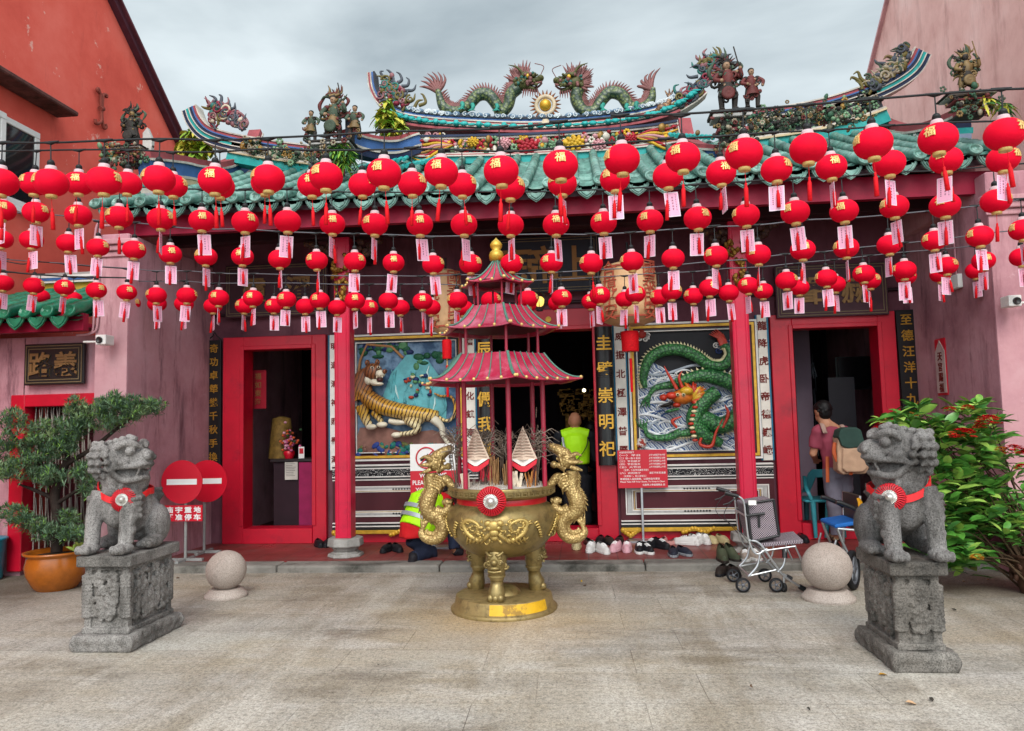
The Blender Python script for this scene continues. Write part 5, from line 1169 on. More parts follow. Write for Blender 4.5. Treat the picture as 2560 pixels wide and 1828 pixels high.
for row, (Y, items) in ROWS.items():
    anchors = []
    for i, (px, py, em, tg) in enumerate(items, 1):
        q = P(px, py, Y+rl.uniform(-.03, .03))
        face = math.atan2(q.x, q.y)                          # turn that faces the camera (about z, negative = clockwise)
        d_em = 'plain side' if em is None else ('emblem left' if em < -.25 else 'emblem right' if em > .25 else 'emblem facing')
        d_tg = 'no card' if tg == 0 else ('pink card edge-on' if tg < .35 else 'pink card half-turned' if tg < .75 else 'pink card flat')
        strand = {'front': 'frontmost', 'second': 'second', 'third': 'third', 'fourth': 'fourth', 'fifth': 'fifth', 'back': 'rearmost'}[row]
        t = thing('red_lantern', 'red lantern, %s, %s, %s from left on %s string' % (d_em, d_tg, nth(i), strand), 'lantern', q, 0, 'red paper lanterns on the strings')
        sw = rl.uniform(-.03, .03); t.rotation_euler = (rl.uniform(-.03, .03), sw, 0)
        s_ = 1.0+rl.uniform(-.03, .03); t.scale = (s_, s_, s_)
        an_ = math.pi+rl.uniform(-.4, .4) if em is None else math.asin(max(-.97, min(.97, em)))
        for pn in ('shade', 'collar', 'socket', 'base_ring', 'emblem', 'tassel', 'tag'):
            if pn == 'tag' and tg == 0: continue
            o = bpy.data.objects.new(pn, LM[pn]); COL.objects.link(o); o.parent = t
            if pn in ('shade', 'emblem'): o.rotation_euler.z = -face+an_
            elif pn == 'tag':
                a = math.acos(min(1, tg))*rl.choice((-1, 1)); o.rotation_euler = (0, 0, -face+a); tl = rl.uniform(-.08, .08)
                o.location = (math.sin(tl)*-HL, .008, (math.cos(tl)-1)*HL); o.rotation_euler.y = tl
            elif pn == 'tassel':
                o.rotation_euler = (rl.uniform(-.06, .06), rl.uniform(-.1, .1), 0); o.location = (rl.uniform(-.004, .004), -.006, 0)
                if tg > 0: o.scale = (1, 1, rl.uniform(.85, 1.1))
        anchors.append(q+Vector((.24*math.sin(sw), 0, .24)))
    a0 = anchors[0]*2-anchors[1]; a1 = anchors[-1]*2-anchors[-2]
    e0 = Vector((-6.45, a0.y, a0.z+.1*(a0.x+6.45))); e1 = Vector((5.3, a1.y, a1.z+.1*(5.3-a1.x)))
    pts = [e0, (e0+a0)/2+Vector((0, 0, -.04)), a0]+anchors+[a1, (a1+e1)/2+Vector((0, 0, -.04)), e1]
    for p_ in pts: pass
    m = MB(); m.tube(spline(pts, 3), .0062 if row in ('front', 'second') else .0055, 6)
    o = m.build('lantern_cable', CABLE if row in ('front', 'second', 'third') else M('cable_grey', '4a4a50', .45, var=.1), None, fix=False)
    tag(o, {'front': 'black cable carrying the frontmost and highest string of lanterns', 'second': 'black cable carrying the second string of lanterns', 'third': 'black cable carrying the third string of lanterns', 'fourth': 'grey cable carrying the fourth string of lanterns', 'fifth': 'grey cable carrying the fifth string of lanterns', 'back': 'grey cable carrying the rearmost string of lanterns under the eave'}[row], 'cable', 'lantern cables')
# ------------------------------------------------------------------ big palace lanterns under the porch
def big_lantern(lb, cx, y0, y1, wF, Y, red=True, tas=True):
    a, b = PF(cx, y0, Y), PF(cx, y1, Y); t = thing('palace_lantern', lb, 'lantern', b); H_ = a.z-b.z; r = wF*.5*KF/FPX*Y*1.0; m = MB()
    m.lathe([(r*.55, 0), (r*.9, H_*.06), (r, H_*.2), (r*1.03, H_*.5), (r, H_*.8), (r*.9, H_*.94), (r*.5, H_)], b, 28)
    m.build('shade', M('lantern_parchment', 'c29b74', .6, var=.2, scale=5, col2='a67a52', thr=(.5, .75)), t)
    w_ = MB(); chars = '風調雨順' 
    for i, ch in enumerate('合境平安國泰民安'):
        ang = (-.75, .75)[i//4]; zz = b.z+H_*(.84-.22*(i % 4)); vs, fs = text_verts(ch, .2, .006, .0)
        w_.add([(b.x+(r*1.03+.004-y)*math.sin(ang+x/r), b.y-(r*1.03+.004-y)*math.cos(ang+x/r), zz+z) for x, y, z in vs], fs)
    for hh in (.1, .9): w_.lathe([(r*.99, H_*hh-.008), (r*.985, H_*hh), (r*.99, H_*hh+.008)], b, 28)
    w_.build('lettering', M('lantern_red_ink', 'a24a38', .6), t, fix=False)
    if tas:
        f = MB(); r2 = r*.3; zz = b.z
        f.tube([(b.x, b.y, zz), (b.x, b.y, zz-.06)], .012, 6, 1)
        f.lathe([(.02, -.06), (r2, -.07), (r2*1.05, -.1), (r2, -.28), (r2*.98, -.285)], b, 20, 0)
        f.tube([(b.x, b.y, zz-.28), (b.x, b.y, zz-.4)], .008, 6, 1); f.tube([(b.x, b.y, zz-.36), (b.x, b.y, zz-.72)], [.016, .02, .014], 8, 0)
        f.build('tassel', [TASSEL, LGOLD], t)
    s_ = MB(); s_.tube([(b.x, b.y, a.z), (b.x, b.y, 3.4)], .012, 6); s_.build('hanger', CABLE, t)
big_lantern('large parchment lantern with red characters hanging before the right side of the hall', 1398, 585, 722, 124, 7.95)
big_lantern('large parchment lantern with red characters hanging before the tiger relief', 992, 600, 742, 70, 8.3)
# lit lamp in a wire cage
c = PF(1198, 668, 8.2); t = thing('caged_lamp', 'small lit yellow lamp in a wire cage above the middle doorway', 'lamp', c)
k = NT('lamp_glow'); k.b.inputs['Emission Color'].default_value = (1, .7, .16, 1); k.b.inputs['Emission Strength'].default_value = .75; LG = k.done('d8b74a', .4)
m = MB(); m.ell(c+Vector((0, 0, -.01)), (.06, .06, .06), 0, 12); m.build('bulb', LG, t)
m = MB()
for i in range(8):
    a = i*math.pi/4; m.tube([c+Vector((.085*math.sin(b_)*math.cos(a), .085*math.sin(b_)*math.sin(a), .1*math.cos(b_))) for b_ in np.linspace(.1, 3.0, 9)], .004, 5)
m.lathe([(.03, -.1), (.04, -.11), (.03, -.12)], c, 10); m.tube([c+Vector((0, 0, .1)), Vector((c.x, c.y, 3.3))], .006, 5); m.build('cage', CABLE, t)
# second glowing lamp behind the left palace lantern
c = PF(1128, 726, 8.45)
# ================================================================== bronze incense censer with pagoda canopy
def brass(name, c1, c2, rough=.36, sc=6., bump=.15):
    k = NT(name); c = k.ramp(k.noise(sc, 6, .65), [(.3, c1), (.7, c2)])
    pt = k.ramp(k.noise(sc*2.3, 8, .75), [(.5, 0.), (.68, .75)]); c = k.mix(pt, c, '4b3d28')
    k.bump(k.noise(60, 4), bump, .004); return k.done(c, k.ramp(k.noise(9, 5), [(.3, rough-.06), (.7, rough+.16)]), .6)
BRASS = brass('aged_brass', '7b693e', '998557'); BRASSD = brass('dull_brass', '836f45', '9c875a', .5); GOLDB = brass('gilded_brass', 'a58a4a', 'c4a764', .38, 9, .5)
CX, CY = -.69, 6.03
CEN = thing('incense_censer', 'large brass three-legged incense censer with red pagoda canopy and gilded dragon handles', 'censer', (CX, CY, 0))
def cz(y): return PF(1120, y, CY).z
S1 = (PF(1233, 1140, CY)-PF(990, 1140, CY)).length/243.0     # metres per overview pixel at the censer
def cs(x, y): return PF(x, y, CY-.0)
m = MB(); m.lathe([(.425, 0), (.43, .02), (.415, .032), (.40, .036), (.385, .115), (.375, .122), (0, .122)], (CX, CY, 0), 56, 0)
m.lathe([(.14, .1225), (.135, .135), (.09, .175), (.05, .19), (0, .193)], (CX, CY, 0), 28, 1)
m.build('base_plate', [BRASSD, BRASS], CEN)
# yellow painted quarter of the plate's edge
m = MB(); n_ = 22; vs = []
for i in range(n_+1):
    a = R(-100+i*72/n_)
    for r, z in ((.4025, .037), (.3875, .1145)): vs.append((CX+r*math.cos(a), CY+r*math.sin(a), z))
m.add(vs, [(2*i, 2*i+2, 2*i+3, 2*i+1) for i in range(n_)], 0, True); m.build('painted_edge', M('safety_yellow', 'c99a17', .42, var=.15, scale=10, col2='8d6a1a', thr=(.55, .62)), CEN)
zb, zr = cz(1232)+.03, cz(1078)
prof = []
for x, y in ((0, 1236), (25, 1235), (60, 1228), (88, 1213), (108, 1190), (119, 1165), (122, 1147), (119, 1133), (110, 1122), (101, 1116), (97, 1113), (97, 1104), (101, 1101), (112, 1098), (116, 1095), (117, 1080), (116, 1077), (110, 1077), (104, 1079), (100, 1084), (0, 1084)):
    prof.append((x*S1, cz(y)))
m = MB(); m.lathe(prof, (CX, CY, 0), 64, 0); m.build('bowl', BRASS, CEN)
ZRIM = cz(1077)
m = MB(); m.lathe([(0, 0), (.2, .03), (.36, .006), (100*S1, -.02)][::-1], (CX, CY, ZRIM-.012), 32, 0)
for i in range(260):
    a = random.uniform(0, 6.28); r = .36*math.sqrt(random.random()); m.tube([(CX+r*math.cos(a), CY+r*math.sin(a), ZRIM-.01), (CX+r*math.cos(a)+random.uniform(-.012, .012), CY+r*math.sin(a)+random.uniform(-.01, .01), ZRIM+random.uniform(.02, .05))], .0016, 4, 1)
m.build('ash_bed', [M('incense_ash', 'a9a39c', .95, var=.2, scale=40, bump=.8, bscale=90), M('stick_stub', 'b5aca0', .9)], CEN)
# meander on the rim: raised key pattern
m = MB(); rr = 117.6*S1; zc = cz(1088); u = .012
for i in range(46):
    a0 = i*2*math.pi/46; 
    def seg(x0, x1, z0, z1):
        vs = []
        for r in (rr-.004, rr+.0035):
            for x, z in ((x0, z0), (x1, z0), (x1, z1), (x0, z1)):
                a = a0+x/rr; vs.append((CX+r*math.cos(a), CY+r*math.sin(a), zc+z))
        m.add(vs, [(4, 5, 6, 7), (0, 1, 5, 4), (1, 2, 6, 5), (2, 3, 7, 6), (3, 0, 4, 7)])
    w_ = 2*math.pi*rr/46
    seg(0, w_*.86, .016, .021); seg(0, .005, -.02, .016); seg(.005, w_*.62, -.02, -.015); seg(w_*.62, w_*.62+.005, -.02, .006); seg(w_*.3, w_*.62, .001, .006); seg(w_*.86, w_*.86+.005, -.02, .021)
m.build('rim_meander', BRASSD, CEN, fix=False)
m = MB(); m.lathe([(98.5*S1, cz(1115)), (99.3*S1, cz(1112)), (99.3*S1, cz(1105)), (98.5*S1, cz(1102))], (CX, CY, 0), 48); m.build('red_ribbon', M('satin_red', 'b90f1d', .35, var=.1), CEN)
# cast relief: dragons and mask on the belly
def onbowl(ang, y, out=.0):
    yy = [q[1] for q in prof[:10]]; r = float(np.interp(cz(y), [p[1] for p in prof[:10]], [p[0] for p in prof[:10]]))+out
    a = R(-90)+ang; return Vector((CX+r*math.cos(a), CY+r*math.sin(a), cz(y)))
for base in (-.03, 2.09, -2.1):
    m = MB()
    for sgn in (-1, 1):
        pts = [onbowl(base+sgn*a, y, .0) for a, y in ((.03, 1165), (.12, 1172), (.25, 1182), (.38, 1180), (.52, 1168), (.58, 1150), (.5, 1141), (.36, 1143), (.27, 1152), (.33, 1164), (.45, 1170))]
        m.tube(spline(pts, 6), [.012, .016, .019, .019, .018, .016, .013, .01, .004], 8)
        for q in range(46): m.ell(onbowl(base+sgn*random.uniform(.02, .62), random.uniform(1140, 1190), .0), (random.uniform(.008, .022), .009, random.uniform(.006, .014)), 0, 6, (0, random.uniform(-1.5, 1.5), 0))
        for q in range(16):
            a0, y0_ = random.uniform(.05, .6), random.uniform(1140, 1188); m.tube(spline([onbowl(base+sgn*a0, y0_, .0), onbowl(base+sgn*(a0+.05), y0_-random.uniform(-5, 5), .006), onbowl(base+sgn*(a0+.1), y0_+random.uniform(-7, 7), .0)], 3), [.008, .007, .002], 5)
        for q in range(5): m.tube(spline([onbowl(base+sgn*(.2+.08*q), 1176, .008), onbowl(base+sgn*(.24+.08*q), 1186, .018), onbowl(base+sgn*(.3+.08*q), 1190, .004)], 3), [.01, .008, .003], 5)
        for k_ in range(7): m.tube(spline([onbowl(base+sgn*(.72+.03*k_), 1150+k_*5, .004), onbowl(base+sgn*(.76+.03*k_), 1146+k_*6, .014), onbowl(base+sgn*(.8+.02*k_), 1152+k_*5, .004)], 3), .008, 5)
    for (a, y, s_) in ((0, 1150, .05), (0, 1165, .04), (-.08, 1155, .025), (.08, 1155, .025), (0, 1176, .03), (-.1, 1145, .03), (.1, 1145, .03)): m.ell(onbowl(base+a, y, .004), (s_, .022, s_*.8), 0, 9)
    m.build('cast_relief', GOLDB, CEN, fix=False)
# legs
for ang in (R(-95), R(24), R(148)):
    ca, sa = math.cos(ang), math.sin(ang); r0, r1 = .235, .262; m = MB()
    def lp(r, z, o=0.): return Vector((CX+r*ca-o*sa, CY+r*sa+o*ca, z))
    zt = cz(1205); H_ = zt-.12
    m.tube([lp(r0-.05, zt+.04), lp(r0+.02, zt-.02), lp(r1+.01, zt-.1), lp(r1, zt-.17), lp(r1, zt-.24)], [.06, .085, .082, .07, .055], 16)
    m.tube([lp(r1, zt-.2), lp(r1, zt-.23), lp(r1, .3), lp(r1+.005, .24), lp(r1+.02, .19), lp(r1+.02, .15), lp(r1+.02, .1225)], [.063, .056, .046, .052, .068, .062, .056], 16)
    for q in (-1, 0, 1): m.ell(lp(r1+.06, .15, q*.04), (.03, .03, .034), 0, 8)
    m.tube([lp(r1, zt-.2), lp(r1, zt-.215)], [.07, .07], 16)
    m.build('leg', BRASS, CEN)
    m2 = MB()
    for s in (-1, 1):
        m2.ell(lp(r1+.06, zt-.06, s*.035), (.026, .026, .026), 0, 9); m2.tube(curl(lp(r1+.07, zt-.1, s*.045), .022, 1.3, 10, sgn=s), .009, 6)
        m2.tube(spline([lp(r1+.05, zt-.03, s*.0), lp(r1+.085, zt-.045, s*.03), lp(r1+.06, zt-.02, s*.065)], 4), .012, 6); m2.tube(curl(lp(r1+.02, zt-.13, s*.07), .03, 1.4, 12, sgn=-s), .01, 6)
    m2.ell(lp(r1+.085, zt-.095), (.03, .03, .026), 0, 9); m2.ell(lp(r1+.08, zt-.14), (.045, .025, .018), 0, 9); m2.tube([lp(r1+.07, zt-.165, -.05), lp(r1+.085, zt-.17), lp(r1+.07, zt-.165, .05)], .012, 6)
    o = m2.build('lion_mask', BRASS, CEN, fix=False)
# dragon handles
def handle(sg):
    K = KF/3.248*3.248
    def hp(zx, zy, dy=0.): # zoom coordinates of the left handle -> metres about the censer axis
        px, py = 1000+zx/3.248, 1060+zy/3.248
        q = P(px, py, CY); x = q.x-CX; return Vector((CX+(x if sg < 0 else -x)+(0 if sg < 0 else -.005), CY+dy, q.z))
    m = MB()
    body = spline([hp(*p) for p in ((250, 400), (255, 470), (262, 540), (235, 610), (222, 670), (255, 730), (315, 760), (352, 815), (345, 885), (295, 935), (225, 932), (180, 895), (178, 850))], 7)
    rad = [.05, .05, .056, .066, .068, .062, .052, .05, .048, .046, .042, .034, .022]
    m.tube(body, rad, 14, 0); N = len(body); rr = np.interp(np.linspace(0, 1, N), np.linspace(0, 1, len(rad)), rad)
    for i in range(3, N-2, 2):
        tv = (body[i+1]-body[i-1]).normalized(); nn = Vector((tv.z, 0, -tv.x))*(1 if sg < 0 else -1)
        q = body[i]+nn*rr[i]*.85; m.tube([q-tv*.012, q+nn*.03+tv*.02*1], [.016, .002], 5, 0)
    # tail fan
    for a in (-.2, .25, .7, 1.1): 
        q = hp(185, 850); m.tube(spline([q, q+Vector((.04*math.sin(a)*(1 if sg < 0 else -1), 0, .05)), q+Vector((.08*math.sin(a)*(1 if sg < 0 else -1), 0, .05+.05*math.cos(a)))], 4), [.018, .014, .003], 6)
    # head, jaws open, looking up and in
    m.tube([hp(270, 330), hp(310, 262), hp(365, 222), hp(412, 200)], [.06, .056, .042, .03], 12); m.ell(hp(285, 315), (.075, .06, .07), 0, 12); m.ell(hp(408, 200), (.032, .038, .03), 0, 10); m.ell(hp(392, 185), (.018, .03, .014), 0, 8)
    m.tube([hp(300, 380), hp(350, 352), hp(392, 348)], [.034, .026, .018], 10); m.ell(hp(392, 345), (.03, .03, .03), 0, 8)
    for s in (-1, 1):
        m.ell(hp(305, 265, s*.045), (.024, .018, .02), 0, 8); m.tube(spline([hp(270, 290, s*.05), hp(215, 265, s*.06), hp(172, 282, s*.05)], 4), [.02, .015, .004], 7); m.tube(spline([hp(265, 330, s*.05), hp(205, 330, s*.06), hp(165, 335, s*.05)], 4), [.02, .016, .004], 7)
        m.tube(spline([hp(262, 365, s*.05), hp(215, 385, s*.055), hp(170, 400, s*.04)], 4), [.02, .016, .004], 7); m.tube(spline([hp(345, 260, s*.04), hp(330, 330, s*.05), hp(310, 420, s*.045)], 4), [.012, .01, .003], 6)
    m.tube([hp(330, 300), hp(370, 300)], [.02, .012], 7)
    # fore leg to the rim, hind leg to the belly
    m.tube(spline([hp(290, 545), hp(330, 480), hp(370, 450), hp(420, 500), hp(450, 530)], 5), [.05, .048, .04, .034, .036], 10)
    for q in (-1, 0, 1): m.tube([hp(430, 505, q*.03), hp(462, 520, q*.04)], [.018, .008], 6)
    m.tube(spline([hp(290, 700), hp(350, 720), hp(400, 680), hp(385, 635), hp(345, 640)], 5), [.045, .04, .036, .034, .02], 10)
    for q in (-1, 0, 1): m.tube(spline([hp(395, 640, q*.02), hp(425, 620, q*.035), hp(418, 650, q*.04)], 3), [.017, .012, .004], 6)
    m.tube(curl(hp(330, 500, -.05), .04, 1.3, 12), .014, 7)
    for q in range(5): m.tube(spline([hp(300-q*8, 420+q*20, -.04), hp(350-q*6, 440+q*22, -.06), hp(330, 520+q*15, -.05)], 4), [.014, .011, .003], 6)
    m.build('dragon_handle', DRAGB, CEN, fix=False)
def dragb():
    k = NT('gilded_scales'); v = k.n('ShaderNodeTexVoronoi', {'Vector': k.tc.outputs['Object'], 'Scale': 62.}); k.bump(v.outputs['Distance'], .8, .006)
    c = k.ramp(v.outputs['Distance'], [(.1, 'c9b076'), (.55, '94794a')]); return k.done(c, .42, .5)
DRAGB = dragb()
handle(-1); handle(1)
# ---- pagoda canopy
PH0 = R(-13)
def hexv(Rr, z, k_): a = R(-120)+PH0+R(60)*k_; return Vector((CX+Rr*math.cos(a), CY+Rr*math.sin(a), z))
ROOFPINK = M('canopy_crimson', 'a0193a', .38, var=.15, scale=6, col2='b96a7e', thr=(.48, .7), bump=.08)
RIBG = M('canopy_rib_green', '4a7566', .45, var=.2, scale=20); POLE = M('pole_crimson', '9a1734', .4, var=.12, scale=10)
def tier(Re, ze, Rt, zt, nrib, lift):
    m = MB(); ns, nc = 10, 12
    r_ = MB()
    for k_ in range(6):
        A0, A1 = hexv(1, 0, k_)-Vector((CX, CY, 0)), hexv(1, 0, k_+1)-Vector((CX, CY, 0)); vs = []
        def pt(u, s, off=0.):
            rr = Rt+(Re-Rt)*s; z = zt+(ze-zt)*(1-(1-s)**2.2*1.0) if False else ze+(zt-ze)*(1-s)**1.7
            z += lift*(2*abs(u-.5))**3*s**2
            ext = 1+.07*(2*abs(u-.5))**6*s**2
            v = (A0*(1-u)+A1*u)*rr*ext; return Vector((CX+v.x, CY+v.y, z+off))
        for j in range(ns+1):
            for i in range(nc+1): vs.append(pt(i/nc, j/ns))
        o_ = len(vs)
        for j in range(ns+1):
            for i in range(nc+1): vs.append(pt(i/nc, j/ns, -.012))
        W_ = nc+1; fs = []
        for j in range(ns):
            for i in range(nc): a = j*W_+i; fs += [(a, a+1, a+W_+1, a+W_), (o_+a, o_+a+W_, o_+a+W_+1, o_+a+1)]
        for i in range(nc): a = ns*W_+i; fs.append((a, a+1, o_+a+1, o_+a))
        m.add(vs, fs, 0, True)
        for q in range(nrib+1):
            u = q/nrib
            if q == 0: u = .012
            if q == nrib: u = .988
            line = [pt(u, j/ns, .005) for j in range(ns+1)]; r_.tube(line, .0075 if q in (0, nrib) else .005, 7, 0); r_.ell(line[-1], .013, 1, 8)
    m.build('canopy_roof', ROOFPINK, CEN, fix=False); r_.build('roof_ribs', [RIBG, LGOLD], CEN, fix=False)
    s_ = MB(); s_.lathe([(Rt*1.0, ze+.012), (Re*.8, ze+.012), (Re*.8, ze+.02), (Rt, ze+.02)], (CX, CY, 0), 6); s_.build('soffit', M('canopy_under', '5a1026', .6), CEN)
def poles(Rp, z0, z1, r):
    for k_ in range(6):
        m = MB(); a, b = hexv(Rp, z0, k_), hexv(Rp, z1, k_); m.cyl(a, b, r, n=12); m.build('post', POLE, CEN)
    m = MB()
    for k_ in range(6): m.cyl(hexv(Rp, z1-.012, k_), hexv(Rp, z1-.012, k_+1), r*.7, n=8); 
    m.build('tie_rail', POLE, CEN)
cs1 = S1*1.0
poles(100*S1, ZRIM-.04, cz(838), .019); tier(178*S1, cz(850), 106*S1, cz(790), 6, .018)
poles(92*S1, cz(795), cz(728), .012); tier(134*S1, cz(737), 70*S1, cz(684), 4, .016)
poles(56*S1, cz(688), cz(630), .009); tier(80*S1, cz(633), 7*S1, cz(578), 3, .012)
m = MB(); fx = CX-.035; m.lathe([(0.023, cz(582)), (0.057, cz(577)), (0.063, cz(567)), (0.052, cz(559)), (0.034, cz(555)), (0.049, cz(548)), (0.052, cz(543)), (0.034, cz(536)), (0.014, cz(531)), (0, cz(527))], (CX, CY, 0), 24); m.build('gourd_finial', M('finial_gold', 'c09a35', .35, metal=.45, var=.15), CEN)
# ---- rosette
def rosette(c, r, lb, tilt=0., turn=0., extra=True):
    t = thing('ribbon_rosette', lb, 'rosette', c, 0, 'red pleated rosettes'); m = MB(); n_ = 64; vs = []
    for ri, (rr, y) in enumerate(((.42, -.022), (.7, -.02), (1.0, -.004))):
        for i in range(n_):
            a = 2*math.pi*i/n_; zig = (.010 if i % 2 else -.006)*(.4+.8*ri/2); vs.append((r*rr*math.cos(a)*(1+(.03 if i % 2 and ri == 2 else 0)), y-zig, r*rr*math.sin(a)))
    m.add(vs, [(j*n_+i, j*n_+(i+1) % n_, (j+1)*n_+(i+1) % n_, (j+1)*n_+i) for j in (0, 1) for i in range(n_)], 0, False)
    for i in range(n_//2):
        a = 2*math.pi*(2*i+.5)/n_; m.tube([(r*.5*math.cos(a), -.036, r*.5*math.sin(a)), (r*.74*math.cos(a+.05), -.034, r*.74*math.sin(a+.05)), (r*.96*math.cos(a), -.014, r*.96*math.sin(a))], [r*.04, r*.05, r*.05], 5, 0)
    rot = Euler((R(90), 0, 0)).to_matrix().to_4x4()
    m.lathe([(r*.99, .0), (r*.95, .012), (r*.3, .014), (0, .014)], (0, 0, 0), 32, 0, False, rot)
    m.build('pleats', M('rosette_red', 'b50e1f', .4, var=.15, scale=30), t, world=False, fix=False)
    s_ = MB(); s_.lathe([(r*.5, .022), (r*.5, .034), (r*.44, .042), (r*.3, .044), (r*.28, .05), (r*.2, .066), (0, .075)], (0, 0, 0), 28, 0, True, rot)
    for i in range(26): a = i*2*math.pi/26; s_.ell((r*.46*math.cos(a), -.042, r*.46*math.sin(a)), r*.05, 0, 6)
    s_.build('silver_boss', M('silver_foil', 'c9c6c0', .25, metal=.7, var=.15, scale=60), t, world=False, fix=False)
    t.rotation_euler = (tilt, 0, turn); return t
q = onbowl(-.13, 1113); q = PF(1091, 1113, CY-.47)
rosette(q, .112, 'red pleated rosette with silver centre on the front of the brass censer')
# ---- offerings: tall joss sticks, folded paper ornaments, burnt plumes
for (x, lb) in ((1058, 'white and red paper ornament tied to the front left canopy post'), (1163, 'white and red paper ornament tied to the front right canopy post')):
    c = PF(x, 1030, CY-.2); t = thing('paper_ornament', lb, 'paper ornament', c, 0, 'paper offerings on the censer'); m = MB(); w_ = .108
    def q(u, v, d=0.): return (c.x+u*w_, c.y+d, c.z+v*w_)
    pts = [q(-1, .35), q(-.62, 1.2), q(-.28, 2.1), q(0, 2.75), q(.28, 2.1), q(.62, 1.2), q(1, .35)]
    m.add([q(0, .3, -.07), q(0, 2.5, -.03)]+pts, [(0, i, i+1) if False else (0, i, i+1, 1) if False else (0, i, i+1) for i in range(2, 5)]+[(0, i, i+1) for i in range(5, 8)]+[(1, 5, 4), (1, 6, 5)], 0)
    for i in range(9):
        v = .5+i*.22; h = 1-.36*v; m.tube([q(-h*.95, v, -.015), q(-h*.3, v+.05, -.045), q(0, v, -.06), q(h*.3, v+.05, -.045), q(h*.95, v, -.015)], .005, 5, 2)
    m.build('paper_fan', [M('paper_cream', 'c4ae9b', .6, var=.1, scale=10), M('paper_gold', 'b99a55', .5), M('paper_fold', 'a98f80', .6)], t, fix=False)
    b = MB(); b.prism([(c.x-w_, c.z+.35*w_), (c.x-w_*.95, c.z+.0), (c.x-.2*w_, c.z-.55*w_), (c.x+.2*w_, c.z-.55*w_), (c.x+w_*.95, c.z), (c.x+w_, c.z+.35*w_), (c.x+.2*w_, c.z-.15*w_), (c.x-.2*w_, c.z-.15*w_)], c.y-.05, c.y+.0, 0)
    b.prism([(c.x-w_*.9, c.z+.35*w_), (c.x-.1*w_, c.z-.14*w_), (c.x+.1*w_, c.z-.14*w_), (c.x+.9*w_, c.z+.35*w_)], c.y-.04, c.y-.005, 1)
    b.build('red_trough', [SIGNRED, M('paper_white', 'd8d0c8', .6)], t)
for (x, lb, n_, cm, hh) in ((1035, 'bundle of pale joss paper slips standing by the front left post', 9, 'slip_cream', .12), (1145, 'bundle of pale joss paper slips standing by the front right post', 11, 'slip_cream', .13), (1098, 'cluster of tall tan incense sticks in the middle of the ash', 12, 'stick_tan', .26), (1128, 'cluster of thin tan incense sticks right of the middle', 8, 'stick_tan', .22), (1180, 'few orange incense sticks near the right post', 6, 'stick_orange', .13)):
    c = PF(x, 1072, CY-.2); t = thing('incense_bundle', lb, 'incense', (c.x, c.y, ZRIM), 0, 'incense standing in the ash'); m = MB()
    for i in range(n_):
        a = Vector((c.x+random.gauss(0, .025), c.y+random.gauss(0, .03), ZRIM-.01)); b = a+Vector((random.gauss(0, .02), random.gauss(0, .015), hh*random.uniform(.7, 1.05)))
        if cm == 'slip_cream': m.tube([a, b], .011, 4, 0, False, flat=.25)
        else: m.tube([a, b], .005, 6, 0)
    m.build('sticks', M(cm, {'slip_cream': 'cbbba6', 'stick_tan': '8d6a45', 'stick_orange': 'b0753f'}[cm], .7, var=.2, scale=30), t, fix=False)
for (x, y, lb) in ((1012, 975, 'burnt dark plume of wire tinsel by the left canopy post'), (1075, 975, 'burnt dark plume of wire tinsel left of the middle'), (1118, 985, 'burnt dark plume of wire tinsel in the middle of the censer'), (1190, 975, 'large burnt dark plume of wire tinsel by the right canopy post')):
    c = PF(x, y+70, CY-.1); t = thing('tinsel_plume', lb, 'plume', (c.x, c.y, ZRIM), 0, 'burnt plumes in the censer'); m = MB()
    h0 = PF(x, y, CY-.1)
    for i in range(8): m.tube([(c.x+random.gauss(0, .015), c.y+random.gauss(0, .02), ZRIM-.01), (h0.x+random.gauss(0, .03), h0.y, h0.z-.05)], .003, 4, 0)
    for i in range(80):
        a0 = random.uniform(-.4, 3.5); p0 = Vector((h0.x+random.gauss(0, .03), h0.y+random.gauss(0, .03), h0.z+random.gauss(-.03, .06))); L_ = random.uniform(.05, .15)
        m.tube([p0, p0+Vector((L_*.6*math.cos(a0), random.uniform(-.03, .03), L_*.5*math.sin(a0)+.02)), p0+Vector((L_*math.cos(a0), random.uniform(-.05, .05), L_*.6*math.sin(a0)-.02))], [.0035, .003, .001], 4, random.choice((0, 0, 1)), False)
    m.build('strands', [M('burnt_wire', '66574c', .6, var=.3), M('burnt_tinsel', '85796e', .5, var=.3)], t, fix=False)
# ================================================================== stone guardian lions on pedestals
def granite(name, base, dark, light, bump=.5):
    k = NT(name); c = k.ramp(k.noise(2.2, 6, .65), [(.3, dark), (.5, base), (.75, light)])
    st = k.ramp(k.noise(3.5, 8, .75, k.map((1, 1, .4))), [(.46, 0.), (.62, .8)]); c = k.mix(st, c, '3f3c39')
    sp = k.ramp(k.noise(120, 2, .7), [(.35, .5), (.48, 1.), (.62, 1.25)]); c = k.mix(1., c, sp, 'MULTIPLY')
    k.bump(k.math('ADD', k.noise(70, 4), k.math('MULTIPLY', k.noise(16, 5), .9)), bump, .008); return k.done(c, .85)
STL = granite('lion_granite', '827d7a', '5c5856', '9b9794', .9); STD = granite('lion_granite_weathered', '6d6967', '444140', '8b8784', .9); STP = granite('pedestal_granite', '7d7874', '56514c', '98938e', 1.); STQ = granite('pedestal_granite_worn', '6b655f', '433e39', '8f8982', 1.)
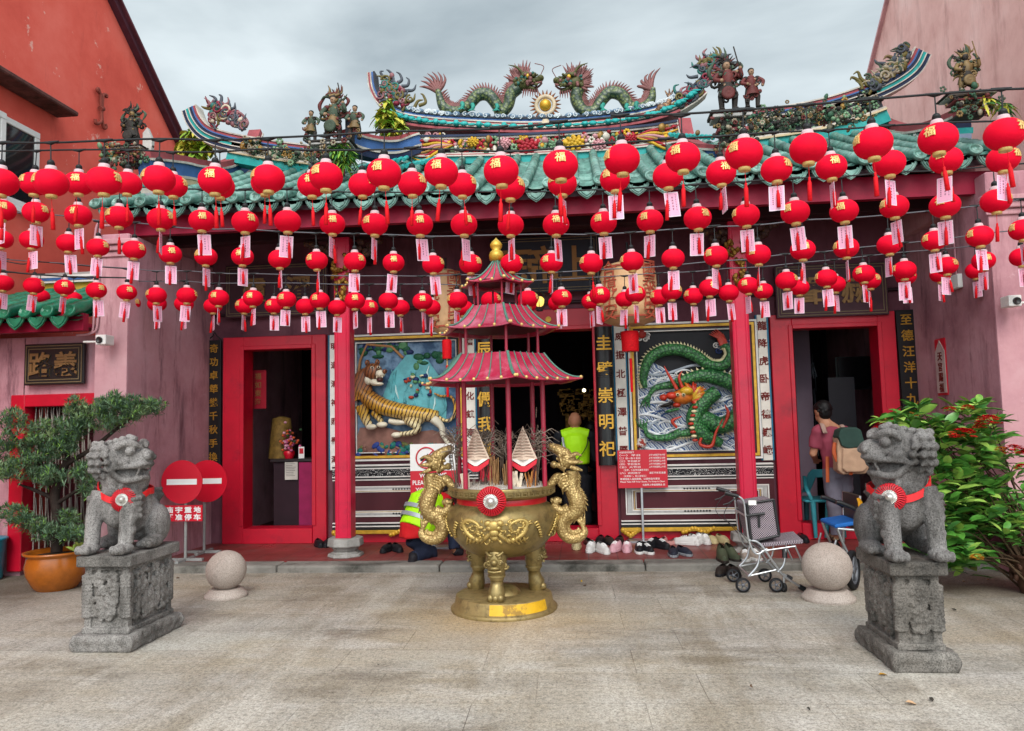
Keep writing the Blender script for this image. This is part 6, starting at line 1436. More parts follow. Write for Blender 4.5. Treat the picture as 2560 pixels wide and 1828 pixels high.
def pedestal_block(lb, x0, x1, y0, y1, zt, mat, seed, sgn):
    rs = random.Random(seed); xc, yc = (x0+x1)/2, (y0+y1)/2; t = thing('lion_pedestal', lb, 'pedestal', (xc, yc, 0))
    m = MB(); m.bx(x0, x1, y0, y1, 0, .115)
    for x in (x0+.01, x1-.01):
        for y in (y0+.01, y1-.01): m.ell((x, y, .055), (.028, .028, .05), 0, 8)
    for i in range(5): m.ell((x0+(x1-x0)*(i+.5)/5, y0, .075), (.04, .012, .025), 0, 8); m.ell(((x1 if sgn < 0 else x0), y0+(y1-y0)*(i+.5)/5, .075), (.012, .06, .025), 0, 8)
    m.build('base_slab', mat, t, remesh=.011, smooth_it=1, disp=.010, dscale=14)
    e = .055; zs = zt-.075; m = MB(); w_ = .022; m.bx(x0+e+w_, x1-e-w_, y0+e+w_, y1-e-w_, .1, zs); m.bx(x0+e, x1-e, y0+e, y1-e, zs-.03, zs)
    for qx in (x0+e, x1-e-.05):
        for qy in (y0+e, y1-e-.05): m.bx(qx, qx+.05, qy, qy+.05, .1, zs)
    m.bx(x0+e-.012, x1-e+.012, y0+e-.012, y1-e+.012, .112, .15)
    # quoins like bamboo joints on the front corners
    for x in (x0+e+.02, x1-e-.02):
        for i in range(13):
            z = .23+i*(zs-.28)/13; m.ell((x, y0+e, z), (.045, .018, .0175), 0, 8)
    xs_ = x1-e if sgn < 0 else x0+e
    for y in (y0+e+.02, y1-e-.02):
        for i in range(13): m.ell((xs_, y, .23+i*(zs-.28)/13), (.014, .04, .019), 0, 8)
    # carved picture panels
    for i in range(85):
        a = rs.uniform(x0+e+.08, x1-e-.08); z = rs.uniform(.22, zs-.05); r_ = rs.uniform(.02, .05)
        if rs.random() < .6: m.tube(curl((a, y0+e+.005, z), r_, rs.uniform(.5, 1.2), 9, start=rs.uniform(0, 6), sgn=rs.choice((-1, 1))), .011, 6)
        else: m.ell((a, y0+e+.014, z), (r_*.6, .032, r_*.5), 0, 8)
    for i in range(120):
        y = rs.uniform(y0+e+.08, y1-e-.06); z = rs.uniform(.2, zs-.05); r_ = rs.uniform(.02, .05); c = curl((y, 0, z), r_, rs.uniform(.5, 1.2), 9, start=rs.uniform(0, 6), sgn=rs.choice((-1, 1)))
        if rs.random() < .6: m.tube([(xs_+sgn*.004, p[0], p[2]) for p in c], .0125, 6)
        else: m.ell((xs_+sgn*.014, y, z), (.034, r_*.6, r_*.6), 0, 8)
    for i in range(5): # standing figures low on the side
        y = y0+e+.12+i*(y1-y0-2*e-.22)/4; m.ell((xs_+sgn*.015, y, .3), (.03, .035, .09), 0, 8); m.ell((xs_+sgn*.012, y, .42), (.03, .026, .03), 0, 8)
    m.build('shaft', mat, t, remesh=.0058, smooth_it=1, disp=.003, dscale=40)
    o = .04; m = MB(); m.bx(x0+e-o, x1-e+o, y0+e-o, y1-e+o, zs-.002, zt)
    m.build('top_slab', mat, t, bevel=.01, segs=2); return t, zt
def lion(lb, x, y, z, s, mir, mat, stone_turn=0., yo=0.):
    t = thing('stone_lion', lb, 'stone lion', (x, y, z)); m = MB(); rs = random.Random(5)
    mm = -1 if mir else 1
    def p(a, b, c): return (x+mm*a*s, y+b*s, z+c*s)
    def E(a, b, c, r, rot=None): m.ell(p(a, b, c), tuple(q*s for q in (r if hasattr(r, '__len__') else (r, r, r))), 0, 14, rot)
    def T(pts, rad, n=12): m.tube([p(*q) for q in pts], [r*s for r in rad], n)
    E(0, -.1, .4, (.165, .15, .19)); E(0, .02, .3, (.165, .21, .19)); E(0, .15, .22, (.175, .14, .19)); E(0, -.14, .32, (.14, .12, .15))
    for a in (-1, 1):
        E(a*.15, .12, .17, (.085, .14, .16)); E(a*.18, .0, .05, (.066, .13, .052)); 
        for q in (-1, 0, 1): E(a*.18+q*.036, -.10, .045, (.024, .036, .03))
        T([(a*.11, -.17, .44), (a*.135, -.22, .32), (a*.135, -.25, .2), (a*.135, -.26, .08)], (.085, .07, .055, .055)); E(a*.135, -.29, .042, (.068, .09, .046))
        for q in (-1, 0, 1): E(a*.135+q*.036, -.365, .042, (.022, .03, .034))
        E(a*.16, -.22, .27, (.05, .06, .05)); E(a*.16, -.24, .17, (.042, .05, .042))
        for q in range(4): T([(a*.17, -.26+q*.004, .4-q*.045), (a*.205, -.2, .405-q*.045), (a*.19, -.12, .41-q*.045)], (.012, .024, .012), 8)  # shoulder flames
    T([(0, .24, .12), (.02, .29, .28), (0, .27, .4)], (.05, .06, .03))
    for q in range(12): T([(rs.uniform(-.06, .06), .24, .24+q*.012), (rs.uniform(-.11, .11), .28, .35+q*.008), (rs.uniform(-.12, .12), .25, .43)], (.028, .026, .008), 7)
    E(0, -.07, .54, (.18, .17, .16)); E(-.06, .03, .5, (.16, .16, .2)); E(-.07, .02, .62, (.13, .14, .14))
    # head turned to the courtyard's middle
    H = Vector((.02, -.13, .68)); f = Vector((.95, -.02, .0)).normalized(); sd_ = Vector((-f.y, f.x, 0))
    HS = 1.05
    def h(u, v, w): q = H+(f*u+sd_*v+Vector((0, 0, w)))*HS; return (q.x, q.y, q.z)
    an = math.atan2(f.y, f.x)*mm+(math.pi if mir else 0)
    def EH(u, v, w, r): E(*h(u, v, w), r, (0, 0, an))
    def TH(pts, rad, n=9): T(spline([h(*q) for q in pts], 4), rad, n)
    EH(-.03, 0, .03, (.135, .13, .135)); EH(.02, 0, .10, (.105, .108, .075)); EH(.09, 0, .02, (.1, .1, .07)); EH(.13, 0, .0, (.085, .09, .056))
    EH(.20, 0, .04, (.034, .06, .042)); EH(.165, 0, .06, (.05, .036, .036))
    for v in (-1, 1):
        EH(.216, v*.034, .028, (.022, .026, .024)); EH(.108, v*.082, .075, .038); EH(.124, v*.097, .078, .02)
        TH([(.02, v*.125, .09), (.075, v*.112, .135), (.13, v*.07, .125), (.16, v*.03, .1)], (.016, .03, .028, .014))
        TH([(.0, v*.118, -.05), (.08, v*.112, -.035), (.15, v*.092, -.03), (.195, v*.05, -.02), (.21, 0, -.018)], (.012, .02, .022, .018, .016))
        TH([(-.01, v*.11, -.075), (.06, v*.1, -.128), (.12, v*.078, -.132), (.162, v*.035, -.12), (.168, 0, -.118)], (.022, .026, .024, .022, .02))
        TH([(.02, v*.115, -.02), (-.005, v*.13, -.055), (.015, v*.115, -.095)], (.012, .018, .012))
        TH([(.17, v*.068, -.04), (.168, v*.068, -.084)], (.013, .004), 7); TH([(.15, v*.062, -.1), (.155, v*.062, -.066)], (.012, .004), 7)
        EH(-.085, v*.125, .085, (.062, .026, .05)); EH(-.06, v*.135, .07, (.03, .02, .026)); EH(.06, v*.11, -.005, (.05, .03, .03))
    EH(.05, 0, -.145, (.1, .08, .028)); EH(.08, 0, -.105, (.065, .048, .014))
    for q in range(5): EH(.188-.004*abs(q-2)**2, (q-2)*.024, -.045, (.01, .012, .014))
    for q in range(3): EH(.085-.02*q, 0, .165+.008*q, (.026, .034, .022)); EH(.03-.05*q, .055, .165-.012*q, (.03, .03, .024)); EH(.03-.05*q, -.055, .165-.012*q, (.03, .03, .024))
    for i in range(15):
        a = R(-140)+i*R(280)/14
        for (u, rr, r_) in ((-.045, .142, .026), (-.1, .158, .029), (-.155, .155, .03)):
            if u > -.1 and abs(a) > R(100): continue
            EH(u+(.015 if i % 2 else 0), rr*math.sin(a), .0-rr*.92*math.cos(a)+.02, r_)
            TH([(u+.02, (rr+.02)*math.sin(a), .02-(rr+.02)*.92*math.cos(a)), (u+.03, (rr+.03)*math.sin(a+.06), .02-(rr+.03)*.92*math.cos(a+.06))], (.012, .012), 6)
    for i in range(7): EH(.05+.01*math.sin(i), (i-3)*.032, -.17-.014*math.cos(i*.9), (.026, .024, .036))
    for i in range(5): EH(-.02, (i-2)*.05, -.22, (.03, .03, .04))
    m.build('lion_body', mat, t, remesh=.0072*s, smooth_it=1, disp=.0015, dscale=30)
    e_ = MB()
    q = Vector(p(*h(.04, 0, -.075))); e_.ell(q, (.075*s, .075*s, .022*s), 0, 12)
    return t, p, h
def ribbon_loop(lb, p, parent_loc, tail=None, mirror=1):
    t = thing('neck_ribbon', lb, 'ribbon', parent_loc); m = MB()
    pts = []
    for i in range(33):
        a = 2*math.pi*i/32; u, v = math.cos(a), math.sin(a); drop = .5-.10*max(0, -v)-.02*max(0, v)+.055*u*(-1)
        pts.append(Vector(p(.188*u*(1.0 if v > -.2 else .98), -.06+.2*v if v > 0 else -.06+.2*v, drop)))
    cen = sum(pts, Vector())/len(pts); vs = []
    for q in pts:
        o = (q-cen); o.z = 0; o.normalize(); vs += [q+Vector((0, 0, .022)), q+Vector((0, 0, -.022)), q+o*.007+Vector((0, 0, -.022)), q+o*.007+Vector((0, 0, .022))]
    N = 33; m.add(vs, [(i*4+k, i*4+(k+1) % 4, i*4+4+(k+1) % 4, i*4+4+k) for i in range(N-1) for k in range(4)])
    if tail:
        a, b = Vector(p(*tail[0])), Vector(p(*tail[1])); d = Vector((.018, .01, 0)); mid = (a+b)/2+Vector((.02, 0, .02))
        m.add([a-d, a+d, mid+d*1.2, mid-d*1.2, b+d*1.6, b-d*1.4, a-d+Vector((0, .006, 0)), a+d+Vector((0, .006, 0)), mid+d*1.2+Vector((0, .006, 0)), mid-d*1.2+Vector((0, .006, 0)), b+d*1.6+Vector((0, .006, 0)), b-d*1.4+Vector((0, .006, 0))], [(0, 1, 2, 3), (3, 2, 4, 5), (7, 6, 9, 8), (8, 9, 11, 10)])
    m.build('band', M('satin_ribbon_red', 'c81a20', .4, var=.12, scale=20), t, fix=False); return t
def lion_set(side):
    if side < 0:
        x0, x1, y0, y1 = -3.525, -3.095, 4.82, 5.47; zt = PF(250, 1234, 4.85).z; mat, mat2 = STP, STL
        lb = 'pale carved granite pedestal with crisp relief panels beside the potted conifer'; ll = 'pale granite guardian lion beside the potted conifer, wearing a red ribbon'
    else:
        x0, x1, y0, y1 = 1.735, 2.09, 4.56, 5.15; zt = PF(2040, 1248, 4.6).z; mat, mat2 = STQ, STD
        lb = 'worn dark granite pedestal with blurred relief before the flowering bush'; ll = 'weathered dark granite guardian lion before the flowering bush, wearing a red ribbon'
    t, zt = pedestal_block(lb, x0, x1, y0, y1, zt, mat, 40+side, side)
    xc, yc = (x0+x1)/2, (y0+y1)/2
    s_ = .93 if side < 0 else .92
    lt, p, h = lion(ll.replace(' with closed ball-chain jaw', ''), xc-(.02 if side < 0 else -.01), yc+.02, zt, s_, side > 0, mat2)
    tail = ((.2, .08, .5), (.23, .1, .02)) if side < 0 else None
    rb_ = ribbon_loop('red satin ribbon tied round the neck of the %s stone lion' % ('left' if side < 0 else 'right'), p, (xc, yc, zt+.4), tail=None if side < 0 else ((-.19, .1, .46), (-.22, .12, .0)))
    mm = 1 if side < 0 else -1
    c = Vector(p(.10, -.235, .395)) if side < 0 else Vector(p(.12, -.225, .40))
    rosette(c, .085, 'red pleated rosette with silver centre on the chest of the %s stone lion' % ('left' if side < 0 else 'right'), R(-8), R(12) if side < 0 else R(-30))
    return t
lion_set(-1); lion_set(1)
# ================================================================== stone ball bollards
def bollard(lb, px, py, rF, Yc=None):
    q = GF(px, py); t = thing('stone_ball', lb, 'bollard', q); r = rF*KF/FPX*q.y*1.0
    m = MB(); zc = r*.27+r*.98
    prof = [(r*1.05, 0), (r*1.07, r*.06), (r*1.05, r*.16), (r*.98, r*.2), (r*.95, r*.26), (r*.88, r*.29), (r*.86, r*.36), (r*.8, r*.38), (r*.74, r*.44)]
    m.lathe(prof, q, 40); m.build('base_ring', GRB, t); m = MB(); m.ell(q+Vector((0, 0, zc+r*.1)), r, 0, 40); m.build('ball', GRB, t)
kk = NT('beige_granite'); c_ = kk.ramp(kk.noise(3, 5), [(.3, '98897f'), (.7, 'b3a59b')]); sp = kk.ramp(kk.noise(110, 2, .7), [(.36, .72), (.5, 1.), (.64, 1.15)]); kk.bump(kk.noise(90, 3), .2, .003); GRB = kk.done(kk.mix(1., c_, sp, 'MULTIPLY'), .6)
bollard('pale round stone ball on ringed base, left of the censer', 502, 1325, 44); bollard('pinkish round stone ball on ringed base, in front of the wheelchair', 1840, 1331, 50)
# ================================================================== no-entry signs
def sign_stand(lb, foot, disc, rF, plate=None, Y=8.):
    g_ = P(*foot, Y); g_.z = PZ; t = thing('no_entry_sign', lb, 'road sign', g_, 0)
    c = P(*disc, Y); r = rF/FPX*Y*1.06; m = MB()
    m.bx(g_.x-.014, g_.x+.014, Y+.012, Y+.036, g_.z+.03, c.z+r*.98); m.bx(g_.x-.2, g_.x+.2, Y, Y+.045, g_.z, g_.z+.03); m.bx(g_.x-.02, g_.x+.02, Y-.16, Y-.0005, g_.z, g_.z+.029); m.bx(g_.x-.02, g_.x+.02, Y+.0455, Y+.2, g_.z, g_.z+.029)
    m.build('stand', M('grey_painted_steel', '8f8f8d', .5, metal=.3, var=.2, scale=10), t, bevel=.003)
    rot = Euler((R(90), 0, 0)).to_matrix().to_4x4(); rot.translation = c
    m = MB(); m.lathe([(0, -.004), (r, -.004), (r, .004), (0, .004)], (0, 0, 0), 48, 0, False, rot); o = m.build('disc', SIGNRED, t)
    m = MB(); m.bx(c.x-r*.73, c.x+r*.73, Y-.0065, Y-.0042, c.z-r*.13, c.z+r*.13); m.build('white_bar', SIGNWH, o)
    if plate:
        a = P(*plate[0], Y-.01); b = P(*plate[1], Y-.01); m = MB(); m.bx(a.x, b.x, Y-.012, Y-.004, b.z, a.z); pl = m.build('plate', SIGNRED, t)
        tx = MB(); w_ = b.x-a.x; h_ = a.z-b.z
        for j, row in enumerate(('庙宇重地', '不准停车')):
            for i, ch in enumerate(row): add_text(tx, ch, (a.x+w_*(i+.55)/4.1, Y-.0135, a.z-h_*(.28+.46*j)), h_*.40, .002, 0, .03, fit_w=w_*.19)
        tx.build('lettering', SIGNWH, pl, fix=False)
    return t
sign_stand('round red no-entry sign behind, half hidden by the nearer one', (508, 1374), (518, 1203), 51, None, 8.2)
sign_stand('round red no-entry sign with lettered red plate below, beside left lion', (461, 1385), (455, 1205), 53, ((412, 1264), (506, 1303)), 7.72)
# ================================================================== red notice board on a post
g_ = G(1609, 1356, PZ); Y = g_.y; a, b = P(1543, 1126, Y), P(1670, 1219, Y)
t = thing('notice_board', 'red notice board with white opening hours text on thin post before the dragon relief', 'notice board', g_)
m = MB(); m.bx(g_.x-.013, g_.x+.013, Y+.01, Y+.034, g_.z+.025, b.z+.1); m.bx(g_.x-.17, g_.x+.14, Y-.06, Y+.16, g_.z, g_.z+.025); m.build('post', STEEL, t, bevel=.003)
m = MB(); m.bx(a.x, b.x, Y-.006, Y+.006, b.z, a.z); bo = m.build('board', SIGNRED, t)
tx = MB(); w_ = b.x-a.x; h_ = a.z-b.z
rows = [('本庙开放时间如下', .30, .0), ('（一）平日', .42, .0), ('（二）初一及十五日', .42, .0), ('（三）节日前夕', .42, 0), ('（四）节日当天', .42, 0), ('（五）大节日', .42, 0), ('（五更，十五节日通宵开放）', .5, .08), ('（六）农历除夕', .42, 0), ('（大年初一，初二及初三）', .45, .08), ('敬请信徒入庙前脱鞋，以保持庙内清洁', .8, 0), ('Please Take Off Your Shoes, To Keep It Clean', .9, 0), ('北极亭上帝庙理事会 启', .45, .45)]
for i, (s_, wf, ind) in enumerate(rows):
    z = a.z-h_*(.06+.078*i); ww = w_*wf; add_text(tx, s_, (a.x+w_*(.04+ind)+ww/2, Y-.0075, z), h_*.055, .0015, 0, .012, fit_w=ww)
for i, s_ in enumerate(('上午七时至下午六时', '上午六时至晚上七时', '上午七时至晚上十时', '上午六时至晚上十时', '上午六时至晚上十时')): add_text(tx, s_, (b.x-w_*.2, Y-.0075, a.z-h_*(.06+.078*(i+1))), h_*.055, .0015, 0, .012, fit_w=w_*.33)
add_text(tx, '通宵开放至凌晨', (b.x-w_*.2, Y-.0075, a.z-h_*(.06+.078*7)), h_*.055, .0015, 0, .012, fit_w=w_*.33)
tx.build('lettering', SIGNWH, bo, fix=False)
# ================================================================== shoes-off sign behind the left dragon handle
Y = 8.45; a, b = P(1025, 1111, Y), P(1140, 1238, Y); w_, h_ = b.x-a.x, a.z-b.z; zm = a.z-h_*.52
t = thing('shoes_off_sign', 'white and red take-off-your-shoes sign on stand, partly hidden by the left dragon handle', 'sign', ((a.x+b.x)/2, Y, PZ))
m = MB(); m.bx(a.x, b.x, Y-.004, Y+.004, zm, a.z, 0); m.bx(a.x, b.x, Y-.004, Y+.004, b.z, zm-.0005, 1); bo = m.build('board', [SIGNWH, SIGNRED], t)
m = MB(); m.bx((a.x+b.x)/2-.015, (a.x+b.x)/2+.015, Y+.005, Y+.03, PZ+.02, b.z+.2); m.bx((a.x+b.x)/2-.18, (a.x+b.x)/2+.18, Y-.08, Y+.1, PZ, PZ+.02); m.build('stand', STEEL, t)
tx = MB(); cx_, cz_ = a.x+w_*.36, a.z-h_*.27; r = h_*.2
tx.tube([(cx_+r*math.cos(q), Y-.006, cz_+r*math.sin(q)) for q in np.linspace(0, 6.2832, 33)], .009, 6, 0); tx.tube([(cx_-r*.7, Y-.006, cz_-r*.7), (cx_+r*.7, Y-.006, cz_+r*.7)], .008, 6, 0)
tx.prism([(cx_-r*.6, cz_-r*.1), (cx_-r*.1, cz_+r*.05), (cx_+r*.1, cz_+r*.4), (cx_+r*.3, cz_+r*.3), (cx_+r*.5, cz_+r*.0), (cx_+r*.6, cz_-r*.3), (cx_-r*.6, cz_-r*.3)], Y-.0055, Y-.0042, 1)
for i, ch in enumerate('请脱鞋进佳'): add_text(tx, ch, (b.x-w_*.1, Y-.0052, a.z-h_*(.07+.095*i)), h_*.085, .0015, 1, .02)
for i, (s_, wf) in enumerate((('WELCOME', .6), ('PLEASE TAKE OFF', .9), ('YOUR SHOES', .78))): add_text(tx, s_, ((a.x+b.x)/2, Y-.0052, zm-h_*(.09+.14*i)), h_*.12, .0015, 2, .018, fit_w=w_*wf)
tx.build('lettering', [SIGNRED, INK, SIGNWH], bo, fix=False)
# ================================================================== shoes left on the porch
def shoe(lb, at, ang, up, sole, kind='sneaker', acc=None, s=1.0, grp='shoes left outside the hall'):
    t = thing('shoe', lb, 'shoe', at, ang, grp); L_ = .27*s; n = 11
    def half(u): return (.034+.014*math.sin(min(1, u*1.25)*math.pi)**.6+.012*u*(1-u)*2)*(1 if u < .9 else (1-((u-.9)/.1)**2*.55))*s
    m = MB(); pts = []
    for i in range(n+1): u = i/n; pts.append(((u-.5)*L_, half(u)*(.55 if i == 0 else .62 if i == n else 1)))
    poly = pts+[(x, -y) for x, y in pts[::-1]]; th = {'sneaker': .032, 'flat': .012, 'clog': .028, 'boot': .03}[kind]*s
    m.prism([(x*1.03, y*1.06) for x, y in poly], 0, th, axis='z'); m.build('sole', sole, t, world=False, bevel=.005)
    m = MB(); vs = []; K_ = 12; hs = {'sneaker': (.075, .085, .08, .07, .055, .04), 'flat': (.05, .045, .035, .032, .03, .022), 'clog': (.06, .06, .055, .06, .05, .03), 'boot': (.13, .135, .12, .085, .06, .045)}[kind]
    for i in range(n+1):
        u = i/n; w_ = half(u)*.97*(.55 if i == 0 else .6 if i == n else 1); hh = float(np.interp(u, (0, .15, .35, .55, .75, 1), hs))*s
        for k_ in range(K_+1):
            a = math.pi*k_/K_; vs.append(((u-.5)*L_, w_*math.cos(a), th*.8+hh*math.sin(a)**.75))
    op0, op1 = 1, (5 if kind != 'flat' else 7)
    fs = []
    for i in range(n):
        for k_ in range(K_):
            if op0 <= i < op1 and 4 <= k_ < 8: continue
            fs.append((i*(K_+1)+k_, i*(K_+1)+k_+1, (i+1)*(K_+1)+k_+1, (i+1)*(K_+1)+k_))
    fs += [tuple(range(K_+1)), tuple(n*(K_+1)+k_ for k_ in range(K_+1))]; m.add(vs, fs, 0, True); m.build('upper', up, t, world=False, fix=False)
    i_ = MB(); i_.bx(-.1*s, .02*s, -.026*s, .026*s, th, th+.012*s); i_.build('insole', acc or M('insole_dark', '26242a', .8), t, world=False)
    if kind == 'sneaker':
        l_ = MB()
        for q in range(4):
            u = .47+q*.07; x = (u-.5)*L_; hh = th*.8+float(np.interp(u, (0, .15, .35, .55, .75, 1), hs))*s; l_.tube([(x, -.024*s, hh-.006*s), (x+.006, 0, hh+.005*s), (x, .024*s, hh-.006*s)], .004*s, 5)
        l_.build('laces', acc or SIGNWH, t, world=False)
    return t
SH = {'white': M('shoe_white', 'c9c6c3', .6, var=.1), 'pink': M('shoe_pink', 'c99aa3', .6, var=.1), 'black': M('shoe_black', '17171b', .55, var=.25), 'navy': M('shoe_navy', '232632', .6, var=.2), 'grey': M('shoe_grey_sole', '7b7d82', .7), 'cream': M('shoe_cream', 'b7a97f', .65, var=.12), 'olive': M('shoe_olive', '4a4f3c', .7, var=.2), 'beige': M('shoe_beige', '9d8f83', .7, var=.15), 'brown': M('shoe_brown', '2d2622', .7, var=.25), 'dkbrown': M('shoe_leather', '3d2a26', .5, var=.25), 'rose': M('shoe_rose', 'b98480', .6, var=.1)}
def zpx(zx, zy): return (1280+zx/3.248, 960+zy/3.248)
def zpl(zx, zy): return (640+zx/3.248, 960+zy/3.248)
LST = [((640, 1360), 100, 'white', 'white', 'sneaker', 'white lace-up sneaker, first of the white pair nearest the dragon handle'), ((742, 1372), 70, 'white', 'white', 'sneaker', 'white lace-up sneaker with grey lining, next to the pink sneakers'),
 ((840, 1355), 110, 'pink', 'pink', 'sneaker', 'pale pink sneaker beside the white sneakers'), ((935, 1358), 95, 'pink', 'pink', 'sneaker', 'pale pink sneaker beside the black and white sneakers'),
 ((1037, 1370), 95, 'black', 'white', 'sneaker', 'black sneaker with white sole next to the pink pair'), ((1096, 1374), 70, 'black', 'white', 'sneaker', 'black sneaker with white sole, toe turned outward'),
 ((1135, 1330), 120, 'black', 'black', 'sneaker', 'all black shoe behind the black and white sneakers'), ((1215, 1335), 60, 'black', 'black', 'sneaker', 'all black shoe lying close to the notice board foot'),
 ((1310, 1395), 95, 'navy', 'grey', 'clog', 'navy slip-on with grey sole, nearer the kerb, left of pair'), ((1402, 1388), 70, 'navy', 'grey', 'clog', 'navy slip-on with grey sole, right of its pair'),
 ((1205, 1290), 120, 'rose', 'rose', 'flat', 'rose pointed flat shoe by the foot of the notice board'), ((1292, 1300), 125, 'rose', 'rose', 'flat', 'rose pointed flat shoe right of the notice board foot'),
 ((1415, 1305), 200, 'white', 'white', 'sneaker', 'chunky white sneaker left in the white heap'), ((1480, 1300), 80, 'white', 'white', 'sneaker', 'chunky white sneaker in the middle of the white heap'), ((1520, 1290), 100, 'white', 'white', 'sneaker', 'chunky white sneaker standing behind in the white heap'), ((1572, 1295), 85, 'white', 'white', 'sneaker', 'chunky white sneaker right in the white heap'),
 ((1620, 1285), 80, 'cream', 'cream', 'clog', 'cream clog next to the white sneakers'), ((1712, 1287), 75, 'cream', 'cream', 'clog', 'cream clog next to the right column base'),
 ((712, 1290), 100, 'black', 'black', 'clog', 'black shoe behind the white sneakers'), ((795, 1300), 80, 'brown', 'black', 'clog', 'dark brown shoe behind the pink sneakers'), ((870, 1300), 100, 'black', 'black', 'clog', 'black shoe behind the pink sneakers by the notice foot'), ((625, 1300), 80, 'dkbrown', 'black', 'flat', 'dark flat shoe just behind the white sneaker'),
 ((525, 1335), 90, 'cream', 'cream', 'sneaker', 'tan sneaker right under the right dragon handle'),
 ((1712, 1440), 90, 'olive', 'brown', 'boot', 'olive ankle boot on the kerb, left of pair'), ((1790, 1430), 75, 'olive', 'brown', 'boot', 'olive ankle boot on the kerb, right of pair'), ((1895, 1430), 100, 'beige', 'white', 'sneaker', 'beige sneaker on kerb behind the rollator'), ((1970, 1425), 80, 'beige', 'white', 'sneaker', 'beige sneaker on kerb under the rollator frame')]
for (z_, an, up, so, kd, lb) in LST:
    g_ = G(*zpx(*z_), PZ); g_.y = min(g_.y, YW-.22); shoe(lb, g_, R(an+180 if False else -an), SH[up], SH[so], kd)
for (z_, an, lb) in (((1700, 1548), 110, 'dark brown shoe on the paving by the rollator, left of pair'), ((1805, 1552), 85, 'dark brown shoe on the paving by the rollator, right of pair')): shoe(lb, G(*zpx(*z_), 0), R(-an), SH['brown'], SH['black'], 'clog')
for (z_, an, lb) in (((515, 1320), 60, 'black shoe beside the left column base, near doorway'), ((580, 1318), 80, 'black shoe tucked against the left column base'), ((1058, 1362), 95, 'black shoe on porch left of the kneeling person'), ((1150, 1358), 60, 'black shoe close behind the kneeling person')):
    g_ = G(*zpl(*z_), PZ); shoe(lb, g_, R(-an), SH['black'], SH['black'], 'clog')
for (x, y, lb) in ((1957, 1343, 'black shoe by the sill of the right doorway, left of pair'), (1985, 1341, 'black shoe by the sill of the right doorway, right of pair')):
    g_ = G(x, y, PZ); g_.y = min(g_.y, YW-.2); shoe(lb, g_, R(-90), SH['black'], SH['black'], 'clog')
# ================================================================== rollator walker with gingham bag
k = NT('gingham'); br = k.n('ShaderNodeTexChecker', {'Vector': k.tc.outputs['Object'], 'Scale': 105., 'Color1': (.36, .3, .33, 1), 'Color2': (.022, .008, .014, 1)}); GING = k.done(br.outputs['Color'], .8)
Yr_ = 6.55
def rp(x, y, d=0.): return P(x, y, Yr_)+Vector((0, d, 0))
RO = thing('rollator', 'folding rollator walker with gingham bag and seat, parked right of the shoes', 'walker', G(1930, 1462, 0))
W2 = .21
m = MB()
for d in (0, .40):
    ox = 0 if d == 0 else -.0
    m.tube(spline([rp(1840, 1238, d), rp(1858, 1252, d), rp(1864, 1290, d), rp(1872, 1350, d), rp(1890, 1385, d), rp(1918, 1372, d)], 5), .0095, 8)
    m.tube(spline([rp(1872, 1350, d), rp(1900, 1360, d), rp(1935, 1408, d), rp(1960, 1440, d), rp(2002, 1468, d)], 5), .0095, 8)
    m.tube([rp(1988, 1366, d), rp(2014, 1422, d)], .0085, 8); m.tube([rp(1905, 1378, d), rp(1988, 1366, d)], .0085, 8)
    m.tube(spline([rp(1900, 1385, d), rp(1893, 1415, d), rp(1872, 1440, d)], 4), .01, 8); m.tube(spline([rp(1965, 1372, d), rp(1960, 1410, d), rp(1945, 1430, d)], 4), .009, 8)
    m.tube([rp(1872, 1440, d), rp(1940, 1425, d)], .008, 6)
for q in ((1864, 1290), (1905, 1378), (1988, 1366), (1872, 1440)): m.tube([rp(*q, 0), rp(*q, .40)], .009, 8)
m.build('frame', ALU, RO, fix=False)
for d in (0, .40):
    m = MB(); m.tube([rp(1812, 1232, d), rp(1846, 1241, d)], .018, 10, 0); m.tube([rp(1840, 1240, d), rp(1842, 1244, d), rp(1822, 1258, d), rp(1808, 1262, d)], .006, 6, 0); m.build('grip', PLASTICBK, RO, fix=False)
    m = MB(); m.tube(spline([rp(1835, 1245, d), rp(1810, 1290, d), rp(1850, 1330, d), rp(1885, 1370, d)], 5), .003, 5, 0); m.build('brake_cable', PLASTICBK, RO, fix=False)
    m = MB(); m.tube([rp(1998, 1466, d), rp(2012, 1474, d)], .022, 8, 0); m.build('rubber_foot', PLASTICBK, RO, fix=False)
    m = MB(); m.tube([rp(1864, 1290, d), rp(1912, 1284, d)], .012, 8, 0); m.tube([rp(1868, 1260, d), rp(1878, 1350, d)], .011, 8, 0); m.build('side_bar', PLASTICBK, RO, fix=False)
m = MB(); m.tube([rp(1962, 1395, 0), rp(1963, 1370, .02)], .022, 8, 0); m.build('clamp', PLASTICBK, RO, fix=False)
a, b, c, d_ = rp(1862, 1262, .03), rp(1936, 1250, .03), rp(1950, 1340, .03), rp(1882, 1356, .03)
m = MB(); vs = [a, b, c, d_]+[v+Vector((0, .34, 0)) for v in (a, b, c, d_)]; m.add(vs, [(0, 1, 2, 3), (7, 6, 5, 4), (0, 4, 5, 1), (1, 5, 6, 2), (2, 6, 7, 3), (3, 7, 4, 0)]); bg_ = m.build('bag', GING, RO, bevel=.012, segs=2)
m = MB(); qs = [v+Vector((0, -.004, 0)) for v in (a, b, c, d_, a)]; [m.tube([qs[i], qs[i+1]], .012, 6) for i in range(4)]; m.build('bag_edging', PLASTICBK, bg_, fix=False)
m = MB(); m.bx(rp(1895, 1290).x, rp(1901, 1290).x, Yr_+.018, Yr_+.027, rp(1895, 1320).z, rp(1895, 1290).z); m.build('bag_strap', PLASTICBK, bg_)
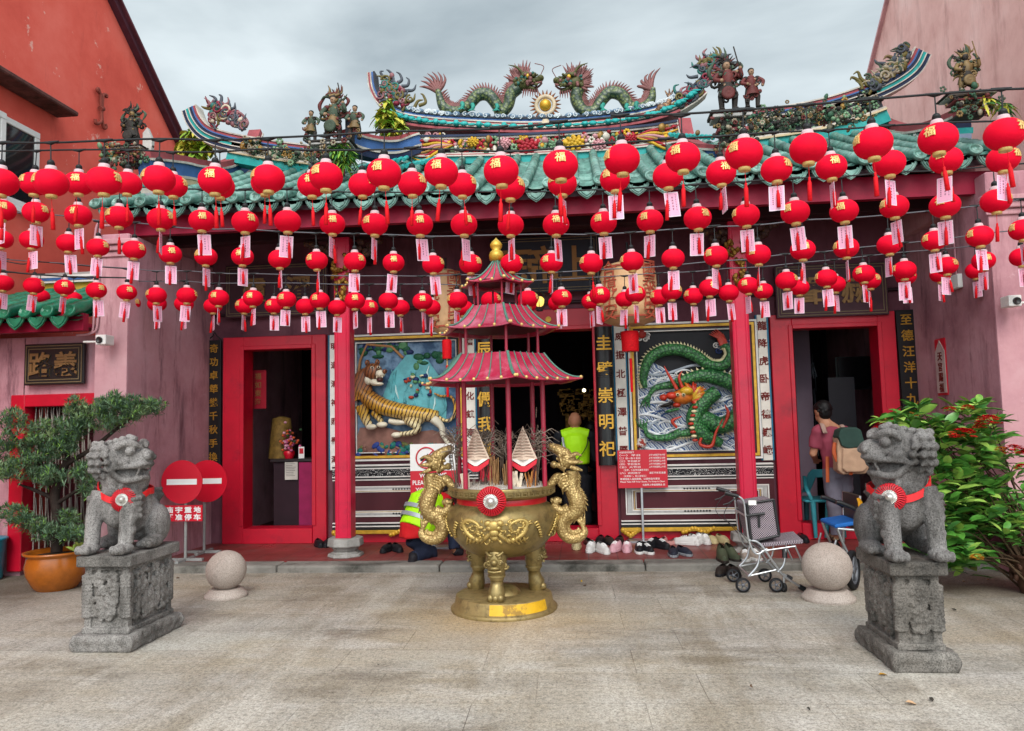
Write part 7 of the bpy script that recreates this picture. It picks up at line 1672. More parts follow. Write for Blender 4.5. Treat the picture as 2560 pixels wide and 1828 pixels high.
a, b = rp(1898, 1366, .02), rp(2010, 1356, .02); m = MB(); vs = [a, b, b+Vector((.02, .36, .02)), a+Vector((0, .36, 0))]; m.add([v+Vector((0, 0, z)) for z in (-.015, .018) for v in vs], [(0, 3, 2, 1), (4, 5, 6, 7), (0, 1, 5, 4), (1, 2, 6, 5), (2, 3, 7, 6), (3, 0, 4, 7)], 0); m.build('seat', [GING], RO, bevel=.008, segs=2)
def wheel(parent, c, r, w_, axis=(0, 1, 0), nm='wheel', spokes=5):
    ax = Vector(axis).normalized(); q = ax.to_track_quat('Z', 'Y').to_matrix().to_4x4(); q.translation = c
    m = MB(); m.lathe([(r*.74, -w_*.5), (r*.93, -w_*.5), (r, -w_*.25), (r, w_*.25), (r*.93, w_*.5), (r*.74, w_*.5), (r*.74, -w_*.5)], (0, 0, 0), 28, 0, True, q); o = m.build(nm, RUBBER, parent)
    m = MB(); m.lathe([(.0, -w_*.45), (r*.2, -w_*.45), (r*.2, w_*.45), (0, w_*.45)], (0, 0, 0), 14, 0, True, q)
    for i in range(spokes): an = i*6.283/spokes; m.tube([(r*.15*math.cos(an), r*.15*math.sin(an), 0), (r*.76*math.cos(an), r*.76*math.sin(an), 0)], r*.07, 6, 0, True, True, 1., q)
    m.lathe([(r*.68, -w_*.3), (r*.745, -w_*.3), (r*.745, w_*.3), (r*.68, w_*.3), (r*.68, -w_*.3)], (0, 0, 0), 24, 0, True, q); m.build('rim', M('wheel_grey', '5e6066', .5, metal=.2), o)
for d in (0, .40):
    c = rp(1857, 1456, d); c.z = .062; wheel(RO, c, .062, .03); c = rp(1940, 1446, d); c.z = .062; wheel(RO, c, .06, .028)
c = rp(1961, 1476, .02); c.z = .04; wheel(RO, c, .04, .024, (1, .3, 0)); m = MB(); m.tube([(c.x, c.y, .05), rp(1962, 1440, .02)], .012, 8); m.build('caster_fork', ALU, RO)
# price tag and hanging cord on the handle
m = MB(); q = rp(1878, 1256, -.03); m.bx(q.x-.03, q.x+.035, q.y-.004, q.y, q.z-.02, q.z+.02); m.build('paper_tag', WHITE, RO)
# ================================================================== wheelchair behind the right lion
WC = thing('wheelchair', 'folded-arm wheelchair with blue seat and large grey wheel behind the right lion', 'wheelchair', G(2131, 1462, 0))
Yw_ = 6.9
def wp(x, y, d=0.): return P(x, y, Yw_)+Vector((0, d, 0))
wc = P(2131, 1416, Yw_-.25); rw = .165; wc.z = rw
for d in (0, .5): wheel(WC, wc+Vector((.02 if d else 0, d, 0)), rw, .045, (.82, -.55, .02), spokes=6)
m = MB()
for d in (0, .42):
    m.tube(spline([wp(2094, 1322, d), wp(2104, 1350, d), wp(2120, 1385, d), wp(2135, 1412, d)], 4), .013, 8); m.tube([wp(2094, 1322, d), wp(2150, 1326, d)], .012, 8); m.tube([wp(2150, 1240, d), wp(2150, 1400, d)], .013, 8)
    m.tube(spline([wp(2090, 1350, d), wp(2084, 1380, d), wp(2092, 1400, d)], 4), .011, 8); m.tube([wp(2075, 1383, d), wp(2110, 1377, d)], .01, 8)
m.build('frame', ALU, WC, fix=False)
m = MB()
for d in (0, .42): m.tube(spline([wp(2090, 1255, d), wp(2105, 1258, d), wp(2138, 1272, d), wp(2150, 1280, d)], 4), .02, 8)
m.build('armrest', PLASTICBK, WC, fix=False)
m = MB(); a, b = wp(2088, 1322, 0), wp(2150, 1312, 0); m.add([a, b, b+Vector((0, .42, 0)), a+Vector((0, .42, 0))]+[v+Vector((0, 0, .035)) for v in (a, b, b+Vector((0, .42, 0)), a+Vector((0, .42, 0)))], [(0, 3, 2, 1), (4, 5, 6, 7), (0, 1, 5, 4), (1, 2, 6, 5), (2, 3, 7, 6), (3, 0, 4, 7)]); m.build('seat', M('seat_blue', '1d5fa8', .6), WC, bevel=.01)
m = MB(); m.bx(wp(2150, 1260).x-.01, wp(2150, 1260).x+.02, Yw_+.01, Yw_+.41, wp(2150, 1330).z, wp(2150, 1240).z); m.build('backrest', PLASTICBK, WC)
m = MB(); m.tube(spline([wp(2142, 1245, -.03), wp(2146, 1260, -.05), wp(2144, 1295, -.04)], 4), [.02, .03, .018], 8, flat=.4); m.build('yellow_strap', M('strap_yellow', 'c98a12', .6), WC)
# ================================================================== teal plastic chair in the right doorway
g_ = Vector((P(2038, 1290, 8.95).x, 8.95, .1)); CHR = thing('plastic_chair', 'teal plastic armchair just inside the right doorway', 'chair', g_)
def cp(x, y, d=0.): return P(x, y, 8.95)+Vector((0, d, 0))
CT = M('chair_teal', '2c7d88', .45, var=.08)
m = MB(); a, b = cp(2000, 1246), cp(2075, 1240); m.bx(a.x, b.x+.05, 8.75, 9.2, a.z-.03, a.z); m.build('seat', CT, CHR, bevel=.012)
m = MB(); bk = [cp(2024, 1236, .22), cp(2034, 1195, .22), cp(2040, 1180, .22), cp(2060, 1176, .22), cp(2085, 1180, .22)]
m.prism([(v.x, v.z) for v in (cp(2020, 1236), cp(2036, 1188), cp(2046, 1177), cp(2085, 1177), cp(2095, 1190), cp(2100, 1236), cp(2085, 1236), cp(2076, 1198), cp(2056, 1198), cp(2040, 1236))], 9.18, 9.21); m.build('backrest', CT, CHR, bevel=.008)
for (x0, y0_, x1, y1_, d) in ((2020, 1245, 2026, 1304, -.18), (2058, 1245, 2052, 1304, -.18), (2088, 1245, 2096, 1304, -.18), (2030, 1245, 2030, 1300, .22)):
    m = MB(); a, b = cp(x0, y0_, d), cp(x1, y1_, d); b.z = .1; m.tube([a, b], [.035, .022], 6, flat=.6); m.build('leg', CT, CHR)
m = MB(); m.tube(spline([cp(2024, 1195, .2), cp(2014, 1215, 0), cp(2008, 1225, -.18), cp(2016, 1245, -.2)], 5), .022, 8, flat=.5); m.build('armrest', CT, CHR)
# ================================================================== left doorway interior: altar table, cloth lamp, flowers, poster, notice
def ip(x, y, Y): return PF(x, y, Y)
t = thing('altar_table', 'dark cabinet table with pink side cloth inside the left doorway', 'table', (ip(660, 1100, 9.4).x, 9.5, .1)); a, b = ip(600, 1020, 9.3), ip(706, 1022, 9.3)
m = MB(); m.bx(a.x, b.x, 9.3, 9.8, a.z-.04, a.z); m.build('tabletop', M('table_dark', '1f1719', .4), t, bevel=.006)
m = MB(); m.bx(a.x+.03, b.x-.02, 9.34, 9.78, .1, a.z-.041); m.build('cabinet', M('cabinet_plum', '2b1a22', .6), t); m = MB(); c = ip(664, 1030, 9.32); m.bx(c.x, b.x-.01, 9.315, 9.335, .22, a.z-.05); m.build('side_cloth', M('cloth_pink', '8a1f4c', .7), t)
c = ip(646, 1044, 9.3); t = thing('paper_notice', 'printed white paper notice taped on the cabinet in left doorway', 'notice', c); m = MB(); w_ = .085; m.bx(c.x-w_, c.x+w_, 9.31, 9.314, c.z-.125, c.z+.125); o = m.build('sheet', M('paper_grey', 'b9b4ac', .8), t); tx = MB()
for i in range(9): tx.bx(c.x-w_*.8, c.x+w_*random.uniform(.2, .8), 9.3075, 9.3095, c.z+.1-i*.022, c.z+.1-i*.022+.004)
tx.build('print_lines', INK, t)
c = ip(622, 1010, 9.55); t = thing('cloth_lamp', 'tall brownish gold cloth shade standing on the cabinet', 'lamp', Vector((c.x, 9.6, a.z))); m = MB(); h_ = ip(622, 925, 9.55).z-a.z; m.lathe([(.17, 0), (.15, h_*.4), (.12, h_*.95), (.03, h_)], (c.x, 9.6, a.z), 20); m.build('shade', M('old_gold_cloth', '6d5326', .7, var=.5, scale=12), t)
c = ip(641, 1000, 9.4); t = thing('flower_pot', 'red pot of pink and orange artificial flowers on the cabinet', 'flowers', (c.x, 9.42, a.z)); m = MB(); m.lathe([(.05, 0), (.07, .05), (.075, .08), (.06, .1)], (c.x, 9.42, a.z), 16); m.build('pot', SIGNRED, t); m = MB()
for i in range(70):
    q = Vector((c.x+random.gauss(0, .055), 9.42+random.gauss(0, .04), a.z+.1+abs(random.gauss(.12, .08)))); m.ell(q, (.022, .022, .018), random.choice((0, 0, 1, 2, 3)), 6)
m.build('blossoms', [M('blossom_pink', 'b9577f', .7), M('blossom_pale', 'c98fa0', .7), M('blossom_orange', 'b2502c', .7), M('blossom_leaf', '2c4a2c', .7)], t)
c = ip(668, 993, 9.4); t = thing('greeting_card', 'small white and red card propped beside the flower pot', 'card', (c.x, 9.4, a.z)); m = MB(); m.bx(c.x-.03, c.x+.045, 9.4, 9.41, a.z, a.z+.15, 0); m.bx(c.x-.02, c.x+.035, 9.396, 9.399, a.z+.06, a.z+.13, 1); m.build('card', [SIGNWH, SIGNRED], t)
c = ip(573, 865, 9.2); t = thing('red_poster', 'red wall hanging with gold lettering inside the left doorway', 'poster', c); m = MB(); m.bx(c.x-.11, c.x+.11, 9.2, 9.21, c.z-.25, c.z+.25); m.build('cloth', M('poster_red', '8a0f22', .7, var=.15), t); tx = MB()
for i, ch in enumerate('福如東海'): add_text(tx, ch, (c.x, 9.197, c.z+.17-.11*i), .09, .003, 0, .01)
tx.build('lettering', DULLG, t, fix=False)
c = ip(605, 1160, 8.95); t = thing('wooden_box', 'small brown box on the floor inside the left doorway', 'box', (c.x, 8.95, .1)); m = MB(); m.bx(c.x-.09, c.x+.09, 8.9, 9.05, .1, .24); m.build('carton', M('box_brown', '5c2f25', .7), t, bevel=.004); m = MB(); m.bx(c.x-.092, c.x+.092, 8.897, 9.052, .24, .25); m.build('lid', M('box_lid', '6f3d2e', .7), t)
# middle hall: gilded altar glimpsed in the dark
t = thing('gilded_altar', 'gilded altar screen glimpsed in the dark of the middle doorway', 'altar', (ip(1285, 950, 11.5).x, 11.6, .1)); m = MB()
for i in range(150):
    q = ip(random.uniform(1245, 1325), random.choice((random.uniform(866, 876), random.uniform(888, 915), random.uniform(866, 935))), 11.4); m.box((q.x, q.y, q.z), (random.uniform(.03, .12), .03, random.uniform(.02, .06)), 0)
for x in (1258, 1320): a, b = ip(x, 870, 11.4), ip(x, 1000, 11.4); m.bx(a.x-.03, a.x+.03, 11.42, 11.5, b.z, a.z)
m.build('gilt_screen', GOLDDK, t); m = MB(); a, b = ip(1250, 1040, 11.4), ip(1330, 960, 11.4); m.bx(a.x, b.x+.3, 11.45, 12, .1, b.z); m.build('altar_block', M('altar_red', '4a1216', .6), t)
c = ip(1297, 867, 10.9); t = thing('hanging_bulb', 'small warm glowing bulb in the dark middle doorway', 'lamp', c); k = NT('warm_bulb'); k.b.inputs['Emission Color'].default_value = (1, .85, .5, 1); k.b.inputs['Emission Strength'].default_value = 3.5; m = MB(); m.ell(c, .026, 0, 10); m.build('bulb', k.done('f0e0a0', .4), t); m = MB(); m.tube([c+Vector((0, 0, .03)), c+Vector((0, 0, .5))], .005, 5); m.build('flex', CABLE, t)
# right hall: dark screen, board and cabinet
c = ip(1912, 828, 9.7); t = thing('wall_screen', 'black flat screen on the grey wall inside the right doorway', 'screen', c); m = MB(); m.bx(c.x-.28, c.x+.22, 9.7, 9.74, c.z-.2, c.z+.2); m.build('panel', M('screen_black', '0b0b0f', .2), t, bevel=.004); m = MB(); m.bx(c.x-.29, c.x+.23, 9.741, 9.76, c.z-.21, c.z+.21); m.build('bezel', PLASTICBK, t)
c = ip(1870, 900, 9.4); t = thing('standing_screen', 'dark standing screen inside the right doorway behind the visitor', 'panel', (c.x, 9.4, .1)); m = MB(); m.bx(c.x-.15, c.x+.16, 9.4, 9.43, .4, ip(1870, 838, 9.4).z); m.build('board', M('panel_dark', '15131a', .5), t); m = MB(); m.bx(c.x-.14, c.x-.11, 9.4, 9.43, .1, .4); m.bx(c.x+.12, c.x+.15, 9.4, 9.43, .1, .4); m.build('legs', PLASTICBK, t)
c = ip(1786, 900, 10); t = thing('tinsel_curtain', 'glinting tinsel curtain hanging inside the right doorway', 'curtain', c); m = MB()
for i in range(120): x = c.x+random.uniform(-.14, .16); z1 = random.uniform(1.2, 2.4); m.tube([(x, 10+random.uniform(-.05, .05), z1), (x+random.uniform(-.03, .03), 10, z1-random.uniform(.1, .35))], .006, 4, random.choice((0, 0, 1)), False)
m.build('strands', [M('tinsel_dark', '33383f', .3, metal=.5), M('tinsel_bright', '9fa8b0', .25, metal=.7)], t, fix=False)
# ================================================================== small fixtures
def cctv(lb, c, sg):
    t = thing('security_camera', lb, 'camera', c); m = MB(); m.bx(c.x-.055, c.x+.055, c.y-.12, c.y+.02, c.z-.05, c.z+.05); m.build('housing', WHITEPL, t, bevel=.008, segs=2)
    m = MB(); m.lathe([(0, 0), (.034, 0), (.034, .012), (.026, .012), (.02, .004), (0, .004)], (0, 0, 0), 18, 0, True, Matrix.Translation((c.x-.01*sg, c.y-.12, c.z-.005)) @ Euler((R(90), 0, 0)).to_matrix().to_4x4()); m.build('lens', PLASTICBK, t)
    m = MB(); m.tube([(c.x-sg*.05, c.y, c.z-.01), (c.x-sg*.28, c.y+.02, c.z)], .012, 8); m.build('bracket', WHITEPL, t)
cctv('white box security camera on bracket at the left pilaster', PF(240, 757, YP-.1), 1)
cctv('white box security camera on bracket at the right pink wall', PF(2238, 672, YP-.1), -1)
t = thing('junction_box', 'small white junction box on the right mauve wall', 'junction box', PX(2390, 705, XR-.03)); c = Vector(t.location); m = MB(); m.bx(XR-.05, XR-.002, c.y-.08, c.y+.08, c.z-.07, c.z+.07); m.build('cover', WHITEPL, t, bevel=.006); m = MB(); m.tube([(XR-.02, c.y, c.z+.07), (XR-.02, c.y, c.z+.6)], .008, 6); m.build('conduit', MAUVE, t)
c = PX(2088*KF, 815*KF, XR-.02); t = thing('incense_holder', 'narrow white and red plaque with pointed top on the right mauve wall', 'wall plaque', c); m = MB()
def qq(u, v): return (c.y+u*.11, c.z+v*.30)
m.prism([qq(-1, -1), qq(1, -1), qq(1, 1), qq(-1, 1)], XR-.012, XR-.002, 0, axis='x'); m.prism([qq(-.92, -.92), qq(.92, -.92), qq(.92, .55), qq(0, .95), qq(-.92, .55)], XR-.018, XR-.0125, 1, axis='x'); m.build('panel', [SIGNRED, M('plaque_pale', 'b7a49f', .7, var=.15)], t)
tx = MB(); mt = Matrix.Translation((XR-.019, c.y, c.z)) @ Euler((0, 0, R(-90))).to_matrix().to_4x4()
for i, ch in enumerate('天官賜福'): add_text(tx, ch, (0, -.001, .11-.11*i), .1, .003, 0, .02, mtx=mt)
tx.build('lettering', REDINK, t, fix=False)
# conduits down the left pilaster and loose wiring
t = thing('conduit_pipe', 'pink painted conduit pipes bending down the edge of the left pilaster', 'pipe', (-5.0, YP-.03, 2.2)); m = MB()
for i, o in enumerate((0, .045)):
    m.tube(spline([PF(290-o*60, 490+o*100, YP-.03), PF(232+o*200, 492+o*200, YP-.03), PF(213+o*200, 510, YP-.03), PF(210+o*200, 600, YP-.03), PF(208+o*200, 715, YP-.03), PF(200+o*100, 740, YP-.03), PF(170, 745, YP-.03)], 5), .012, 8)
m.build('pipe_run', PINK, t, fix=False)
t = thing('slack_wire', 'slack dark wire crossing the red wall above the annex roof', 'wire', (-5.5, 6.9, 2.9)); m = MB(); m.tube(spline([P(-40, 640, 6.5), P(50, 660, 6.6), P(100, 655, 6.7), P(230, 666, 7.0), P(320, 672, 7.0)], 6), .006, 6); m.tube(spline([P(-40, 672, 6.5), P(60, 684, 6.6), P(140, 690, 6.7), P(180, 692, 6.8), P(330, 695, 7.0)], 6), .008, 6); m.build('wire_run', CABLE, t, fix=False)
# blue bin at the far left edge, cloth bundle by the left door
q = G(2, 1452, 0); q.x -= .2; t = thing('blue_bin', 'turquoise plastic bin at the far left edge', 'bin', q); m = MB(); m.lathe([(.15, 0), (.17, .02), (.195, .40), (.2, .41), (.185, .412), (.16, .03), (0, .03)], q, 28); m.build('bucket', M('bin_turquoise', '138aa3', .4, var=.06), t); m = MB(); m.lathe([(.196, .4), (.212, .405), (.212, .425), (.19, .427)], q, 28); m.build('rim', M('bin_turquoise', ''), t)
q = G(540, 1345, PZ); t = thing('blue_cloth', 'crumpled dark blue cloth with rubble by the left doorway', 'cloth', q); m = MB()
for i in range(10): m.ell(q+Vector((random.uniform(-.12, .12), random.uniform(-.04, .04), .03)), (random.uniform(.04, .09), .04, random.uniform(.02, .05)), 0, 9, (random.uniform(-.4, .4), random.uniform(-.4, .4), 0))
m.build('cloth_heap', M('cloth_navy', '2a3560', .8, var=.3, bump=.6, bscale=25), t, remesh=.01, smooth_it=2)
# ================================================================== people
SKIN = M('skin_tan', '9c6a50', .55, var=.12, scale=8); SKIN2 = M('skin_light', 'b07d62', .55, var=.1, scale=8)
HAIR = M('hair_black', '120f10', .5, var=.3, scale=60, bump=.6, bscale=90)
LIME = M('vest_lime', 'a4e016', .6, var=.08, scale=8); k = MATS['vest_lime'].node_tree.nodes['Principled BSDF']
SILV = M('reflective_band', '8f9499', .4, metal=.2, var=.1)
def hand(mb, w, d, r=.036, side=1, curl_=.5):
    """palm and five bent fingers from wrist w along direction d"""
    d = Vector(d).normalized(); u = d.cross(Vector((0, 0, 1)))
    u = Vector((1, 0, 0)) if u.length < .1 else u.normalized(); n = u.cross(d).normalized(); w = Vector(w)
    mb.tube([w, w+d*.045, w+d*.09], [r*.75, r*1.05, r*.95], 10, flat=.55)
    for i, (o, L_) in enumerate(((-.03, .062), (-.01, .075), (.01, .07), (.03, .055))):
        a = w+d*.085+u*o; b = a+d*L_*.5-n*.004; c = b+(d*(1-curl_)-n*curl_)*L_*.5; mb.tube([a, b, c], [.0095, .009, .007], 7)
    a = w+d*.03+u*(-.034*side); mb.tube([a, a+d*.03-u*.022*side, a+d*.058-u*.02*side-n*.012], [.012, .011, .008], 7)
def head(mb, c, f, r=.1, mi=0):
    """skull, jaw, nose, ears, brow; c = middle of head, f = facing"""
    f = Vector(f).normalized(); sd = f.cross(Vector((0, 0, 1))).normalized(); c = Vector(c); an = math.atan2(f.y, f.x)-math.pi/2
    mb.ell(c+Vector((0, 0, .02)), (.084, .1, .104), mi, 18, (0, 0, an)); mb.ell(c+f*.03+Vector((0, 0, -.055)), (.064, .07, .066), mi, 14, (0, 0, an))
    mb.ell(c+f*.098+Vector((0, 0, -.012)), (.013, .02, .022), mi, 8, (0, 0, an)); mb.tube([c+f*.088+Vector((0, 0, .02)), c+f*.104+Vector((0, 0, -.01))], [.008, .013], 7, mi)
    for s in (-1, 1): mb.ell(c+sd*s*.079-f*.005+Vector((0, 0, -.005)), (.010, .02, .03), mi, 9, (0, 0, an)); mb.ell(c+f*.083+sd*s*.03+Vector((0, 0, .026)), (.02, .012, .008), mi, 7, (0, 0, an))
    mb.ell(c+f*.088+Vector((0, 0, -.055)), (.022, .01, .008), mi, 8, (0, 0, an))
    return sd
def person(lb, base, J, skin, face, cloth, hairm=None, bald=False):
    """J: joints; cloth: list of (name, material, shapes)"""
    t = thing('person', lb, 'person', base); b = Vector(base); m = MB()
    g = {k_: b+Vector(v) for k_, v in J.items()}
    m.tube([g['hip'], (g['hip']+g['chest'])/2, g['chest'], g['neck']], [.13, .12, .145, .06], 16, flat=.72)
    m.tube([g['neck']-Vector((0, 0, .03)), g['head']-Vector((0, 0, .05))], [.07, .062], 12); m.tube([g['shL'], g['neck']+Vector((0, 0, .01)), g['shR']], [.04, .07, .04], 10); head(m, g['head'], face)
    for s in 'LR':
        m.ell(g['sh'+s], .06, 0, 10); m.tube([g['sh'+s], g['el'+s], g['wr'+s]], [.052, .042, .03], 12); m.ell(g['el'+s], .041, 0, 8)
        hand(m, g['wr'+s], g['wr'+s]-g['el'+s], side=1 if s == 'R' else -1)
        m.tube([g['hp'+s], g['kn'+s], g['an'+s]], [.085, .058, .042], 12); m.ell(g['kn'+s], .058, 0, 10)
        m.tube([g['an'+s], g['an'+s]*.5+g['to'+s]*.5+Vector((0, 0, -.01)), g['to'+s]], [.042, .042, .03], 10)
    m.build('body', skin, t, remesh=.0105, smooth_it=3)
    for nm, mat, fn, kw in cloth:
        c = MB(); fn(c, g); c.build(nm, mat, t, **kw)
    if hairm:
        h = MB(); f = Vector(face).normalized(); c = g['head']; an = math.atan2(f.y, f.x)-math.pi/2
        h.ell(c+Vector((0, 0, .04))-f*.012, (.088, .1, .098), 0, 18, (0, 0, an)); h.ell(c-f*.045+Vector((0, 0, -.01)), (.078, .065, .085), 0, 14, (0, 0, an))
        for i in range(80):
            a, e = random.uniform(0, 6.28), random.uniform(-.2, 1.4); d = Vector((math.cos(a)*math.cos(e), math.sin(a)*math.cos(e), math.sin(e)))
            if d.dot(f) > .55 and e < .6: continue
            p0 = c+Vector((0, 0, .03))+d*.09; h.tube([p0, p0+d*.012+Vector((random.uniform(-.02, .02), random.uniform(-.02, .02), -.02))], [.016, .005], 5)
        h.build('hair', hairm, t, remesh=.008, smooth_it=1)
    return t
RM = dict(remesh=.011, smooth_it=3)
def folds(amp=.011): return dict(remesh=.011, smooth_it=1, disp=amp, dscale=13)
def tube_between(c, a, b, r0, r1, n=14): c.tube([a, (a+b)/2, b], [r0, (r0+r1)/2, r1], n)
# --- man with hi-vis vest standing inside the middle doorway, seen from behind
Y1 = 9.5; hx = P(1437, 1055, Y1); bz = .1
hz = hx.z; hgt = hz-bz
J = dict(hip=(0, 0, hgt*.53), chest=(.0, 0, hgt*.80), neck=(0, 0, hgt*.905), head=(-.0, .01, hgt), shL=(-.2, 0, hgt*.865), shR=(.2, 0, hgt*.865), elL=(-.25, .06, hgt*.66), elR=(.25, .05, hgt*.66), wrL=(-.18, .24, hgt*.6), wrR=(.2, .22, hgt*.58),
         hpL=(-.09, 0, hgt*.5), hpR=(.09, 0, hgt*.5), knL=(-.1, -.01, hgt*.28), knR=(.1, .0, hgt*.28), anL=(-.11, 0, .07), anR=(.11, 0, .07), toL=(-.13, .16, .03), toR=(.13, .16, .03))
def shirt1(c, g):
    c.tube([g['hip']-Vector((0, 0, .04)), g['hip'], (g['hip']+g['chest'])/2, g['chest'], g['neck']], [.15, .152, .145, .165, .075], 16, flat=.76)
    for s in 'LR': tube_between(c, g['sh'+s]+Vector((0, 0, .01)), g['el'+s], .075, .056); tube_between(c, g['el'+s], g['wr'+s], .056, .044); c.ell(g['sh'+s], .076, 0, 12); c.ell(g['el'+s], .056, 0, 10)
def vest1(c, g): c.tube([g['chest']-Vector((0, 0, .26)), g['chest']-Vector((0, 0, .13)), g['chest'], g['neck']-Vector((0, 0, .045)), g['neck']+Vector((0, 0, .005))], [.172, .178, .19, .165, .09], 20, flat=.80); c.tube([g['shL']+Vector((.03, 0, .012)), g['neck'], g['shR']+Vector((-.03, 0, .012))], [.08, .085, .08], 10)
def trous(c, g):
    c.tube([g['hip']+Vector((0, 0, .06)), g['hip']-Vector((0, 0, .06))], [.148, .155], 16, flat=.78)
    for s in 'LR': c.tube([g['hp'+s], (g['hp'+s]+g['kn'+s])/2, g['kn'+s], g['an'+s]+Vector((0, 0, .01))], [.108, .098, .08, .07], 14); c.ell(g['kn'+s], .08, 0, 10)
def shoes1(c, g):
    for s in 'LR': c.tube([g['an'+s]+Vector((0, 0, -.02)), (g['an'+s]+g['to'+s])/2+Vector((0, 0, -.02)), g['to'+s]], [.05, .05, .038], 10)
t = person('bald man in lime hi-vis vest standing in the middle doorway, back to us', (hx.x, Y1, bz), J, SKIN, (-.15, 1, 0), [('shirt', M('shirt_dark', '16191f', .8, var=.2), shirt1, folds()), ('vest', LIME, vest1, folds(.004)), ('trousers', M('trousers_black', '14151b', .8, var=.25), trous, folds()), ('shoes', M('shoes_black', '0f0f11', .5), shoes1, RM)])
m = MB(); q = Vector((hx.x, Y1, bz))
for s in (-1, 1): m.tube(spline([q+Vector((s*.16, -.09, hgt*.86)), q+Vector((s*.13, -.155, hgt*.76)), q+Vector((s*.02+(.03 if s < 0 else -.03), -.155, hgt*.63))], 5), .017 if s < 0 else .006, 8, 0 if s < 0 else 1, flat=.4)
m.build('vest_band', [SILV, INK], t, fix=False)
# --- second person half hidden behind him
Y2 = 10.1; h2 = P(1478, 1078, Y2)
J2 = {k_: (v[0], v[1], v[2]*(h2.z-bz)/hgt) for k_, v in J.items()}
person('person in dark clothes almost hidden behind the bald man in the doorway', (h2.x, Y2, bz), J2, SKIN, (.2, 1, 0), [('shirt', M('shirt_dark', ''), shirt1, folds()), ('trousers', M('trousers_black', ''), trous, folds())], HAIR)
# --- visitor with backpack stepping over the right sill
Y3 = 8.62; b3 = P(2080, 1372, Y3); b3.z = PZ
def q3(x, y, d=0., ): v = P(x, y, Y3)-b3; return (v.x, d, v.z)
J3 = dict(hip=q3(2092, 1180), chest=q3(2080, 1098), neck=q3(2066, 1062), head=q3(2058, 1030, .02), shL=q3(2046, 1078), shR=q3(2112, 1082, .02), elL=q3(2034, 1135, .02), elR=q3(2122, 1140, .1), wrL=q3(2052, 1150, .2), wrR=q3(2105, 1170, .26),
          hpL=q3(2082, 1190), hpR=q3(2108, 1190), knL=q3(2084, 1262, -.02), knR=q3(2116, 1262, .08), anL=q3(2094, 1340, .02), anR=q3(2122, 1258, -.24), toL=q3(2088, 1354, .14), toR=q3(2132, 1282, -.30))
J3['anL'] = (J3['anL'][0], .02, .08); J3['toL'] = (J3['toL'][0], .17, .04)
def shirt3(c, g):
    c.tube([g['hip']-Vector((0, 0, .03)), g['hip']+Vector((0, 0, .03)), (g['hip']+g['chest'])/2, g['chest'], g['neck']], [.15, .148, .14, .158, .072], 16, flat=.76)
    for s in 'LR': tube_between(c, g['sh'+s], g['sh'+s]*.25+g['el'+s]*.75, .078, .064); c.ell(g['sh'+s], .078, 0, 12)
t3 = person('visitor in rose t-shirt and grey trousers stepping into the right doorway', b3, J3, SKIN2, (-.35, 1, -.1), [('t_shirt', M('shirt_rose', '8a3c4c', .8, var=.12), shirt3, folds()), ('trousers', M('trousers_grey', '6a6672', .8, var=.12, scale=4), trous, folds(.008)), ('shoes', M('shoes_leopard', 'a58a6c', .7, col2='3f3028', thr=(.5, .53), scale=26), shoes1, RM)], HAIR)
# backpack carried by the visitor
def r3(x, y, d): v = P(x, y, Y3); return Vector((v.x, Y3+d, v.z))
BPK = thing('backpack', 'beige backpack with dark green flap and orange straps on the visitor in the right doorway', 'backpack', r3(2100, 1178, -.2))
def outline(pts, y0_, y1_, mb): mb.prism([((P(x, y, Y3)).x, (P(x, y, Y3)).z) for x, y in pts], Y3+y0_, Y3+y1_)
m = MB(); outline([(2072, 1088), (2130, 1086), (2142, 1120), (2146, 1168), (2138, 1180), (2084, 1182), (2072, 1172), (2070, 1120)], -.31, -.13, m); outline([(2080, 1118), (2136, 1116), (2140, 1164), (2132, 1174), (2090, 1176), (2080, 1166)], -.345, -.3, m)
m.build('bag', M('canvas_beige', 'b08f76', .85, var=.12, scale=9, bump=.4, bscale=60), BPK, remesh=.01, smooth_it=7, disp=.006, dscale=14)
m = MB(); outline([(2070, 1090), (2074, 1074), (2088, 1068), (2112, 1067), (2124, 1074), (2134, 1108), (2122, 1116), (2092, 1118), (2078, 1112)], -.35, -.15, m); m.build('flap', M('canvas_green', '2e443d', .8, var=.15, bump=.2), BPK, remesh=.009, smooth_it=5)
m = MB()
for (pts, r_) in (((( 2068, 1105, -.26), (2064, 1128, -.28), (2072, 1150, -.28)), .022), (((2126, 1100, -.28), (2136, 1130, -.27), (2140, 1155, -.24)), .022), (((2101, 1152, -.33), (2102, 1165, -.335), (2103, 1182, -.30)), .02), (((2058, 1140, -.14), (2057, 1175, -.16), (2058, 1203, -.15)), .02)):
    m.tube(spline([r3(*p) for p in pts], 4), r_, 8, flat=.3)
m.build('leather_strap', M('leather_orange', 'a8502c', .6, var=.15), BPK, fix=False)
m = MB()
for s in ('shL', 'shR'): 
    q = b3+Vector(J3[s]); m.tube(spline([q+Vector((.03 if s == 'shL' else -.03, -.14, -.02)), q+Vector((.03 if s == 'shL' else -.03, -.02, .085)), q+Vector((.03 if s == 'shL' else -.03, .09, -.02)), q+Vector((.02 if s == 'shL' else -.02, .09, -.2))], 5), .026, 8, flat=.35)
m.build('shoulder_strap', M('strap_pale', '9f8277', .8), BPK, fix=False)
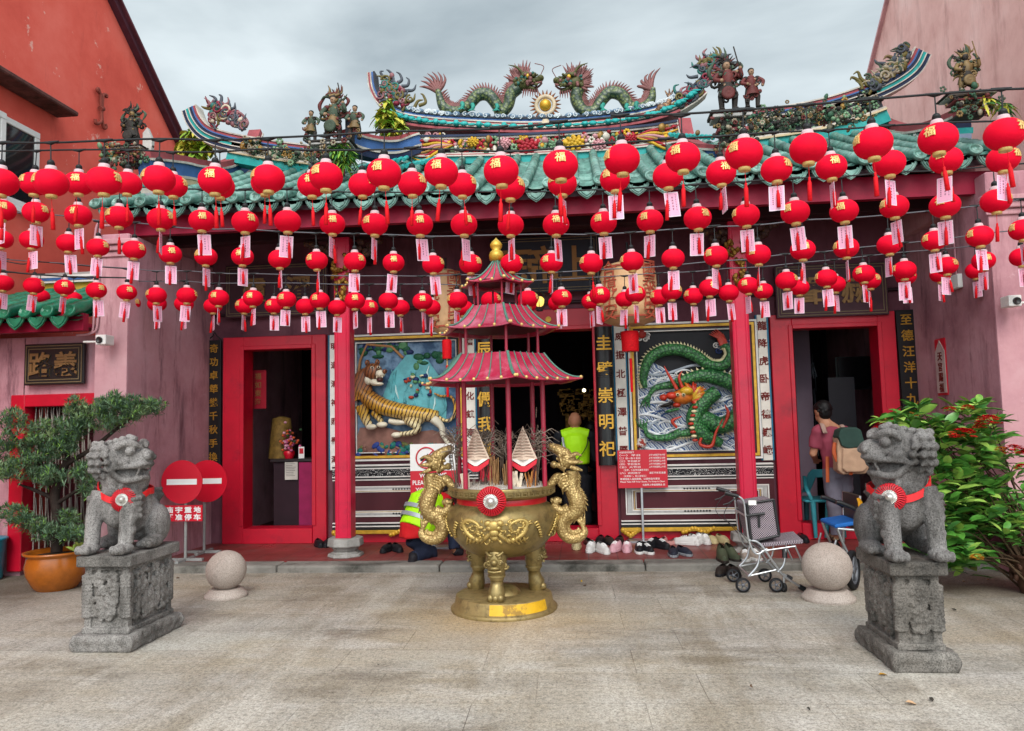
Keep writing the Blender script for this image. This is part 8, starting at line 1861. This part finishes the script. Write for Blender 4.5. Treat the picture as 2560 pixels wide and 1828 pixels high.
# --- kneeling person in hi-vis vest behind the left dragon handle
Y4 = 7.8
def q4(zx, zy, d=0.): v = P(640+zx/3.248, 960+zy/3.248, Y4); return Vector((v.x, Y4+d, v.z))
b4 = q4(1330, 1420); b4.z = PZ
def v4(zx, zy, d=0.): v = q4(zx, zy, d)-b4; return (v.x, v.y, v.z)
J4 = dict(hip=v4(1300, 1200, .0), chest=v4(1370, 980, .12), neck=v4(1430, 905, .2), head=v4(1475, 900, .28), shL=v4(1330, 930, .1), shR=v4(1490, 950, .16), elL=v4(1370, 1080, .2), elR=v4(1560, 1050, .2), wrL=v4(1470, 1190, .3), wrR=v4(1560, 1180, .32),
          hpL=v4(1270, 1240, .0), hpR=v4(1370, 1240, .05), knL=v4(1400, 1390, .12), knR=v4(1560, 1130, .22), anL=v4(1300, 1400, -.12), anR=v4(1590, 1370, .16), toL=v4(1295, 1440, -.2), toR=v4(1650, 1405, .2))
def shirt4(c, g):
    c.tube([g['hip']-Vector((0, 0, .05)), g['hip']+Vector((0, 0, .03)), (g['hip']+g['chest'])/2, g['chest'], g['neck']], [.18, .18, .175, .185, .085], 16, flat=.9)
    for s in 'LR': tube_between(c, g['sh'+s], g['el'+s], .09, .07); tube_between(c, g['el'+s], g['wr'+s], .06, .045); c.ell(g['sh'+s], .078, 0, 12); c.ell(g['el'+s], .06, 0, 10)
def vest4(c, g): c.tube([g['hip']+Vector((0, 0, .02)), (g['hip']*.6+g['chest']*.4), g['chest'], g['neck']-Vector((.0, 0, .02))], [.205, .21, .215, .14], 18, flat=.92)
def shoes4(c, g):
    c.tube([g['anL']+Vector((0, 0, .06)), g['anL'], g['toL']+Vector((0, 0, -.0))], [.05, .055, .045], 10); c.tube([g['anR'], (g['anR']+g['toR'])/2, g['toR']], [.055, .055, .042], 10)
t4 = person('person in lime hi-vis vest and red shirt kneeling behind the left dragon handle', b4, J4, SKIN, (.75, .6, -.4), [('shirt', M('shirt_red', 'b3161c', .8, var=.12), shirt4, folds()), ('vest', LIME, vest4, folds(.004)), ('trousers', M('trousers_navy', '1b2133', .85, var=.2), trous, folds()), ('boots', M('boots_dark', '1c1a1f', .6, var=.2), shoes4, RM)], HAIR)
m = MB()
for tt_, rr in ((.40, .222), (.70, .226)):
    c_ = (b4+Vector(J4['hip']))*(1-tt_)+(b4+Vector(J4['chest']))*tt_; ax_ = (Vector(J4['chest'])-Vector(J4['hip'])).normalized(); u = ax_.cross(Vector((0, 1, 0))).normalized(); w_ = u.cross(ax_)
    ring = [c_+(u*math.cos(a)+w_*math.sin(a)*.93)*rr for a in np.linspace(0, 6.2832, 25)]
    vs = []
    for q in ring: vs += [q-ax_*.022, q+ax_*.022]
    m.add(vs, [(2*i, 2*i+1, 2*i+3, 2*i+2) for i in range(24)], 0, True)
m.build('reflective_band', SILV, t4, fix=False)
# ================================================================== plants
def leaf_mat(name, a, b, c=None, rough=.5):
    k = NT(name); f = k.noise(9, 3); col = k.ramp(f, [(.3, a), (.7, b)])
    if c: col = k.mix(k.ramp(k.noise(3.3, 3), [(.56, 0.), (.68, .9)]), col, c)
    k.b.inputs['Subsurface Weight'].default_value = 0; return k.done(col, rough)
NEED = leaf_mat('needle_green', '38513f', '667f60', '7c9163'); NEED2 = leaf_mat('needle_fresh', '4f7a33', '7a9c45')
BARK = M('bark_dark', '2a211d', .85, var=.35, scale=18, bump=.8, bscale=40)
def leaf(mb, p, d, L_, w_, mi=0, bend=.25):
    d = Vector(d).normalized(); s = d.cross(Vector((random.gauss(0, .3), random.gauss(0, .3), 1))); s = s.normalized() if s.length > .05 else Vector((1, 0, 0)); n = s.cross(d)
    p = Vector(p)
    def q(t): return p+d*L_*t-Vector((0, 0, bend*L_*t*t))
    a, b, c = q(.22), q(.5), q(.78); w2 = w_*.25
    mb.add([p, a, b, c, q(1.), a+s*w_*.78+n*w2, b+s*w_+n*w2, c+s*w_*.68+n*w2, a-s*w_*.78+n*w2, b-s*w_+n*w2, c-s*w_*.68+n*w2],
           [(0, 5, 1), (1, 5, 6, 2), (2, 6, 7, 3), (3, 7, 4), (0, 1, 8), (1, 2, 9, 8), (2, 3, 10, 9), (3, 4, 10)], mi, True)
def needle_tuft(mb, c, up, r, n):
    up = Vector(up).normalized()
    for i in range(n):
        d = Vector((random.gauss(0, 1), random.gauss(0, 1), random.gauss(0, 1))).normalized()+up*.8; d.normalize(); s = d.cross(Vector((random.random()-.5, random.random()-.5, 1))).normalized(); L_ = r*random.uniform(.7, 1.15); w_ = .0048
        a = Vector(c)+d*.004; e = a+d*L_+Vector((0, 0, -.08*L_)); m_ = a+d*L_*.5
        mi = 0 if random.random() < .86 else 1
        mb.add([a, m_+s*w_, m_-s*w_, e], [(0, 1, 2), (1, 3, 2)], mi, False)
YB = 6.75
pot = GF(128, 1306); Tt = thing('potted_conifer', 'bonsai-like podocarpus tree with layered needle pads in a round orange glazed pot', 'potted tree', (pot.x, YB, 0))
def bp(x, y, d=0.): v = PF(x, y, YB+d); return v
rp_ = (PF(187, 1250, YB)-PF(70, 1250, YB)).length/2; ph = PF(128, 1222, YB).z
m = MB(); m.lathe([(rp_*.62, 0), (rp_*.75, ph*.1), (rp_*.95, ph*.4), (rp_*1.0, ph*.62), (rp_*.93, ph*.86), (rp_*.92, ph*.9), (rp_*1.05, ph*.94), (rp_*1.06, ph*.99), (rp_*.98, ph*1.0), (rp_*.88, ph*.95), (rp_*.85, ph*.86), (0, ph*.86)], (pot.x, YB, 0), 44)
m.build('pot', M('orange_glaze', '9a5416', .25, var=.25, scale=3, col2='6d3c12', thr=(.5, .75)), Tt)
m = MB(); m.lathe([(rp_*.86, 0), (0, .03)], (pot.x, YB, ph*.87), 24); m.build('soil', M('pot_soil', '2b221b', .95, var=.3, bump=.8), Tt)
m = MB()
def br(pts, r): m.tube(spline([bp(*p) for p in pts], 5), r, 9)
br([(126, 1225), (128, 1150), (122, 1100), (135, 1060), (150, 1020)], [.052, .048, .044, .04, .032]); br([(135, 1055), (150, 1030), (200, 1000), (250, 960), (290, 930)], [.03, .026, .022, .018, .008]); br([(150, 1020), (150, 980), (160, 940), (170, 910)], [.028, .024, .018, .008]); br([(130, 1070), (90, 1030), (50, 990), (15, 950)], [.028, .022, .016, .008]); br([(124, 1110), (80, 1090), (40, 1075)], [.022, .018, .008]); br([(124, 1120), (170, 1090), (210, 1065)], [.022, .016, .008]); br([(126, 1180), (80, 1165), (30, 1150)], [.022, .016, .008]); br([(126, 1190), (160, 1180)], [.02, .01]); br([(140, 1000), (110, 970), (80, 950)], [.02, .014, .008])
m.build('trunk', BARK, Tt, fix=False)
PADS = [(120, 968, 62, 34, 150), (90, 1000, 58, 28, 110), (28, 940, 34, 30, 60), (8, 985, 30, 24, 40), (262, 918, 62, 24, 150), (300, 905, 46, 22, 80), (345, 905, 24, 18, 26), (235, 945, 40, 16, 50), (170, 915, 26, 30, 60), (178, 950, 22, 24, 40), (60, 1045, 64, 24, 120), (110, 1060, 40, 22, 60), (10, 1040, 30, 30, 50), (195, 1050, 36, 24, 60), (205, 1090, 28, 22, 40), (30, 1145, 40, 20, 60), (70, 1165, 38, 18, 50), (110, 1185, 46, 18, 60), (165, 1190, 40, 18, 60), (150, 1150, 26, 18, 30), (-20, 1000, 30, 30, 30), (235, 905, 26, 22, 40), (150, 990, 30, 20, 40), (255, 885, 14, 12, 14)]
m = MB()
for (x, y, rx, ry, n) in PADS:
    for i in range(int(n*1.35)):
        a = random.uniform(0, 6.28); q = math.sqrt(random.random()); v = bp(x+rx*q*math.cos(a), y+ry*q*math.sin(a)*1.0, random.uniform(-.25, .25)*min(1, rx/40)); needle_tuft(m, v, (random.gauss(0, .4), random.gauss(0, .4)-.2, 1), random.uniform(.05, .085), 15)
m.build('crown', [NEED, NEED2], Tt, fix=False)
m = MB()
for (x, y) in ((175, 1205), (185, 1212), (168, 1214), (192, 1222)): 
    for q in range(3): leaf(m, bp(x, y+12, -.2), (random.gauss(0, .6), -.3, random.uniform(.3, 1)), .12, .022, 0)
m.build('undergrowth', leaf_mat('young_leaf', '6b8a3a', '9aa255'), Tt, fix=False)
# ------------------------------------------------------------------ flowering bush on the right
IX = leaf_mat('ixora_leaf', '376f26', '5a8f3a', '86a94a', .34); IXD = leaf_mat('ixora_leaf_dark', '2a5a28', '467a38', None, .4); IXY = leaf_mat('ixora_leaf_young', '79a646', 'a2bd58', None, .4); FLR = M('ixora_red', 'b5161a', .55, var=.25, scale=40); FLO = M('ixora_orange', 'b0701c', .6, var=.2)
def bush(lb, root, pts, nleaf, YY, potspec=None, fl=(), L0=.12, seed=1):
    random.seed(seed); base = GF(*root); base = Vector((base.x, YY, 0)); T_ = thing('flowering_bush', lb, 'bush', base)
    stem = MB(); lf = MB(); tips = []
    tz = .32 if potspec else .0
    for (x, y, rx, ry, w_) in pts:
        for i in range(w_):
            a = random.uniform(0, 6.28); q = math.sqrt(random.random()); e = PF(x+rx*q*math.cos(a), y+ry*q*math.sin(a), YY+random.uniform(-.35, .3)); tips.append(e)
    for e in tips:
        if random.random() < .16:
            b_ = base+Vector((random.gauss(0, .08), random.gauss(0, .08), tz)); stem.tube(spline([b_, (b_+e)/2+Vector((random.gauss(0, .06), random.gauss(0, .06), .1)), e], 4), [.011, .008, .004], 5)
        for w in range(nleaf):
            a = w*2.4+random.uniform(-.3, .3); d = Vector((math.cos(a), math.sin(a)*.9-.15, random.uniform(.0, .95))); L_ = L0*random.uniform(.65, 1.25); leaf(lf, e-Vector((0, 0, .02*w*random.random()))+d*.01, d, L_, L_*.24, random.choices((0, 1, 2), (6, 1.6, 2.4))[0], random.uniform(.0, .4))
    stem.build('stem', M('bush_stem', '4a3a2a', .8, var=.2), T_, fix=False); lf.build('foliage', [IX, IXD, IXY], T_, fix=False)
    for (x, y, r_, mi) in fl:
        f = MB(); c = PF(x, y, YY-.48)
        for q in range(60):
            a, e = random.uniform(0, 6.28), random.uniform(-.1, 1.5); d = Vector((math.cos(a)*math.cos(e), math.sin(a)*math.cos(e), math.sin(e)*.7)); p_ = c+d*r_
            for k_ in range(4): an = k_*1.57+a; leaf(f, p_, d*.4+Vector((math.cos(an), math.sin(an), .1)), r_*.34, r_*.12, 0, .1)
        f.build('flower_head', (FLR, FLO)[mi], T_, fix=False)
    if potspec:
        r_, h_, mat = potspec; p_ = MB(); p_.lathe([(r_*.6, 0), (r_*.72, h_*.3), (r_*.95, h_*.8), (r_, h_*.93), (r_*1.08, h_*.95), (r_*1.08, h_), (r_*.9, h_), (r_*.85, h_*.9), (0, h_*.9)], base, 28)
        for q in range(40): p_.ell(base+Vector((r_*.88*math.cos(q*2.39), r_*.88*math.sin(q*2.39), h_*random.uniform(.3, .8))), (.02, .02, .03), 0, 6)
        p_.build('pot', mat, T_)
    return T_
bush('large ixora bush with glossy green leaves and red flower heads behind the dark lion', (2150, 1250), [(2115, 1000, 84, 54, 32), (2150, 935, 60, 36, 16), (2000, 940, 52, 22, 10), (2060, 960, 60, 40, 22), (2165, 1075, 56, 56, 34), (2125, 1165, 70, 56, 44), (2195, 1000, 40, 40, 9), (2100, 1090, 40, 60, 24), (2160, 905, 16, 20, 4), (2035, 905, 14, 14, 3), (2090, 1220, 60, 40, 26), (2140, 1235, 54, 24, 18), (2205, 1130, 44, 54, 14)], 6, 6.55, None, [(2138, 970, .085, 0), (2195, 940, .08, 0), (2252, 1005, .075, 0), (2176, 950, .04, 0), (1985, 985, .06, 0), (1948, 955, .04, 0), (2110, 912, .04, 0), (2150, 908, .04, 0), (2080, 1112, .03, 1), (2170, 1240, .04, 1), (2222, 1000, .035, 1)], .15, 51)
bush('bare-stemmed potted plant with sparse leaves in an ornate brown pot at right edge', (2258, 1300), [(2250, 1150, 30, 40, 12), (2235, 1180, 40, 30, 14), (2262, 1060, 20, 60, 5)], 6, 6.5, (.2, .32, M('brown_ornate_pot', '4b3327', .6, var=.4, scale=12, bump=.6, bscale=40)), [(2272, 1042, .05, 0)], .13, 52)
random.seed(99)
# ------------------------------------------------------------------ self-sown plants on the roofs
def roof_plant(lb, pts, YY, n, cols, seed, L0=.1, long_=False):
    random.seed(seed); c = PF(*pts[0][:2], YY); T_ = thing('roof_plant', lb, 'plant', c); lf = MB(); st = MB()
    for (x, y, rx, ry, k_) in pts:
        b_ = PF(x, y+ry, YY)
        for i in range(k_):
            a = random.uniform(0, 6.28); q = math.sqrt(random.random()); e = PF(x+rx*q*math.cos(a), y+ry*q*math.sin(a), YY+random.uniform(-.15, .1)); st.tube([b_, e], [.006, .003], 4)
            for w in range(n): an = random.uniform(0, 6.28); leaf(lf, e, (math.cos(an), math.sin(an)-.2, random.uniform(-.9, .2)), L0*random.uniform(.7, 1.3), L0*(.1 if long_ else .3), random.choice(range(len(cols))), random.uniform(.2, .7))
    st.build('stems', M('bush_stem', ''), T_, fix=False); lf.build('foliage', cols, T_, fix=False)
YL = leaf_mat('roof_leaf_yellow', '9a9a35', 'c2b84a', '6f8a3a'); YG = leaf_mat('roof_leaf_green', '6d9a35', '9ab845', None)
roof_plant('yellow-green shrub growing behind the left side ridge by the red wall', [(438, 318, 34, 34, 46), (455, 290, 20, 18, 16), (425, 345, 22, 12, 14)], 10.6, 5, [YL, YG], 61, .15)
roof_plant('bright green climbing plant under the left tip of the main ridge', [(868, 272, 26, 20, 26), (852, 262, 18, 16, 12), (885, 290, 20, 10, 10), (862, 235, 4, 20, 5)], 9.55, 5, [YG, YL], 62, .12)
roof_plant('tuft of long grass growing from the left warrior pedestal', [(765, 345, 14, 26, 22), (790, 390, 14, 18, 14), (748, 332, 10, 12, 8)], 8.2, 6, [YG, IXD], 63, .13, True)
roof_plant('grass tuft growing from the right roof corner pedestal', [(2225, 232, 16, 14, 12), (2190, 225, 12, 10, 8)], 7.4, 6, [IXD, YL], 64, .12, True)
